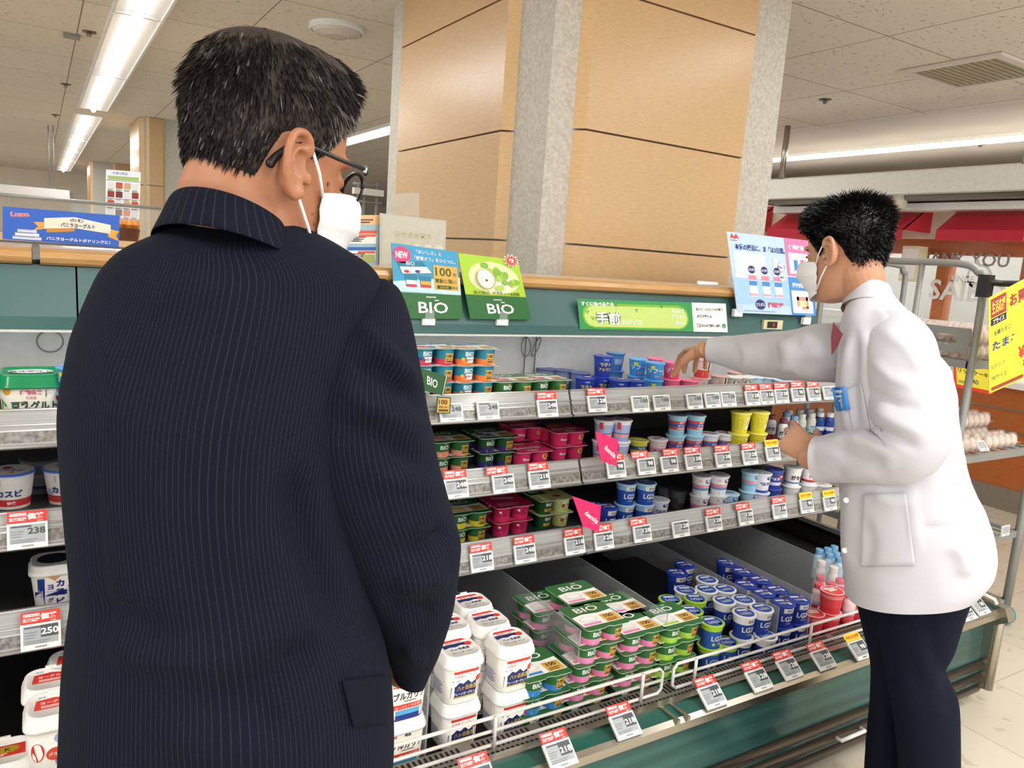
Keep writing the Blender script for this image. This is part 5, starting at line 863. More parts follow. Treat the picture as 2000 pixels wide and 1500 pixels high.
def vf_rings(vf, keys, n=64, nr=60, p=2.3):
    """keys: (y, xL, xR, half depth, depth offset) in picture points on the person's own upright plane"""
    out = []
    for y, xl, xr, hd, v in cr(keys, nr):
        a = vf.pt(xl, y, v); c = vf.pt(xr, y, v); C = (a+c)/2; C[2] = (a[2]+c[2])/2
        out.append(ringpts(C, (c-a)/2, vf.n*hd, n, p))
    return out
def tube_rings(path, n=40, nr=40, flat=1.0, up=(0, 0, 1)):
    """path: (x, y, z, radius) smooth sleeve or limb"""
    K = cr(path, nr); out = []; U = A(*up)
    for i in range(nr):
        t = K[min(i+1, nr-1), :3]-K[max(i-1, 0), :3]; t /= np.linalg.norm(t); a = np.cross(t, U); a /= np.linalg.norm(a)+1e-9; b = np.cross(a, t); U = b if i == 0 else b
        out.append([K[i, :3]+K[i, 3]*(math.cos(q)*a+flat*math.sin(q)*b) for q in np.arange(n)*2*PI/n])
    return out
# head: profile rows (z, front, back, half width)
HP = np.array([(-.128, .058, .028, .018), (-.122, .078, -.000, .034), (-.108, .088, -.022, .047), (-.09, .091, -.045, .056), (-.07, .091, -.062, .062), (-.045, .090, -.078, .068), (-.02, .089, -.090, .072), (.0, .086, -.098, .0745), (.022, .092, -.102, .0755), (.045, .094, -.104, .0755), (.07, .090, -.101, .073), (.092, .078, -.091, .065), (.107, .058, -.073, .051), (.116, .03, -.045, .031), (.119, .004, -.012, .006)])
def hprof(z): return [np.interp(z, HP[:, 0], HP[:, k]) for k in (1, 2, 3)]
HS = cr(HP, 90)
def hprof(z): return [np.interp(z, HS[:, 0], HS[:, k]) for k in (1, 2, 3)]
def hpt(th, z, off=0.0):
    """head-local point: th = 0 front, pi/2 = the head's right (+x), z up; off along the outward direction"""
    f, bk, w = hprof(z); c, s = math.cos(th), math.sin(th); p = 2.25; cc = math.copysign(abs(c)**(2/p), c); ss = math.copysign(abs(s)**(2/p), s)
    mid = (f+bk)/2; hd = (f-bk)/2; q = A(w*ss, mid+hd*cc, z)
    if off: 
        o = A(s*1.0, c, max(0, (z-.03)/.07)**1.6*1.4-max(0, (-z-.1)/.03)); q = q+o/np.linalg.norm(o)*off
    return q
def head_into(b, M, m):
    """skull, nose, brow, lips and ears as closed shapes that the remesh fuses"""
    X = lambda q: (M @ Vector(q))[:]
    b.loft([[X(hpt(t, z)) for t in np.arange(48)*2*PI/48] for z in np.linspace(-.128, .119, 46)], m)
    def blob(c, r, n=12):
        b.loft([[X((c[0]+r[0]*math.sin(f)*math.cos(t), c[1]+r[1]*math.sin(f)*math.sin(t), c[2]+r[2]*math.cos(f))) for t in np.arange(n)*2*PI/n] for f in np.linspace(.08, PI-.08, 9)], m)
    b.loft([[X((w*math.cos(t), y+d*math.sin(t), z)) for t in np.arange(10)*2*PI/10] for z, y, w, d in ((.018, .088, .008, .008), (.0, .094, .009, .010), (-.02, .103, .012, .012), (-.034, .104, .015, .013), (-.042, .098, .016, .010))], m)
    for s in (-1, 1):
        blob((s*.030, .084, .022), (.022, .014, .008)); blob((s*.031, .079, -.001), (.015, .013, .011)); blob((s*.042, .070, -.03), (.026, .022, .02))
        # ear: rim, bowl plate and lobe
        O = A(s*.0745, -.008, -.012); 
        def E(u, v, w): return X(O+A(s*(w+.010+.20*max(0, -u)), u, v*.88))   # u forward, v up, w outward; plate flares back
        rim = [(.012, .022, 0), (.008, .036, .004), (-.006, .042, .008), (-.020, .036, .011), (-.026, .020, .012), (-.025, .002, .011), (-.020, -.014, .008), (-.012, -.026, .004), (-.002, -.032, .002), (.006, -.026, .0)]
        K = cr(rim, 28); b.tube([E(*q) for q in K], [.0052]*20+list(np.linspace(.0054, .0078, 8)), m, 8, roundcap=True)
        b.tube([E(*q) for q in cr([(.004, .024, .004), (-.010, .022, .006), (-.015, .006, .006), (-.010, -.010, .004), (.002, -.018, .002)], 14)], .0034, m, 8, roundcap=True)
        b.loft([[E(-.007+.0185*k*math.cos(t), .004+.036*k*math.sin(t), w) for t in np.arange(20)*2*PI/20] for k, w in ((.4, -.012), (1, -.010), (1, -.001), (.8, .0), (.3, -.004))], m)
        blob((s*.080, .010, -.018), (.005, .006, .008))
    blob((0, .094, -.062), (.024, .010, .006)); blob((0, .094, -.074), (.02, .010, .007))
def hand_into(b, M, side, curl, m, spread=.10, thumb=(.55, .3), sc=1.0):
    """wrist at origin, fingers along +y, back of the hand +z, thumb on the side*x side; curl = bends of (index..little) per joint"""
    X = lambda q: (M @ Vector([k*sc for k in q]))[:]
    b.loft([[X((w*math.cos(t)+x0, y, th*math.sin(t)+z)) for t in np.arange(16)*2*PI/16] for y, w, th, z, x0 in ((-.02, .022, .019, 0, 0), (-.006, .026, .019, 0, 0), (.015, .032, .018, .0, 0), (.05, .039, .016, .001, 0), (.08, .041, .0135, .003, 0), (.094, .037, .010, .003, 0))], m)
    L = [(.043, .026, .021), (.047, .030, .022), (.044, .028, .021), (.034, .021, .018)]; xs = [.030, .010, -.011, -.030]; ys = [.088, .094, .089, .080]; rr = [.0088, .0092, .0088, .0078]
    for i in range(4):
        p = A(side*xs[i], ys[i]-.018, .003); a = spread*(1.5-i)*.5*side; ang = 0; pts = [p.copy(), p+A(0, .018, 0)]; p = pts[-1]; rad = [rr[i]*.95, rr[i]*1.06]
        for j in range(3):
            ang += curl[i][j]; d = A(math.sin(a)*math.cos(ang), math.cos(a)*math.cos(ang), -math.sin(ang))
            pts += [p+d*L[i][j]*.5, p+d*L[i][j]]; rad += [rr[i]*(.93-.07*j), rr[i]*(1.0-.1*j)]; p = pts[-1]
        b.tube([X(q) for q in pts], [r*sc for r in rad], m, 10, roundcap=True)
    p = A(side*.022, .018, -.004); d = A(side*math.sin(thumb[0]+.25), math.cos(thumb[0]+.25), -math.sin(thumb[1])); d /= np.linalg.norm(d); q = p+d*.046; d2 = A(side*math.sin(thumb[0]-.25), math.cos(thumb[0]-.25), -math.sin(thumb[1]+.3)); d2 /= np.linalg.norm(d2)
    b.tube([X(p), X(p+d*.024), X(q), X(q+d2*.016), X(q+d2*.032), X(q+d2*.052)], [k*sc for k in (.015, .0135, .0108, .0098, .0096, .0082)], m, 10, roundcap=True)
def fuse(b, name, voxel, smooth, m, parent):
    """weld closed shapes into one continuous skin"""
    o = b.build('tmp'); r = o.modifiers.new('r', 'REMESH'); r.mode = 'VOXEL'; r.voxel_size = voxel; r.use_smooth_shade = True
    s = o.modifiers.new('s', 'SMOOTH'); s.factor = .5; s.iterations = smooth
    me = bpy.data.meshes.new_from_object(o.evaluated_get(bpy.context.evaluated_depsgraph_get())); bpy.data.objects.remove(o)
    me.name = name; me.materials.clear(); me.materials.append(m); me.polygons.foreach_set('use_smooth', [True]*len(me.polygons))
    q = bpy.data.objects.new(name, me); COL.objects.link(q); q.parent = parent; return q
def skin_mat(name, c, blush, spots=False):
    m = mat(name, c, .45, sss=.12, nscale=9, namt=.10, spec=.4); nt = m.node_tree
    rp = [n for n in nt.nodes if n.type == 'VALTORGB'][0]; rp.color_ramp.elements[0].color = (*lin(blush), 1); rp.color_ramp.elements[1].color = (*lin(c), 1)
    return m
def patch(bvh, poly, nu, nv, off, th, m, name, parent, label=None, draw=None):
    """a thin cloth or card piece lying on a body surface; poly = TL, TR, BR, BL picture points"""
    TL, TR, BR, BL = [np.array(q, float) for q in poly]; g = []
    for j in range(nv+1):
        row = []
        for i in range(nu+1):
            u, v = i/nu, j/nv; p = (TL*(1-u)+TR*u)*(1-v)+(BL*(1-u)+BR*u)*v; d = ray(*p); d = d/np.linalg.norm(d)
            h = bvh.ray_cast(Vector(CAM), Vector(d)); row.append((np.array(h[0]) if h[0] else None, d))
        g.append(row)
    pts = [q[0] for r in g for q in r if q[0] is not None]
    if not pts: return None
    mean = np.mean(pts, 0)
    for r in g:
        for i, (p, d) in enumerate(r):
            if p is None: p = CAM+d*((mean-CAM)@d)
            r[i] = (p, d)
    b = MB(); n = nu+1
    top = [p-d*off for r in g for p, d in r]; bot = [p-d*(off-th) for r in g for p, d in r]; k = len(top)
    fs = [(j*n+i, j*n+i+1, (j+1)*n+i+1, (j+1)*n+i) for j in range(nv) for i in range(nu)]
    per = [i for i in range(n)]+[j*n+nu for j in range(1, nv+1)]+[nv*n+i for i in range(nu-1, -1, -1)]+[j*n for j in range(nv-1, 0, -1)]
    fs += [tuple(q+k for q in f[::-1]) for f in fs]+[(a, a+k, c+k, c) for a, c in zip(per, per[1:]+per[:1])]
    b.add(top+bot, fs, m, True)
    if draw: draw(b, [np.array(top[i]) for i in (0, nu, nv*n+nu, nv*n)])
    o = b.build(name, parent)
    if label: o['label'] = label
    return o
def bvh_of(*mbs):
    v = []; f = []
    for b in mbs: k = len(v); v += b.v; f += [[i+k for i in q] for q in b.f]
    return BVHTree.FromPolygons(v, f)
def hair_strands(M, seeds, m, wid=.0011, name='hair_strands', parent=None):
    """seeds: head-local (root, direction, length, lift); each strand a tapered ribbon of three pieces bending down"""
    V = []; Fc = []
    for p, d, L, bend in seeds:
        p = np.array(p); d = np.array(d)/np.linalg.norm(d); sd = np.cross(d, rng.normal(size=3)); sd /= np.linalg.norm(sd)+1e-9; k = len(V)
        q = p.copy(); 
        for j in range(4):
            w = wid*(1, .9, .6, .12)[j]; V += [q-sd*w, q+sd*w]; d = d+np.array(bend)*.33; d /= np.linalg.norm(d); q = q+d*L/3
        Fc += [(k+2*j, k+2*j+1, k+2*j+3, k+2*j+2) for j in range(3)]
    Mn = np.array(M); V = np.array(V)@Mn[:3, :3].T+Mn[:3, 3]
    b = MB(); b.add(V, Fc, m, True); return b
def hair_shell(M, line, thick, m, n=96, s=34):
    b = MB(); rows = []
    for j in range(s+1):
        u = j/s; r = []
        for t in np.arange(n)*2*PI/n:
            z0 = line(t); z = z0+(.1188-z0)*(1-(1-u)**1.35); r.append((M @ Vector(hpt(t, z, thick(t, z)*min(1, .18+u*4.5)))[:].__class__(hpt(t, z, thick(t, z)*min(1, .18+u*4.5))))[:] if False else tuple(M @ Vector(hpt(t, z, thick(t, z)*min(1, .18+u*4.5)))))
        rows.append(r)
    b.loft(rows, m, caps=True); return b
def headM(center, fwd, pitch, roll=0.0, sc=1.0):
    f = A(fwd[0], fwd[1], 0); f /= np.linalg.norm(f); R = A(f[1], -f[0], 0)
    M = Matrix(((R[0], f[0], 0, center[0]), (R[1], f[1], 0, center[1]), (0, 0, 1, center[2]), (0, 0, 0, 1)))
    return M @ Matrix.Rotation(-pitch, 4, 'X') @ Matrix.Rotation(roll, 4, 'Y') @ Matrix.Diagonal((sc[0], sc[1], sc[2], 1) if hasattr(sc, '__len__') else (sc, sc, sc, 1))
def rot2(v, deg): a = math.radians(deg); return A(v[0]*math.cos(a)-v[1]*math.sin(a), v[0]*math.sin(a)+v[1]*math.cos(a), 0)
def mask_mesh(M, m, zt=-.012, zb=-.118, half=1.22):
    """pleated mask: a cupped sheet over nose and chin"""
    b = MB(); g = []; nu, nv = 28, 18
    for j in range(nv+1):
        v = j/nv; z = zt+(zb-zt)*v; r = []
        for i in range(nu+1):
            th = -half+2*half*i/nu; k = abs(i/nu-.5)*2; hh = (1-k**2.2*.26); zz = (zt+zb)/2+(z-(zt+zb)/2)*hh
            zc = max(zz, -.118); off = .006+.044*(1-k)**.95*math.exp(-((v-.25)/.42)**2)+.005*(1-k)+.0016*math.sin(v*PI*7)*(1-k*.3)
            p = hpt(th, max(zc, -.095), off); p[2] = zz; r.append(p)
        g.append(r)
    P = np.array(g); n = nu+1; k = n*(nv+1); inn = P.copy(); ctr = P.mean((0, 1)); inn = inn-(inn-A(0, 0, 0))*A(.018, .018, 0)
    V = np.concatenate([P.reshape(-1, 3), inn.reshape(-1, 3)]); fs = [(j*n+i, j*n+i+1, (j+1)*n+i+1, (j+1)*n+i) for j in range(nv) for i in range(nu)]
    per = [i for i in range(n)]+[j*n+nu for j in range(1, nv+1)]+[nv*n+i for i in range(nu-1, -1, -1)]+[j*n for j in range(nv-1, 0, -1)]
    fs += [tuple(q+k for q in f[::-1]) for f in fs]+[(a, a+k, c+k, c) for a, c in zip(per, per[1:]+per[:1])]
    b.add([tuple(M @ Vector(q)) for q in V], fs, m, True); return b, P
def strap_pts(M, P, side, top):
    e = P[1 if top else -2][0 if side < 0 else -1]; O = A(side*.0745, -.008, -.012)
    tgt = [O+A(side*.010, .014, .026), O+A(side*.006, .008, .034)] if top else [O+A(side*.008, .006, -.026), O+A(side*.004, .0, -.024)]
    mid = (e+tgt[0])/2; 
    return [tuple(M @ Vector(q)) for q in [e, mid+A(side*.004, 0, 0)]+tgt]

# ================= the suited man in front =================
man = VF(480, 800, .90); mc = man.pt(480, 1500); base = (mc[0], mc[1], 0)
suitm = bpy.data.materials.new('pinstripe_wool'); suitm.use_nodes = True; nt = suitm.node_tree; N = nt.nodes; Lk = nt.links; bs = N['Principled BSDF']; bs.inputs['Roughness'].default_value = .9; bs.inputs['Sheen Weight'].default_value = 0.0; bs.inputs['Specular IOR Level'].default_value = .12
tcn = N.new('ShaderNodeTexCoord'); uvn = N.new('ShaderNodeUVMap'); uvn.uv_map = 'stripe'; sx = N.new('ShaderNodeSeparateXYZ'); Lk.new(uvn.outputs[0], sx.inputs[0])
def nm(op, a, b_=None):
    n = N.new('ShaderNodeMath'); n.operation = op
    for i, q in enumerate((a, b_)):
        if q is None: continue
        if isinstance(q, (int, float)): n.inputs[i].default_value = q
        else: Lk.new(q, n.inputs[i])
    return n.outputs[0]
st = nm('FRACT', nm('MULTIPLY', sx.outputs[0], 1.0)); line_ = nm('LESS_THAN', nm('ABSOLUTE', nm('SUBTRACT', st, .5)), .07)
nzn = N.new('ShaderNodeTexNoise'); nzn.inputs['Scale'].default_value = 500; Lk.new(tcn.outputs['Object'], nzn.inputs['Vector']); dsh = nm('MULTIPLY', line_, nm('MULTIPLY', nzn.outputs['Fac'], .62))
mxn = N.new('ShaderNodeMix'); mxn.data_type = 'RGBA'; Lk.new(dsh, mxn.inputs[0]); mxn.inputs[6].default_value = (*lin('#10141f'), 1); mxn.inputs[7].default_value = (*lin('#363e56'), 1); Lk.new(mxn.outputs[2], bs.inputs['Base Color'])
bpn = N.new('ShaderNodeBump'); bpn.inputs['Strength'].default_value = .25; bpn.inputs['Distance'].default_value = .0008; nz2 = N.new('ShaderNodeTexNoise'); nz2.inputs['Scale'].default_value = 900; Lk.new(tcn.outputs['Object'], nz2.inputs['Vector']); Lk.new(nz2.outputs['Fac'], bpn.inputs['Height']); Lk.new(bpn.outputs[0], bs.inputs['Normal'])
def stripe_uv(o, n, k, cap=True):
    """stripe coordinate runs round the garment, k stripes per turn"""
    me = o.data; uv = me.uv_layers.new(name='stripe'); li = np.zeros(len(me.loops), int); me.loops.foreach_get('vertex_index', li); q = np.zeros((len(li), 2))
    for p in me.polygons:
        ids = [l for l in p.loop_indices]; c = [li[l] % n for l in ids]
        if len(ids) == 4 and max(c)-min(c) > n/2: c = [x+n if x < n/2 else x for x in c]
        for l, x in zip(ids, c): q[l, 0] = x/n*k
    uv.data.foreach_set('uv', q.ravel())
M1 = thing('person', 'man in a navy pinstripe suit and mask seen from behind, looking at the yogurt', 'person', base)
sk1 = skin_mat('skin_tan', '#ad7757', '#9e684a')
torso = Grid(vf_rings(man, [(405, 395, 545, .045, .03), (432, 350, 585, .065, .02), (456, 306, 622, .08, .01), (486, 242, 672, .095, 0), (520, 205, 722, .105, 0), (560, 182, 742, .115, 0), (640, 150, 738, .13, 0), (720, 131, 722, .14, 0), (800, 122, 705, .148, 0), (900, 127, 690, .15, 0), (1000, 135, 695, .15, 0), (1130, 146, 718, .152, 0), (1200, 139, 737, .155, 0), (1290, 129, 757, .158, 0), (1400, 124, 763, .16, 0), (1500, 121, 758, .165, 0), (1600, 118, 752, .168, 0), (1700, 118, 752, .168, 0)], 96, 110, 2.5))
torso.folds([([(420, 1400), (520, 1330), (640, 1240)], -.010, 34), ([(360, 1330), (470, 1270), (600, 1190)], .006, 40), ([(300, 1420), (430, 1470), (560, 1480)], .006, 40), ([(170, 900), (190, 1100), (200, 1300)], -.004, 16), ([(560, 900), (600, 1060), (690, 1260)], -.012, 30), ([(512, 1500), (520, 1440), (534, 1350)], -.006, 7), ([(500, 1500), (508, 1440), (524, 1350)], .003, 8), ([(290, 600), (380, 560), (520, 600)], .004, 40), ([(195, 640), (230, 760), (240, 860)], .004, 30), ([(470, 470), (480, 800), (500, 1300)], -.0025, 6), ([(540, 880), (480, 1000), (430, 1150)], .005, 30), ([(180, 1180), (260, 1220), (340, 1230)], -.006, 26), ([(200, 1260), (300, 1290), (420, 1280)], .006, 26)], 1.7)
tb = torso.mb(suitm); jk = tb.build('jacket', M1, loc=tuple(-q for q in base)); stripe_uv(jk, 96, 216)
sleeve = Grid(vf_rings(man, [(545, 716, 752, .02, -.01), (562, 690, 776, .045, -.012), (600, 650, 792, .07, -.02), (650, 612, 804, .085, -.03), (700, 587, 814, .09, -.035), (760, 564, 825, .092, -.04), (850, 555, 842, .09, -.04), (950, 577, 866, .085, -.035), (1040, 613, 894, .08, -.02), (1100, 648, 891, .078, -.01), (1180, 695, 880, .07, .02), (1250, 738, 858, .06, .05), (1300, 762, 838, .045, .07), (1322, 768, 828, .042, .08)], 72, 90, 2.2))
sleeve.folds([([(700, 640), (760, 690), (815, 760)], .006, 16), ([(690, 700), (750, 730), (830, 800)], -.007, 16), ([(660, 760), (740, 800), (840, 850)], .006, 18), ([(640, 830), (730, 850), (850, 930)], -.006, 18), ([(700, 930), (800, 940), (870, 960)], .005, 20), ([(790, 1090), (840, 1060), (885, 1030)], -.008, 16), ([(770, 1150), (830, 1130), (880, 1120)], .006, 20), ([(740, 1180), (800, 1190), (860, 1200)], -.006, 18), ([(790, 1260), (810, 1280), (835, 1290)], .006, 12)], 1.8)
sb = sleeve.mb(suitm, caps=True); sl = sb.build('sleeve', jk); stripe_uv(sl, 72, 96)
lsl = Grid(vf_rings(man, [(560, 186, 262, .03, .02), (620, 156, 262, .07, .04), (700, 134, 262, .08, .05), (850, 126, 270, .08, .06), (1000, 138, 280, .075, .07), (1120, 150, 300, .07, .09), (1220, 170, 300, .055, .14)], 48, 50, 2.2)); lb = lsl.mb(suitm); ls = lb.build('sleeve', jk); stripe_uv(ls, 48, 90)
# collar: a folded band round the neck
def band(vf, rows, n=56, fd=(0, 1)):
    """rows: (cx, cy, half width px, half depth m, depth offset, front drop px): tilted hoops from inner edge over the fold to the outer edge"""
    R = []
    for cx, cy, hw, hd, v, drop in rows:
        r = []
        for t in np.arange(n)*2*PI/n:
            c, s = math.cos(t), math.sin(t); r.append(vf.pt(cx+hw*c, cy+drop*((c*fd[0]+s*fd[1])*.5+.5), v+hd*s))
        R.append(r)
    return R
cl = MB(); cl.loft(cr(np.array(band(man, [(466, 402, 100, .070, .005, 110), (458, 374, 106, .074, .0, 112), (453, 364, 113, .080, -.004, 114), (450, 372, 122, .087, -.006, 116), (450, 402, 138, .098, -.006, 122), (452, 436, 158, .112, -.004, 128), (454, 430, 150, .100, .0, 128)], 56, (.66, .75))).reshape(7, -1), 26).reshape(26, 56, 3), suitm, caps=False)
co1 = cl.build('collar', jk); stripe_uv(co1, 56, 40)
sh = MB(); sh.loft(cr(np.array(band(man, [(486, 420, 92, .066, .010, 104), (482, 392, 95, .068, .006, 108), (482, 388, 99, .070, .004, 108), (484, 422, 104, .072, .004, 112)], 56, (.66, .75))).reshape(4, -1), 12).reshape(12, 56, 3), mat('white_shirt', '#e4e4e6', .6), caps=False); sh.build('shirt_collar', jk)
bv = bvh_of(tb)
patch(bv, [(668, 1330), (752, 1318), (757, 1412), (690, 1420)], 14, 10, .006, .005, suitm, 'pocket_flap', jk)
# head and body skin
hc = man.pt(525, 322, .015); view = man.n; H1 = headM(hc, rot2(view, -63), .17, -.03, (.93, .88, 1.0))
bd = MB(); head_into(bd, H1, sk1)
nk0 = np.array(H1 @ Vector((0, -.035, -.055))); nk1 = man.pt(500, 520, .02)
bd.loft(tube_rings([(*np.array(H1 @ Vector((0, -.03, -.02))), .058), (*nk0, .062), (*((nk0*.5+nk1*.5)+view*(-.008)), .064), (*nk1, .062), (*(nk1-A(0, 0, .06)), .06)], 24, 16), sk1)
bd.loft(vf_rings(man, [(520, 400, 590, .06, .02), (580, 260, 670, .08, .01), (800, 180, 660, .11, 0), (1200, 200, 690, .12, 0), (1600, 180, 690, .13, 0)], 32, 24), sk1)
cuf = man.pt(800, 1300, .085); hm = Matrix.Translation(cuf) @ Matrix(((man.u[0], man.n[0]*.8-man.u[0]*.6, 0, 0), (man.u[1], man.n[1]*.8-man.u[1]*.6, 0, 0), (0, 0, 1, 0), (0, 0, 0, 1))).to_3x3().normalized().to_4x4()
el = man.pt(770, 1050, .0); shd = man.pt(680, 640, -.02)
bd.loft(tube_rings([(*shd, .05), (*el, .043), (*cuf, .028), (*(cuf+np.array(hm.to_3x3() @ Vector((0, .05, 0)))), .026)], 16, 20), sk1)
hand_into(bd, hm @ Matrix.Translation((0, .045, 0)), -1, [(.5, .6, .4)]*4, sk1)
fuse(bd, 'body', .0032, 4, sk1, M1).location = tuple(-q for q in base)
# trousers and shoes, mostly below the picture
tm = mat('navy_trousers', '#131725', .9, nscale=200, spec=.1); tr = MB()
for xa, xb in ((160, 440), (430, 735)):
    ks = [(1620, xa, xb, .13, 0), (1750, xa+5, xb-5, .12, 0)]; a = man.pt((xa+xb)/2, 1700)
    tr.loft(tube_rings([(a[0], a[1], .86, .125), (a[0], a[1], .65, .11), (a[0], a[1], .4, .095), (a[0], a[1], .05, .085)], 28, 24), tm)
tr.build('trousers', M1, loc=tuple(-q for q in base))
for xa in (300, 580):
    a = man.pt(xa, 1700); b = MB(); b.loft([[a+A(w*math.cos(t)*1, 0, 0)*0+man.u*w*math.cos(t)+man.n*(d0+ln*math.sin(t))+A(0, 0, z-a[2]) for t in np.arange(20)*2*PI/20] for z, w, ln, d0 in ((.0, .045, .13, .05), (.03, .047, .13, .05), (.06, .042, .1, .03), (.09, .036, .06, .0))], blackp); b.build('shoe', M1, loc=tuple(-q for q in base))
# hair
hrm = mat('black_hair', '#1b1614', .6, nscale=120, namt=.35, spec=.25); hrm2 = mat('thinning_hair', '#2a211b', .65, nscale=90, namt=.3); greyh = mat('grey_hair', '#6d6762', .5)
def line1(t):
    a = abs(((t+PI) % (2*PI))-PI)   # 0 front .. pi back
    return float(np.interp(a, [0, .5, .85, 1.15, 1.35, 1.55, 1.75, 2.0, 2.4, PI], [.088, .083, .062, .022, .004, .030, .030, -.014, -.056, -.078]))
def thick1(t, z): a = abs(((t+PI) % (2*PI))-PI); return .004+.005*min(1, max(0, (z+.05)/.1))+.011*min(1, max(0, (z-.05)/.05))+.004*min(1, max(0, (1.3-a)*2))*min(1, max(0, (z-.06)*30))
hb = hair_shell(H1, line1, thick1, hrm2); hs = hb.build('hair', M1, loc=tuple(-q for q in base))
seeds = []; seedg = []
CRN = A(.0, -.045, .112)
for i in range(20000):
    t = rng.uniform(-PI, PI); z0 = line1(t); z = z0+(.117-z0)*rng.uniform(0, 1)**.85; a = abs(t)
    if z > .1145: continue
    crown = math.hypot(hpt(t, z)[0], hpt(t, z)[1]+.045) < .055 and z > .07
    if crown and rng.uniform() < .55: continue
    side_thin = (1.2 < t < 2.1) and .03 < z < .1
    if side_thin and rng.uniform() < .6: continue
    p = hpt(t, z, thick1(t, z)*min(1, .2+(z-z0)*30)-.001); out = p-hpt(t, z); out = A(math.sin(t), math.cos(t), .3 if z < .06 else .9)
    flow = p-CRN; flow -= out*(flow@out)/(out@out); flow /= np.linalg.norm(flow)+1e-6
    if z > .112: flow = A(.3, -.6 if p[1] < -.03 else .8, -.35)+rng.normal(size=3)*.12
    if z < .03: flow = A(0, -.15, -1)
    if a < .9 and z > .07: flow = A(.25, .8, -.15)
    d = flow+out*rng.uniform(.0, .12)+rng.normal(size=3)*.09
    grey = (a < 1.35 and z < .07 and rng.uniform() < .5) or rng.uniform() < .03
    (seedg if grey else seeds).append((p, d, (rng.uniform(.012, .024) if z > .05 else rng.uniform(.008, .014))*min(1, .4+(z-z0)*25), (0, -.1, -.3)))
hair_strands(H1, seeds, hrm, .0008).build('strands', hs); 
o = hair_strands(H1, seedg, greyh).build('grey_strands', hs); o['label'] = 'grey strands at the temple'
# mask, straps, glasses
mk = mat('white_mask_cloth', '#e9eaec', .8, nscale=300, namt=.04, bump=.1)
mb_, P_ = mask_mesh(H1, mk); mo = mb_.build('face_mask', M1, loc=tuple(-q for q in base))
for s in (-1, 1):
    for top in (True, False): b = MB(); b.tube(strap_pts(H1, P_, s, top), .0019, mk, 6); b.build('strap', mo)
gl = thing('glasses', 'x', 'x'); del gl['label']; del gl['category']; gl.parent = M1; gl.location = tuple(-q for q in base)
X1 = lambda q: tuple(H1 @ Vector(q)); frm = mat('dark_spectacle_frame', '#1a1b1e', .25, .3)
for s in (-1, 1):
    b = MB(); K = [(s*.070, .098, .012), (s*.079, .088, .014), (s*.083, .05, .014), (s*.083, .0, .016), (s*.085, -.018, .012), (s*.084, -.036, -.004), (s*.083, -.044, -.016)]
    b.tube([X1(q) for q in cr(K, 24)], [.0026]*14+list(np.linspace(.0028, .0050, 10)), frm, 8, roundcap=True); b.build('temple_arm', gl)
    b = MB(); pts = [(s*(.034+.031*math.cos(t)), .112-.012*(math.cos(t)*.5+.5), -.004+.020*math.sin(t)) for t in np.arange(25)*2*PI/24]; b.tube([X1(q) for q in pts], .0017, frm, 6); b.tube([X1(pts[k]) for k in range(0, 13)], .0026, frm, 6); b.build('rim', gl)
    b = MB(); b.add([X1(q) for q in pts[:-1]], [list(range(24))], glassm); b.build('lens', gl)
    b = MB(); b.tube([X1((s*.076, .092, .0185)), X1((s*.0795, .0885, .0105))], .003, mat('silver_hinge', '#c9ccd0', .2, .9), 8); b.build('hinge', gl)
b = MB(); b.tube([X1((-.005, .112, .002)), X1((0, .116, .005)), X1((.005, .112, .002))], .002, frm, 6); b.build('bridge', gl)
b = MB(); spm = mat('age_spot', '#7a5444', .5); sv = [(1.12, -.028, .0022), (1.2, -.04, .0015), (1.05, -.045, .0018), (1.25, -.06, .0014), (1.1, -.065, .0012), (1.18, -.022, .0012), (1.0, -.012, .003), (1.3, -.05, .0012)]
for t, z, r in sv:
    o_ = hpt(t, z, .0012); b.add([X1(o_+A(r*math.cos(t)*math.cos(q), -r*math.sin(t)*math.cos(q), r*math.sin(q))) for q in np.arange(8)*PI/4], [list(range(8))], spm)
b.build('age_spots', M1, loc=tuple(-q for q in base))

# ================= the man in the white coat =================
M2v = VF(1760, 800, 1.93); c0 = M2v.pt(1790, 1400); base2 = (c0[0], c0[1], 0)
M2 = thing('person', 'man in a white coat, navy trousers and mask reaching over the shelves', 'person', base2); L2 = tuple(-q for q in base2)
coatm = mat('white_coat_cotton', '#c3c3cb', .75, nscale=400, namt=.02, spec=.3); sk2 = skin_mat('skin_light', '#c6977a', '#b98567')
co2 = Grid(vf_rings(M2v, [(548, 1690, 1724, .055, 0), (566, 1672, 1738, .075, 0), (596, 1655, 1765, .11, 0), (630, 1644, 1796, .16, 0), (680, 1638, 1826, .19, 0), (740, 1634, 1850, .20, 0), (820, 1632, 1872, .20, 0), (880, 1636, 1884, .195, 0), (940, 1640, 1896, .195, 0), (1000, 1643, 1922, .20, 0), (1040, 1644, 1940, .205, 0), (1085, 1645, 1947, .21, 0), (1118, 1650, 1940, .212, 0), (1140, 1652, 1918, .212, 0)], 112, 120, 2.4))
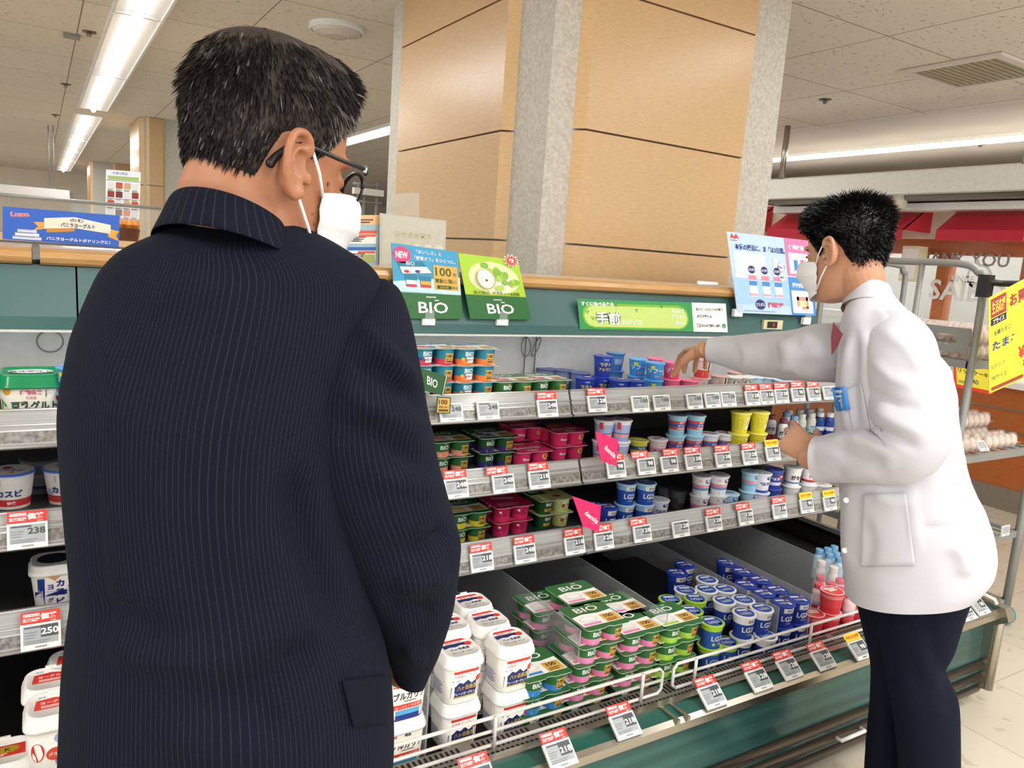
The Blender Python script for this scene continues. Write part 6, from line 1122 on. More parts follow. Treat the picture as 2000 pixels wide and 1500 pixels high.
st_ = [([(1690, 800), (1720, 860), (1800, 930)], .006, 10), ([(1830, 690), (1850, 780), (1846, 860)], .010, 16), ([(1800, 700), (1826, 800), (1830, 880)], -.012, 12), ([(1700, 610), (1760, 640), (1810, 700)], .008, 14), ([(1690, 640), (1740, 680), (1770, 720)], -.009, 10), ([(1655, 640), (1650, 760), (1660, 860)], .006, 9), ([(1672, 640), (1668, 760), (1675, 880)], -.006, 9), ([(1780, 940), (1786, 1020), (1796, 1100)], .005, 9), ([(1880, 940), (1900, 1000), (1915, 1060)], -.008, 14), ([(1790, 1035), (1850, 1030), (1900, 1020)], -.005, 8), ([(1700, 960), (1740, 980), (1790, 975)], .006, 14), ([(1850, 900), (1880, 960), (1925, 1030)], .008, 14), ([(1660, 950), (1655, 1040), (1660, 1120)], .005, 10), ([(1680, 1000), (1700, 1060), (1690, 1120)], -.005, 12), ([(1860, 1060), (1880, 1090), (1890, 1130)], .008, 14), ([(1910, 1040), (1922, 1090), (1918, 1130)], -.007, 10), ([(1730, 590), (1750, 600), (1790, 640)], -.006, 8), ([(1760, 760), (1800, 790), (1850, 800)], .006, 12), ([(1720, 730), (1780, 760), (1820, 760)], -.006, 10)]
co2.folds([(p, a*1.7, w) for p, a, w in st_]).ripple(.0018, 38, 2); cb = co2.mb(coatm, caps=False)
inner = Grid(np.array(co2.P[40:])); ct = cb.build('coat', M2, loc=L2)
far_cuff = atZ(1388, 683, 1.215); sh_f = M2v.pt(1672, 672, .13); el_f = M2v.pt(1545, 690, .26)
# keep the reaching arm's cuff at the right depth over the shelf
fc = atY(1386, 684, 1.66); ef = atY(1548, 694, 1.40)
fs_ = Grid(tube_rings([(*M2v.pt(1716, 690, .06), .085), (*M2v.pt(1655, 688, .12), .083), (*atY(1600, 690, 1.31), .079), (*ef, .070), (*atY(1470, 692, 1.53), .060), (*atY(1420, 686, 1.61), .047), (*fc, .037)], 56, 70))
fs_.folds([([(1440, 660), (1460, 690), (1450, 735)], .008, 9), ([(1490, 650), (1500, 700), (1490, 745)], -.008, 10), ([(1520, 655), (1540, 700), (1530, 745)], .010, 10), ([(1545, 650), (1570, 690), (1570, 740)], -.011, 10), ([(1575, 650), (1600, 690), (1640, 720)], .010, 10), ([(1580, 690), (1610, 720), (1640, 738)], -.008, 8), ([(1600, 645), (1630, 670), (1650, 710)], -.008, 9), ([(1500, 720), (1540, 715), (1590, 740)], .006, 8)]).ripple(.0022, 45, 4)
fb = fs_.mb(coatm, caps=False); fb.build('sleeve', ct)
n_sh = M2v.pt(1752, 668, -.14); n_el = M2v.pt(1785, 868, -.20); n_cf = M2v.pt(1596, 896, -.10)
ns = Grid(tube_rings([(*M2v.pt(1740, 628, -.09), .05), (*M2v.pt(1754, 680, -.13), .080), (*M2v.pt(1768, 760, -.165), .082), (*M2v.pt(1780, 830, -.19), .084), (*M2v.pt(1768, 872, -.19), .082), (*M2v.pt(1725, 884, -.175), .074), (*M2v.pt(1665, 890, -.14), .066), (*M2v.pt(1620, 896, -.11), .060), (*n_cf, .058)], 56, 90))
ns.folds([([(1700, 700), (1740, 740), (1800, 760)], .008, 11), ([(1720, 640), (1770, 680), (1810, 740)], .008, 12), ([(1690, 760), (1750, 790), (1810, 800)], -.010, 11), ([(1700, 800), (1760, 830), (1812, 850)], .009, 12), ([(1690, 830), (1740, 850), (1800, 880)], -.009, 10), ([(1650, 850), (1700, 870), (1760, 900)], .008, 12), ([(1620, 870), (1680, 900), (1740, 915)], -.007, 11), ([(1680, 820), (1700, 835), (1715, 845)], -.009, 6), ([(1640, 930), (1700, 920), (1760, 905)], .006, 10)]).ripple(.0022, 45, 6)
nb = ns.mb(coatm, caps=False); nb.build('sleeve', ct)
# coat details
bv2 = bvh_of(cb); 
patch(bv2, [(1686, 966), (1770, 962), (1788, 1104), (1680, 1106)], 16, 16, .007, .005, coatm, 'hip_pocket', ct)
patch(bv2, [(1650, 762), (1682, 748), (1700, 842), (1668, 850)], 10, 10, .005, .004, coatm, 'chest_pocket', ct)
def badge(b, q):
    f = quad(*q, 1, 1.6, .0006); S = Surf(b, f); S.rect(.06, .08, .94, .72, W_, 1); S.rect(.1, .95, .9, 1.05, W_, 2); S.rect(.06, .55, .94, .62, ink('#3f86d0'), 2); S.text('管理栄養士', .5, 1.32, .2, W_, 2, .02, w=.7)
patch(bv2, [(1624, 757), (1651, 755), (1661, 800), (1633, 803)], 3, 3, .012, .003, ink('#3f8ad8'), 'name_badge', M2, 'blue name badge on the chest', badge).location = L2
for x, y in ((1653, 977), (1650, 1075)):
    d = ray(x, y); d = d/np.linalg.norm(d); h = bv2.ray_cast(Vector(CAM), Vector(d))
    if h[0]: b = MB(); p = np.array(h[0])-d*.004; u = np.cross(d, A(0, 0, 1)); u /= np.linalg.norm(u); w_ = np.cross(u, d); b.loft([[p-d*k*.004+u*r*math.cos(t)+w_*r*math.sin(t) for t in np.arange(14)*2*PI/14] for k, r in ((0, .007), (.5, .0075), (1, .006), (.8, .004))], paper); b.build('button', ct)
cl2 = MB(); cl2.loft(cr(np.array(band(M2v, [(1700, 566, 37, .062, 0, 26), (1698, 552, 38, .064, 0, 28), (1697, 545, 41, .068, 0, 30), (1697, 556, 47, .078, 0, 36), (1696, 580, 54, .092, 0, 44)])).reshape(5, -1), 20).reshape(20, 56, 3), coatm, caps=False); cl2.build('collar', ct)
tie = MB(); tq = [M2v.pt(x, y, v) for x, y, v in ((1634, 626, .03), (1650, 640, -.02), (1651, 660, -.02), (1638, 682, .02), (1632, 650, .04))]
tq = [q-M2v.n*.17 for q in [M2v.pt(x, y, 0) for x, y in ((1640, 624), (1657, 646), (1648, 668), (1637, 684), (1636, 650))]]
tiem = mat('burgundy_tie', '#6b1f33', .4, nscale=150); n_ = len(tq); tie.add(list(tq)+[q+M2v.n*.012 for q in tq], [list(range(n_)), [n_+i for i in range(n_)][::-1]]+[(i, (i+1) % n_, n_+(i+1) % n_, n_+i) for i in range(n_)], tiem); tie.build('tie', M2, loc=L2)
# head, hands, skin
hc2 = M2v.pt(1652, 492, .0); v2 = M2v.n; H2 = headM(hc2, rot2(v2, 60), .22, 0.02, .97)
bd = MB(); head_into(bd, H2, sk2)
nk0 = np.array(H2 @ Vector((0, -.035, -.06))); nk1 = M2v.pt(1694, 590, 0)
bd.loft(tube_rings([(*np.array(H2 @ Vector((0, -.025, -.02))), .055), (*nk0, .056), (*(nk0*.5+nk1*.5), .054), (*nk1, .052), (*(nk1-A(0, 0, .05)), .05)], 24, 16), sk2)
bd.loft(vf_rings(M2v, [(600, 1670, 1740, .08, 0), (700, 1665, 1790, .13, 0), (900, 1670, 1830, .14, 0), (1120, 1680, 1880, .15, 0)], 32, 24), sk2)
pf = (fc-ef)/np.linalg.norm(fc-ef)
def frame(o, y, z):
    y = np.array(y)/np.linalg.norm(y); x = np.cross(y, z); x /= np.linalg.norm(x); z = np.cross(x, y)
    return Matrix(((x[0], y[0], z[0], o[0]), (x[1], y[1], z[1], o[1]), (x[2], y[2], z[2], o[2]), (0, 0, 0, 1)))
tgt = atY(1334, 692, 1.93); kn = atY(1345, 676, 1.76)
hf = frame(fc+pf*.015, tgt-fc+A(0, 0, -.01), A(-.25, -.35, .9))
bd.loft(tube_rings([(*M2v.pt(1700, 690, .08), .05), (*ef, .042), (*fc, .0275), (*(fc+pf*.035), .026)], 16, 30), sk2)
hand_into(bd, hf, -1, [(.30, .45, .3), (.3, .5, .3), (.32, .5, .3), (.35, .55, .35)], sk2, .2, (.7, .8), 1.12)
nf = M2v.pt(1560, 868, -.06); hn = frame(n_cf+(nf-n_cf)*.25, nf-n_cf, -M2v.n*.9+A(0, 0, .35)-M2v.u*.1)
bd.loft(tube_rings([(*n_sh, .045), (*n_el, .042), (*n_cf, .030), (*(n_cf+(nf-n_cf)*.4), .028)], 16, 30), sk2)
hand_into(bd, hn, 1, [(.55, 1.15, .8), (.7, 1.2, .8), (.85, 1.2, .8), (1.0, 1.15, .8)], sk2, .30, (.5, .7), 1.0)
fuse(bd, 'body', .0024, 3, sk2, M2).location = L2
# trousers and shoes
tm2 = mat('dark_navy_trousers', '#131826', .9, nscale=300, namt=.12, spec=.1)
def leg(keys, strokes):
    g = Grid(vf_rings(M2v, keys, 48, 60, 2.2)).folds(strokes); b = g.mb(tm2); return b
b = leg([(1080, 1690, 1915, .15, .0), (1134, 1700, 1910, .15, 0), (1210, 1712, 1884, .13, -.02), (1266, 1722, 1866, .12, -.04), (1310, 1730, 1846, .11, -.05), (1345, 1736, 1860, .11, -.05), (1380, 1742, 1874, .11, -.05), (1460, 1752, 1877, .11, -.05), (1560, 1755, 1876, .10, -.05), (1640, 1756, 1872, .10, -.05)], [([(1800, 1180), (1830, 1280), (1850, 1330)], -.008, 12), ([(1780, 1250), (1820, 1330), (1840, 1420)], .007, 14)]); t1 = b.build('trousers', M2, loc=L2)
b = leg([(1080, 1668, 1800, .12, .10), (1145, 1669, 1790, .12, .10), (1210, 1682, 1780, .11, .11), (1283, 1699, 1772, .10, .12), (1350, 1699, 1770, .10, .12), (1413, 1694, 1772, .10, .12), (1474, 1689, 1775, .10, .12), (1540, 1686, 1776, .10, .12)], [([(1690, 1440), (1730, 1460), (1770, 1450)], .006, 10)]); b.build('trouser_leg', t1)
for x, y, v in ((1800, 1650, -.05), (1722, 1545, .12)):
    a = M2v.pt(x, y, v); b = MB(); fw = A(-M2v.u[0], -M2v.u[1], 0)*.85+M2v.n*.4
    sd = np.cross(fw, A(0, 0, 1)); b.loft([[A(a[0], a[1], z)+sd*w*math.cos(t)+fw*(d0+ln*math.sin(t)) for t in np.arange(20)*2*PI/20] for z, w, ln, d0 in ((.001, .045, .135, .045), (.03, .048, .135, .045), (.06, .043, .10, .02), (.09, .036, .06, .0))], blackp); b.build('shoe', M2, loc=L2)
# hair
def line2(t):
    a = abs(((t+PI) % (2*PI))-PI)
    return float(np.interp(a, [0, .45, .8, 1.05, 1.25, 1.45, 1.7, 2.0, 2.5, PI], [.075, .072, .055, .02, -.012, .026, .028, -.02, -.062, -.074]))
def thick2(t, z): a = abs(((t+PI) % (2*PI))-PI); return .005+.013*min(1, max(0, (z-.0)/.08))
hrk = mat('glossy_black_hair', '#0c0b0c', .35, nscale=120, namt=.4, spec=.5)
hb = hair_shell(H2, line2, thick2, hrk); hs = hb.build('hair', M2, loc=L2); seeds = []
for i in range(11000):
    t = rng.uniform(-PI, PI); z0 = line2(t); z = z0+(.117-z0)*rng.uniform(0, 1)**.8; a = abs(t)
    p = hpt(t, z, thick2(t, z)*min(1, .2+(z-z0)*30)-.002); out = A(math.sin(t), math.cos(t), .25 if z < .05 else 1.2); out /= np.linalg.norm(out)
    k_ = min(1, max(0, (z-.03)/.06)); flow = A(math.sin(t)*.3, -.5, -.6)*(1-k_)+A(math.sin(t)*.3, .55*np.tanh((p[1]+.05)*20), .1)*k_
    d = flow*.9+out*(rng.uniform(.05, .2)*(1-k_)+rng.uniform(.15, .7)*k_)+rng.normal(size=3)*.14
    seeds.append((p, d, rng.uniform(.012, .020) if z < .06 else rng.uniform(.016, .030), (0, 0, -.25)))
hair_strands(H2, seeds, hrk, .0012).build('strands', hs)
mb_, P_ = mask_mesh(H2, mk); mo = mb_.build('face_mask', M2, loc=L2)
for s in (-1, 1):
    for top in (True, False): b = MB(); b.tube(strap_pts(H2, P_, s, top), .0019, mk, 6); b.build('strap', mo)
b = MB(); X2 = lambda q: tuple(H2 @ Vector(q))
for s in (-1, 1): b.tube([X2((s*.018, .092, .014)), X2((s*.032, .092, .020)), X2((s*.048, .080, .017))], [.002, .003, .0018], hrk, 6)
b.build('eyebrows', M2, loc=L2)
b = MB()
for s in (-1, 1): b.lathe([(0, 0), (1, 0)], 3, m=hrk) if False else b.loft([[X2((s*.031+.011*k*math.cos(t), .0915+.0015*(1-k), .0+.0035*k*math.sin(t))) for t in np.arange(12)*2*PI/12] for k in (1, .3)], blackp)
b.build('eyes', M2, loc=L2)
# ------------------------------------------------------------------ egg rack at the right
rk = mat('galvanised_tube', '#9a9d9a', .45, .3, nscale=12); RX0, RX1, RY0, RY1 = 3.12, 3.76, 1.61, 2.33
t = thing('roll_cage_rack', 'grey tubular roll cage rack of eggs behind the white-coated man', 'rack', (RX0, RY0, 0)); o3 = A(RX0, RY0, 0); W3, D3 = RX1-RX0, RY1-RY0
zt = atX(1800, 512, RX0)[2]; zs_ = [atY(1890, 892, RY0)[2], atY(1975, 1040, RY0)[2], .12]
for y0 in (0, ):
    b = MB(); b.tube(cr([(0, 0, .08), (0, 0, zt*.5), (0, 0, zt-.12), (0, .03, zt-.03), (0, .11, zt), (0, D3*.5, zt), (0, D3-.11, zt), (0, D3-.03, zt-.03), (0, D3, zt-.12), (0, D3, zt*.5), (0, D3, .08)], 60), .0145, rk, 10); b.build('hoop_frame', t)
    b = MB(); b.tube(cr([(W3, D3, .08), (W3, D3, zt*.5), (W3, D3, zt-.12), (W3-.03, D3, zt-.03), (W3-.1, D3, zt), (.1, D3, zt), (.03, D3, zt-.03), (0, D3, zt-.12)], 40), .0135, rk, 10); b.build('back_frame', t)
for y in (D3*.36, D3*.64): b = MB(); b.tube([(0, y, .1), (0, y, zt)], .012, rk, 8); b.build('upright', t)
for x in (W3*.33, W3*.66): b = MB(); b.tube([(x, D3, .1), (x, D3, zt)], .012, rk, 8); b.build('upright', t)
b = MB(); b.tube([(W3, 0, .06), (W3, 0, zt*.62)], .019, rk, 10); b.build('upright', t)
zp = atX(1868, 664, RX0)[2]; b = MB(); y0, y1 = .02, D3*.36
for a0, b0, a1, b1 in ((y0, -.05, y1, -.02), (y0, .02, y1, .05), (y0, -.02, y0+.05, .02), (y1-.05, -.02, y1, .02)): b.box(-.004, a0, zp+b0, .004, a1, zp+b1, rk)
b.build('side_plate', t)
shz = [atX(1885, 705, RX0)[2]]+zs_
for z in shz:
    b = MB(); b.box(0, 0, z-.03, W3, .02, z, rk); b.box(0, D3-.02, z-.03, W3, D3, z, rk); b.box(0, 0, z-.03, .02, D3, z, rk); b.box(W3-.02, 0, z-.03, W3, D3, z, rk)
    for i in range(8): b.tube([(.02+W3*i/8, .01, z-.008), (.02+W3*i/8, D3-.01, z-.008)], .004, rk, 6)
    b.build('wire_shelf', t)
for x, y in ((0, 0), (W3, 0), (0, D3), (W3, D3)):
    b = MB(); b.tube([(x-.015, y, .045), (x+.015, y, .045)], .045, mat('caster_teal', '#5f9a94', .4), 18); b.build('caster', t)
cly = mat('clear_egg_plastic', '#ece8e4', .1, alpha=.22, spec=.8); egg = mat('egg_shell', '#ead2c2', .5, nscale=20, namt=.05)
def egg_meshes():
    b = MB(); b.loft([[(q*.021*math.cos(a), q*.021*math.sin(a), z) for a in np.arange(14)*2*PI/14] for q, z in ((.2, 0), (.75, .005), (1, .02), (.95, .032), (.72, .046), (.3, .054), (.05, .056))], egg); e = b.mesh('egg')
    b = MB(); b.box(-.125, -.052, .022, .125, .052, .0235, cly)
    for i in range(5):
        for j in range(2):
            c = (-.098+.049*i, -.025+.05*j, 0); b.lathe([(0, 0), (.016, 0), (.0235, .02)], 12, c, cly); b.lathe([(.0235, .024), (.022, .045), (.014, .062), (0, .064)], 12, c, cly)
    return e, b.mesh('carton')
EM, CM = egg_meshes()
def carton(x, y, z, rz, label):
    r = thing('egg_carton', label, 'egg carton', (x, y, z), rz, 'clear cartons of eggs')
    o = bpy.data.objects.new('clear_carton', CM); COL.objects.link(o); o.parent = r
    for i in range(5):
        for j in range(2): e = bpy.data.objects.new('egg', EM); COL.objects.link(e); e.parent = r; e.location = (-.098+.049*i, -.025+.05*j, .002)
k = 0
for z, lay, nm in ((shz[0], 2, 'top rack shelf'), (shz[1], 2, 'second rack shelf')):
    for l in range(lay):
        for i, y in enumerate((RY0+.08, RY0+.20, RY0+.32, RY0+.44)):
            if nm[0] == 's' and (l == 1 and i == 0): continue
            for j, x in enumerate((RX0+.16, RX0+.44)): carton(x, y, z+.001+l*.066, random.uniform(-.04, .04), f'clear egg carton, {["lower", "upper"][l]} layer, {ORD[i]} row from front, {["left", "right"][j]} half, {nm}')
for i, (x, y, yy) in enumerate([(1917, 872, RY0-.02), (1962, 1036, RY0-.03)]):
    p = atY(x, y, yy); price_tag(p, math.radians([40, 5][i]), None, ['tilted small price tag on the egg rack shelf edge', 'small upright price tag on the lower egg rack bracket'][i], None, w=.062, h=.045)
b = MB(); p = atY(1890, 1172, 1.5); 
for i in range(3):
    b = MB(); b.box(-.045, -.03, 0, .045, .03, .035, ink(['#d9793a', '#c9c2b8', '#b8643a'][i])); b.box(-.046, -.031, .022, .046, .031, .03, ink('#e8dcc8')); S = Surf(b, flat((0, 0, .0352), (1, 0, 0), (0, 1, 0))); S.disc(0, 0, .02, .016, red, 1)
    o = b.build('snack_box', loc=(2.74+.1*(i % 2), 1.47+.09*i, .346)); o.rotation_euler = (0, 0, .2*i); tag(o, f'small orange food box behind the price tags at the right end, {ORD[i]} from front', 'box', 'small food boxes')
b = MB(); p = atY(1924, 560, 1.575); o = p; b.box(-.022, -.02, -.04, .022, .02, .045, blackp); b.tube([(0, -.01, .02), (.05, -.03, .016), (.12, -.06, .02), (.16, -.07, .012)], .012, blackp, 8); b.box(.10, -.085, -.02, .20, -.06, .012, blackp); tag(b.build('sign_clamp', loc=p), 'black clamp arm on the rack post holding the yellow sale sign', 'clamp')
def dy(S, W, Hh):
    mr = ink('#a8323c'); S.rect(W*.03, Hh*.78, W*.26, Hh*.97, mr, 1); S.text('生活応援', W*.145, Hh*.875, Hh*.13, ink('#f2e04a'), 2, .02, w=W*.2); S.rect(W*.03, Hh*.70, W*.26, Hh*.77, black, 1); S.text('プライス', W*.145, Hh*.735, Hh*.05, W_, 2, .03, w=W*.17); S.text('お買得品', W*.56, Hh*.86, Hh*.13, mr, 2, .04, w=W*.5)
    S.text('全農たまご', W*.2, Hh*.61, Hh*.05, dgrey, 2, .01, w=W*.26); S.text('たまご10個入', W*.45, Hh*.48, Hh*.1, ink('#25408c'), 2, .03, w=W*.8); S.text('¥198', W*.58, Hh*.29, Hh*.13, red, 2, .05, w=W*.3); S.text('¥214', W*.6, Hh*.16, Hh*.08, red, 2, .04, w=W*.2); S.text('1パック', W*.14, Hh*.27, Hh*.055, dgrey, 2, w=W*.2); S.text('MSサイズ', W*.15, Hh*.15, Hh*.055, dgrey, 2, w=W*.22); S.rect(W*.03, Hh*.02, W*.5, Hh*.055, mr, 2); S.rect(W*.5, Hh*.035, W*.95, Hh*.042, mr, 2)
card('sale_sign', 'large yellow sale sign for ten eggs hanging from the black clamp', 'sign', atY(1931, 582, 1.50), atY(2062, 512, 1.40), atY(2062, 712, 1.40), atY(1932, 769, 1.50), .28, .30, ink('#ecdf3c'), dy)
def dy2(S, W, Hh):
    S.rect(0, 0, W, Hh, red, 1); S.rect(W*.06, Hh*.12, W*.98, Hh*.84, ink('#ecdf3c'), 2); S.text('サイボクのお菓子', W*.5, Hh*.92, Hh*.08, ink('#f4e04a'), 3, .03, w=W*.8); S.text('リッツケーキ', W*.5, Hh*.62, Hh*.16, black, 3, .03, w=W*.8); S.text('540', W*.5, Hh*.32, Hh*.17, dgrey, 3, .02); S.lines(W*.1, Hh*.2, W*.4, Hh*.3, 2, dgrey, 3)
ss = cardY('sale_sign', 'yellow sign with red border hanging behind the rack posts', 'sign', 2.42, [(1862, 698), (1936, 714), (1938, 771), (1864, 756)], .17, .13, red, dy2)

p = atY(1900, 740, 2.43); b = MB(); b.tube([(p[0], p[1], .0), (p[0], p[1], p[2]+.05)], .008, greyp, 8); b.lathe([(.12, 0), (.12, .012), (0, .015)], 20, (p[0], p[1], 0), greyp); b.build('pole', ss)
# ------------------------------------------------------------------ shop front beyond
t = thing('hanging_fascia', 'long white hanging fascia beam above the red awnings', 'fascia', (5.5, 3, 0)); o5 = A(5.5, 3, 0)
def yx(px, py, X): return atX(px, py, X)
f0, f1 = yx(1480, 352, 5.5), yx(2040, 320, 5.5); g0 = yx(1500, 388, 5.5)
b = MB(); b.box(0, f1[1]-3, g0[2], .1, f0[1]-3, f0[2]-.005, mat('fascia_white', '#eeeee8', .5)); b.build('beam', t)
b = MB(); b.box(.25, f1[1]-3, g0[2]-.10, .40, f0[1]-3, g0[2]-.045, paper); b.box(.1, f1[1]-3, g0[2]-.035, .45, f0[1]-3, g0[2], dsteel); b.build('light_trough', t)
for px in (1521, 1994): p = yx(px, 330, 5.5); b = MB(); b.tube([(0.05, p[1]-3, f0[2]), (0.05, p[1]-3, CEIL)], .025, steel, 8); b.build('hanger', t)
for i, (x, y) in enumerate([(1622, 392), (1757, 386)]):
    p = yx(x, y, 5.62); b = MB(); b.lathe([(0, .07), (.05, .07), (.05, .0), (.062, -.03), (.066, -.09), (0, -.085)], 18, m=mat('cream_spot', '#d9d6c0', .45)); o = b.build('spotlight', loc=p); o.rotation_euler = (0, .15, 0); tag(o, f'cream cylinder spotlight under the white fascia, {["left of", "above the back of"][i]} the man\'s head', 'spotlight')
awr = mat('red_awning_cloth', '#c32238', .6, nscale=30); zc = yx(1850, 394, 6.1)[2]; zb_ = yx(1900, 449, 5.72)[2]; zv = yx(1900, 469, 5.72)[2]
for i, (a, c) in enumerate([(1560, 1642), (1690, 1826), (1893, 2065), (1440, 1512)]):
    ya, yc = yx(a, 394, 6.1)[1], yx(c, 394, 6.1)[1]; b = MB(); P = [(6.1, yc, zc), (6.1, ya, zc), (5.72, ya, zb_), (5.72, yc, zb_), (5.72, ya, zv), (5.72, yc, zv)]
    Q = [(x+.012, y, z-.006) for x, y, z in P]; b.add(P+Q, [(0, 1, 2, 3), (3, 2, 4, 5), (6, 9, 8, 7), (9, 11, 10, 8), (5, 4, 10, 11), (0, 6, 7, 1), (1, 7, 8, 2), (2, 8, 10, 4), (0, 3, 9, 6), (3, 5, 11, 9)], awr)
    b.add([(6.1, yc, zc), (5.72, yc, zb_), (6.1, yc, zb_)], [(0, 1, 2)], awr); b.add([(6.1, ya, zc), (5.72, ya, zb_), (6.1, ya, zb_)], [(0, 2, 1)], awr)
    tag(b.build('awning'), ['red awning left of the white-coated man\'s head', 'red awning right behind the man\'s hair', 'large red awning at the right picture edge', 'narrow red awning edge beside the pillar'][i], 'awning', 'red shop awnings')
b = MB(); ivory = mat('ivory_wall', '#e9e3cf', .6); b.box(6.12, .5, zv+.03, 6.3, 7.5, CEIL-.35, ivory); struct('wall_shop', b)
t = thing('shop_window', 'wood-framed shop window with white lettering behind the egg rack', 'shop window', (6.15, 3, 0))
y1, y0 = yx(1500, 480, 6.15)[1]-3, yx(2080, 480, 6.15)[1]-3; zt_ = zv+.03; b = MB(); b.box(0, y0, zt_-.12, .1, y1, zt_, cherry)
for px in (1830, 1996): p = yx(px, 600, 6.15)[1]-3; b.box(0, p-.05, .91, .1, p+.05, zt_-.12, cherry)
b.build('wood_frame', t); b = MB(); b.box(.04, y0, .91, .05, y1, zt_-.12, glassm); b.build('glass', t)
lt = mat('white_window_letter', '#e9eae8', .5)
def wt(txt, px, py, h, m=lt):
    b = MB(); p = yx(px, py, 6.13); Surf(b, flat((p[0]-6.15, p[1]-3, p[2]), (0, -1, 0), (0, 0, 1))).text(txt, 0, 0, h, m, 0, .02); return b.build('lettering', t)
wt('THANK YOU', 1868, 506, .10, mat('grey_letter', '#9a9a96', .5)); wt('SAIBOKU', 1925, 572, .16); wt('SINCE', 1880, 545, .05)
b = MB(); p = yx(1912, 540, 6.13); S = Surf(b, flat((p[0]-6.15, p[1]-3, p[2]), (0, -1, 0), (0, 0, 1))); S.ring(0, 0, .075, .095, lt, 0); S.poly([(-.06, .08), (-.03, .14), (0, .09)], lt, 1); S.disc(.0, .01, .012, .012, lt, 1); b.build('emblem', t)
b = MB(); b.box(7.6, .2, 0, 7.7, 8, CEIL-.3, mat('shop_grey_wall', '#a9aaa6', .6)); b.box(7.3, 2.2, 0, 7.5, 2.9, 2.1, mat('pale_cabinet', '#bcd0c8', .5)); struct('wall_shop_back', b)
t = thing('shop_counter', 'orange wood shop counter with steel kick plate behind the rack', 'counter', (5.75, 3, 0)); b = MB(); b.box(0, -2.4, .16, .5, 3.8, .86, cherry)
for z in (.55, .7): b.box(-.006, -2.4, z, 0, 3.8, z+.012, steel)
b.build('front', t); b = MB(); b.box(-.01, -2.4, 0, .5, 3.8, .16, mat('kick_steel', '#9c978e', .4, .7)); b.build('kick_plate', t); b = MB(); b.box(-.05, -2.4, .86, .5, 3.8, .90, paper); b.build('top', t)
t = thing('glass_showcase', 'low glass showcase on the shop counter behind the man', 'showcase', (5.75, 3.6, .9)); b = MB(); b.box(0, -.9, 0, .36, .9, .03, paper); b.box(0, -.9, .32, .36, .9, .36, paper); b.build('frame', t); b = MB(); b.box(.0, -.9, .03, .01, .9, .32, glassm); b.build('glass', t)
for i in range(4): b = MB(); b.box(-.05, -.09, 0, .05, .09, .12, ink(['#a8343a', '#e6e2da', '#7a2a30', '#c9c2b4'][i])); b.box(-.052, -.06, .04, -.05, .06, .09, W_); tag(b.build('meat_pack', loc=(6.0, 3.0+.4*i, .931)), f'small packed food box in the shop showcase, {ORD[i]} from the right', 'box', 'boxes in the showcase')
b = MB(); p = yx(1775, 515, 5.95); b.box(0, -.07, -.14, .12, .07, .14, ink('#e6dfb8')); b.box(-.004, -.06, -.12, 0, .06, .12, W_); tag(b.build('wall_lantern_box', loc=p), 'pale yellow box sign right of the man\'s hair, below the awning', 'box sign')

# ------------------------------------------------------------------ distance at the left
def d9(S, W, Hh):
    S.rect(0, Hh*.88, W, Hh, ink('#dfe6f2'), 1); S.rect(W*.05, Hh*.8, W*.95, Hh*.88, ink('#9dbb6a'), 1); S.text('今週の商品', W*.4, Hh*.94, Hh*.06, navy, 2); cs = ['#c8452f', '#d9703a', '#b9563a', '#8c2f2a', '#c9a27a', '#6a2a2c']
    for r in range(4):
        for c in range(4):
            S.rect(W*(.05+.235*c), Hh*(.62-.19*r), W*(.05+.235*c+.2), Hh*(.62-.19*r+.13), ink(cs[(r*3+c*2) % 6] if (r+c) % 3 else '#d8dce0'), 2); S.lines(W*(.05+.235*c), Hh*(.57-.19*r), W*(.05+.235*c+.2), Hh*(.61-.19*r), 2, dgrey, 2)
    for v in (.78, .4, .2): S.rect(0, Hh*v, W, Hh*(v+.01), ink('#3f7a9c'), 3)
cardY('product_poster', 'hanging poster with rows of food photos left of the distant pillar', 'poster', 6.0, [(207, 331), (275, 336), (272, 429), (206, 424)], .33, .46, W_, d9)
t = thing('service_counter', 'distant service counter with pale wood top behind the blue board', 'counter', (.3, 5.6, 0))
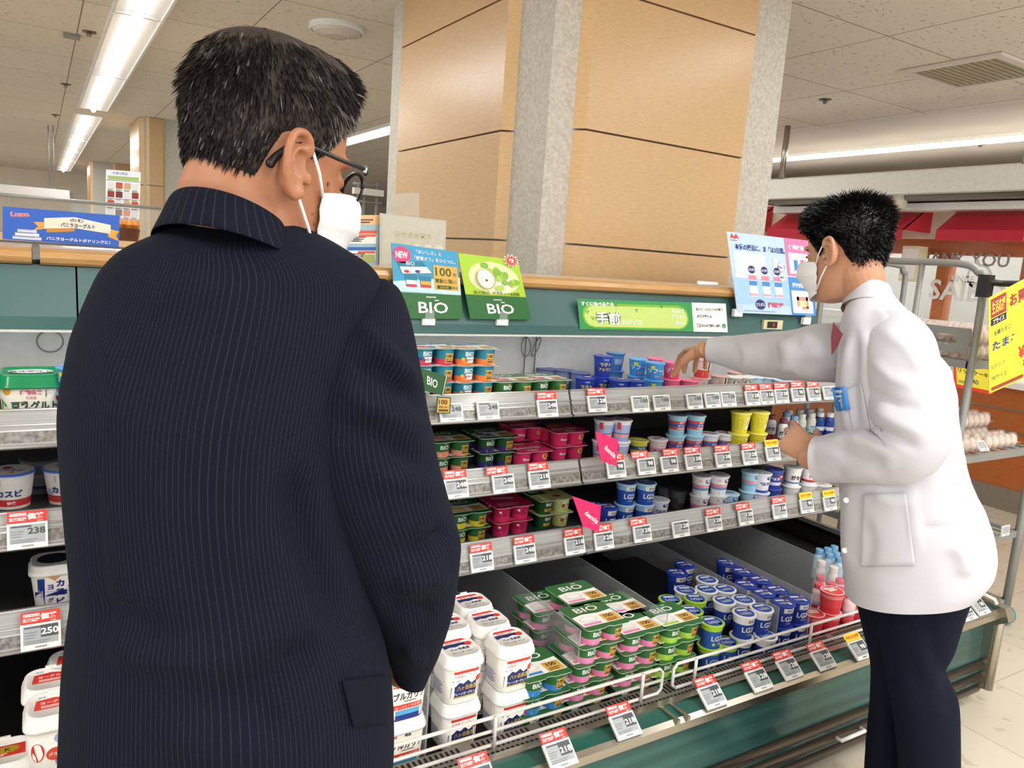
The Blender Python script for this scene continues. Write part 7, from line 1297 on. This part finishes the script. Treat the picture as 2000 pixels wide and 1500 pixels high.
p = atY(150, 455, 5.6); b = MB(); b.box(-3, 0, 0, 1.3, .6, p[2]-.07, mat('counter_grey', '#8f9290', .5)); b.build('front', t); b = MB(); b.box(-3, -.03, p[2]-.07, 1.3, .63, p[2]-.03, maple2); b.build('top', t)
b = MB(); b.box(-1.6, .2, p[2]-.03, .42, .22, p[2]+.2, glassm); b.tube([(-1.6, .21, p[2]+.2), (.42, .21, p[2]+.2)], .012, greyp, 8); b.build('glass_screen', t)
q = atY(246, 445, 5.7); t = thing('fruit_basket', 'small brown basket of orange fruit on the distant counter', 'basket', (q[0], q[1], p[2]-.03)); b = MB(); b.lathe([(0, 0), (.07, 0), (.085, .08), (.078, .08), (.065, .01), (0, .01)], 18, m=ink('#5a3324')); b.build('basket', t)
for i in range(4): b = MB(); b.lathe([(0, -.035), (.025, -.024), (.035, 0), (.025, .024), (0, .035)], 12, m=ink('#d98a3a')); tag(b.build('orange', loc=(q[0]-.04+.03*i, q[1]+.02*(i % 2), p[2]+.075)), f'small orange in the brown basket on the distant counter, {ORD[i]} from left', 'fruit', 'oranges in the basket')
t = thing('hanging_fascia', 'distant white fascia hung on rods over the service counter at left', 'fascia', (0, 12, 0)); b = MB(); a, c = atY(-30, 372, 12), atY(136, 372, 12); e = atY(136, 388, 12); b.box(a[0], 0, e[2], c[0], .06, c[2], paper); b.build('beam', t)
for px in (97, 106): q = atY(px, 360, 12); b = MB(); b.tube([(q[0], .03, c[2]), (q[0], .03, CEIL)], .006, greyp, 6); b.build('hanger', t)
t = thing('glass_display_stand', 'grey wire display frame glimpsed between mask and pillar', 'stand', (0, 4.9, 0)); 
for px in (700, 712, 737): a = atY(px, 358, 4.9); c = atY(px+2, 445, 4.9); b = MB(); b.tube([(a[0], 0, a[2]), (a[0], 0, 0)], .010, greyp, 6); b.build('upright', t)
for py in (358, 392): a = atY(690, py, 4.9); c = atY(746, py, 4.9); b = MB(); b.tube([(a[0], 0, a[2]), (c[0], 0, a[2])], .010, greyp, 6); b.build('rail', t)
b = MB(); a = atY(690, 372, 4.9); c = atY(748, 372, 4.9); b.box(a[0], -.02, a[2]-.02, c[0], .02, a[2]+.02, refl); b.build('light_reflection_bar', t)  # white bar modelled in place of a light reflection on the glass
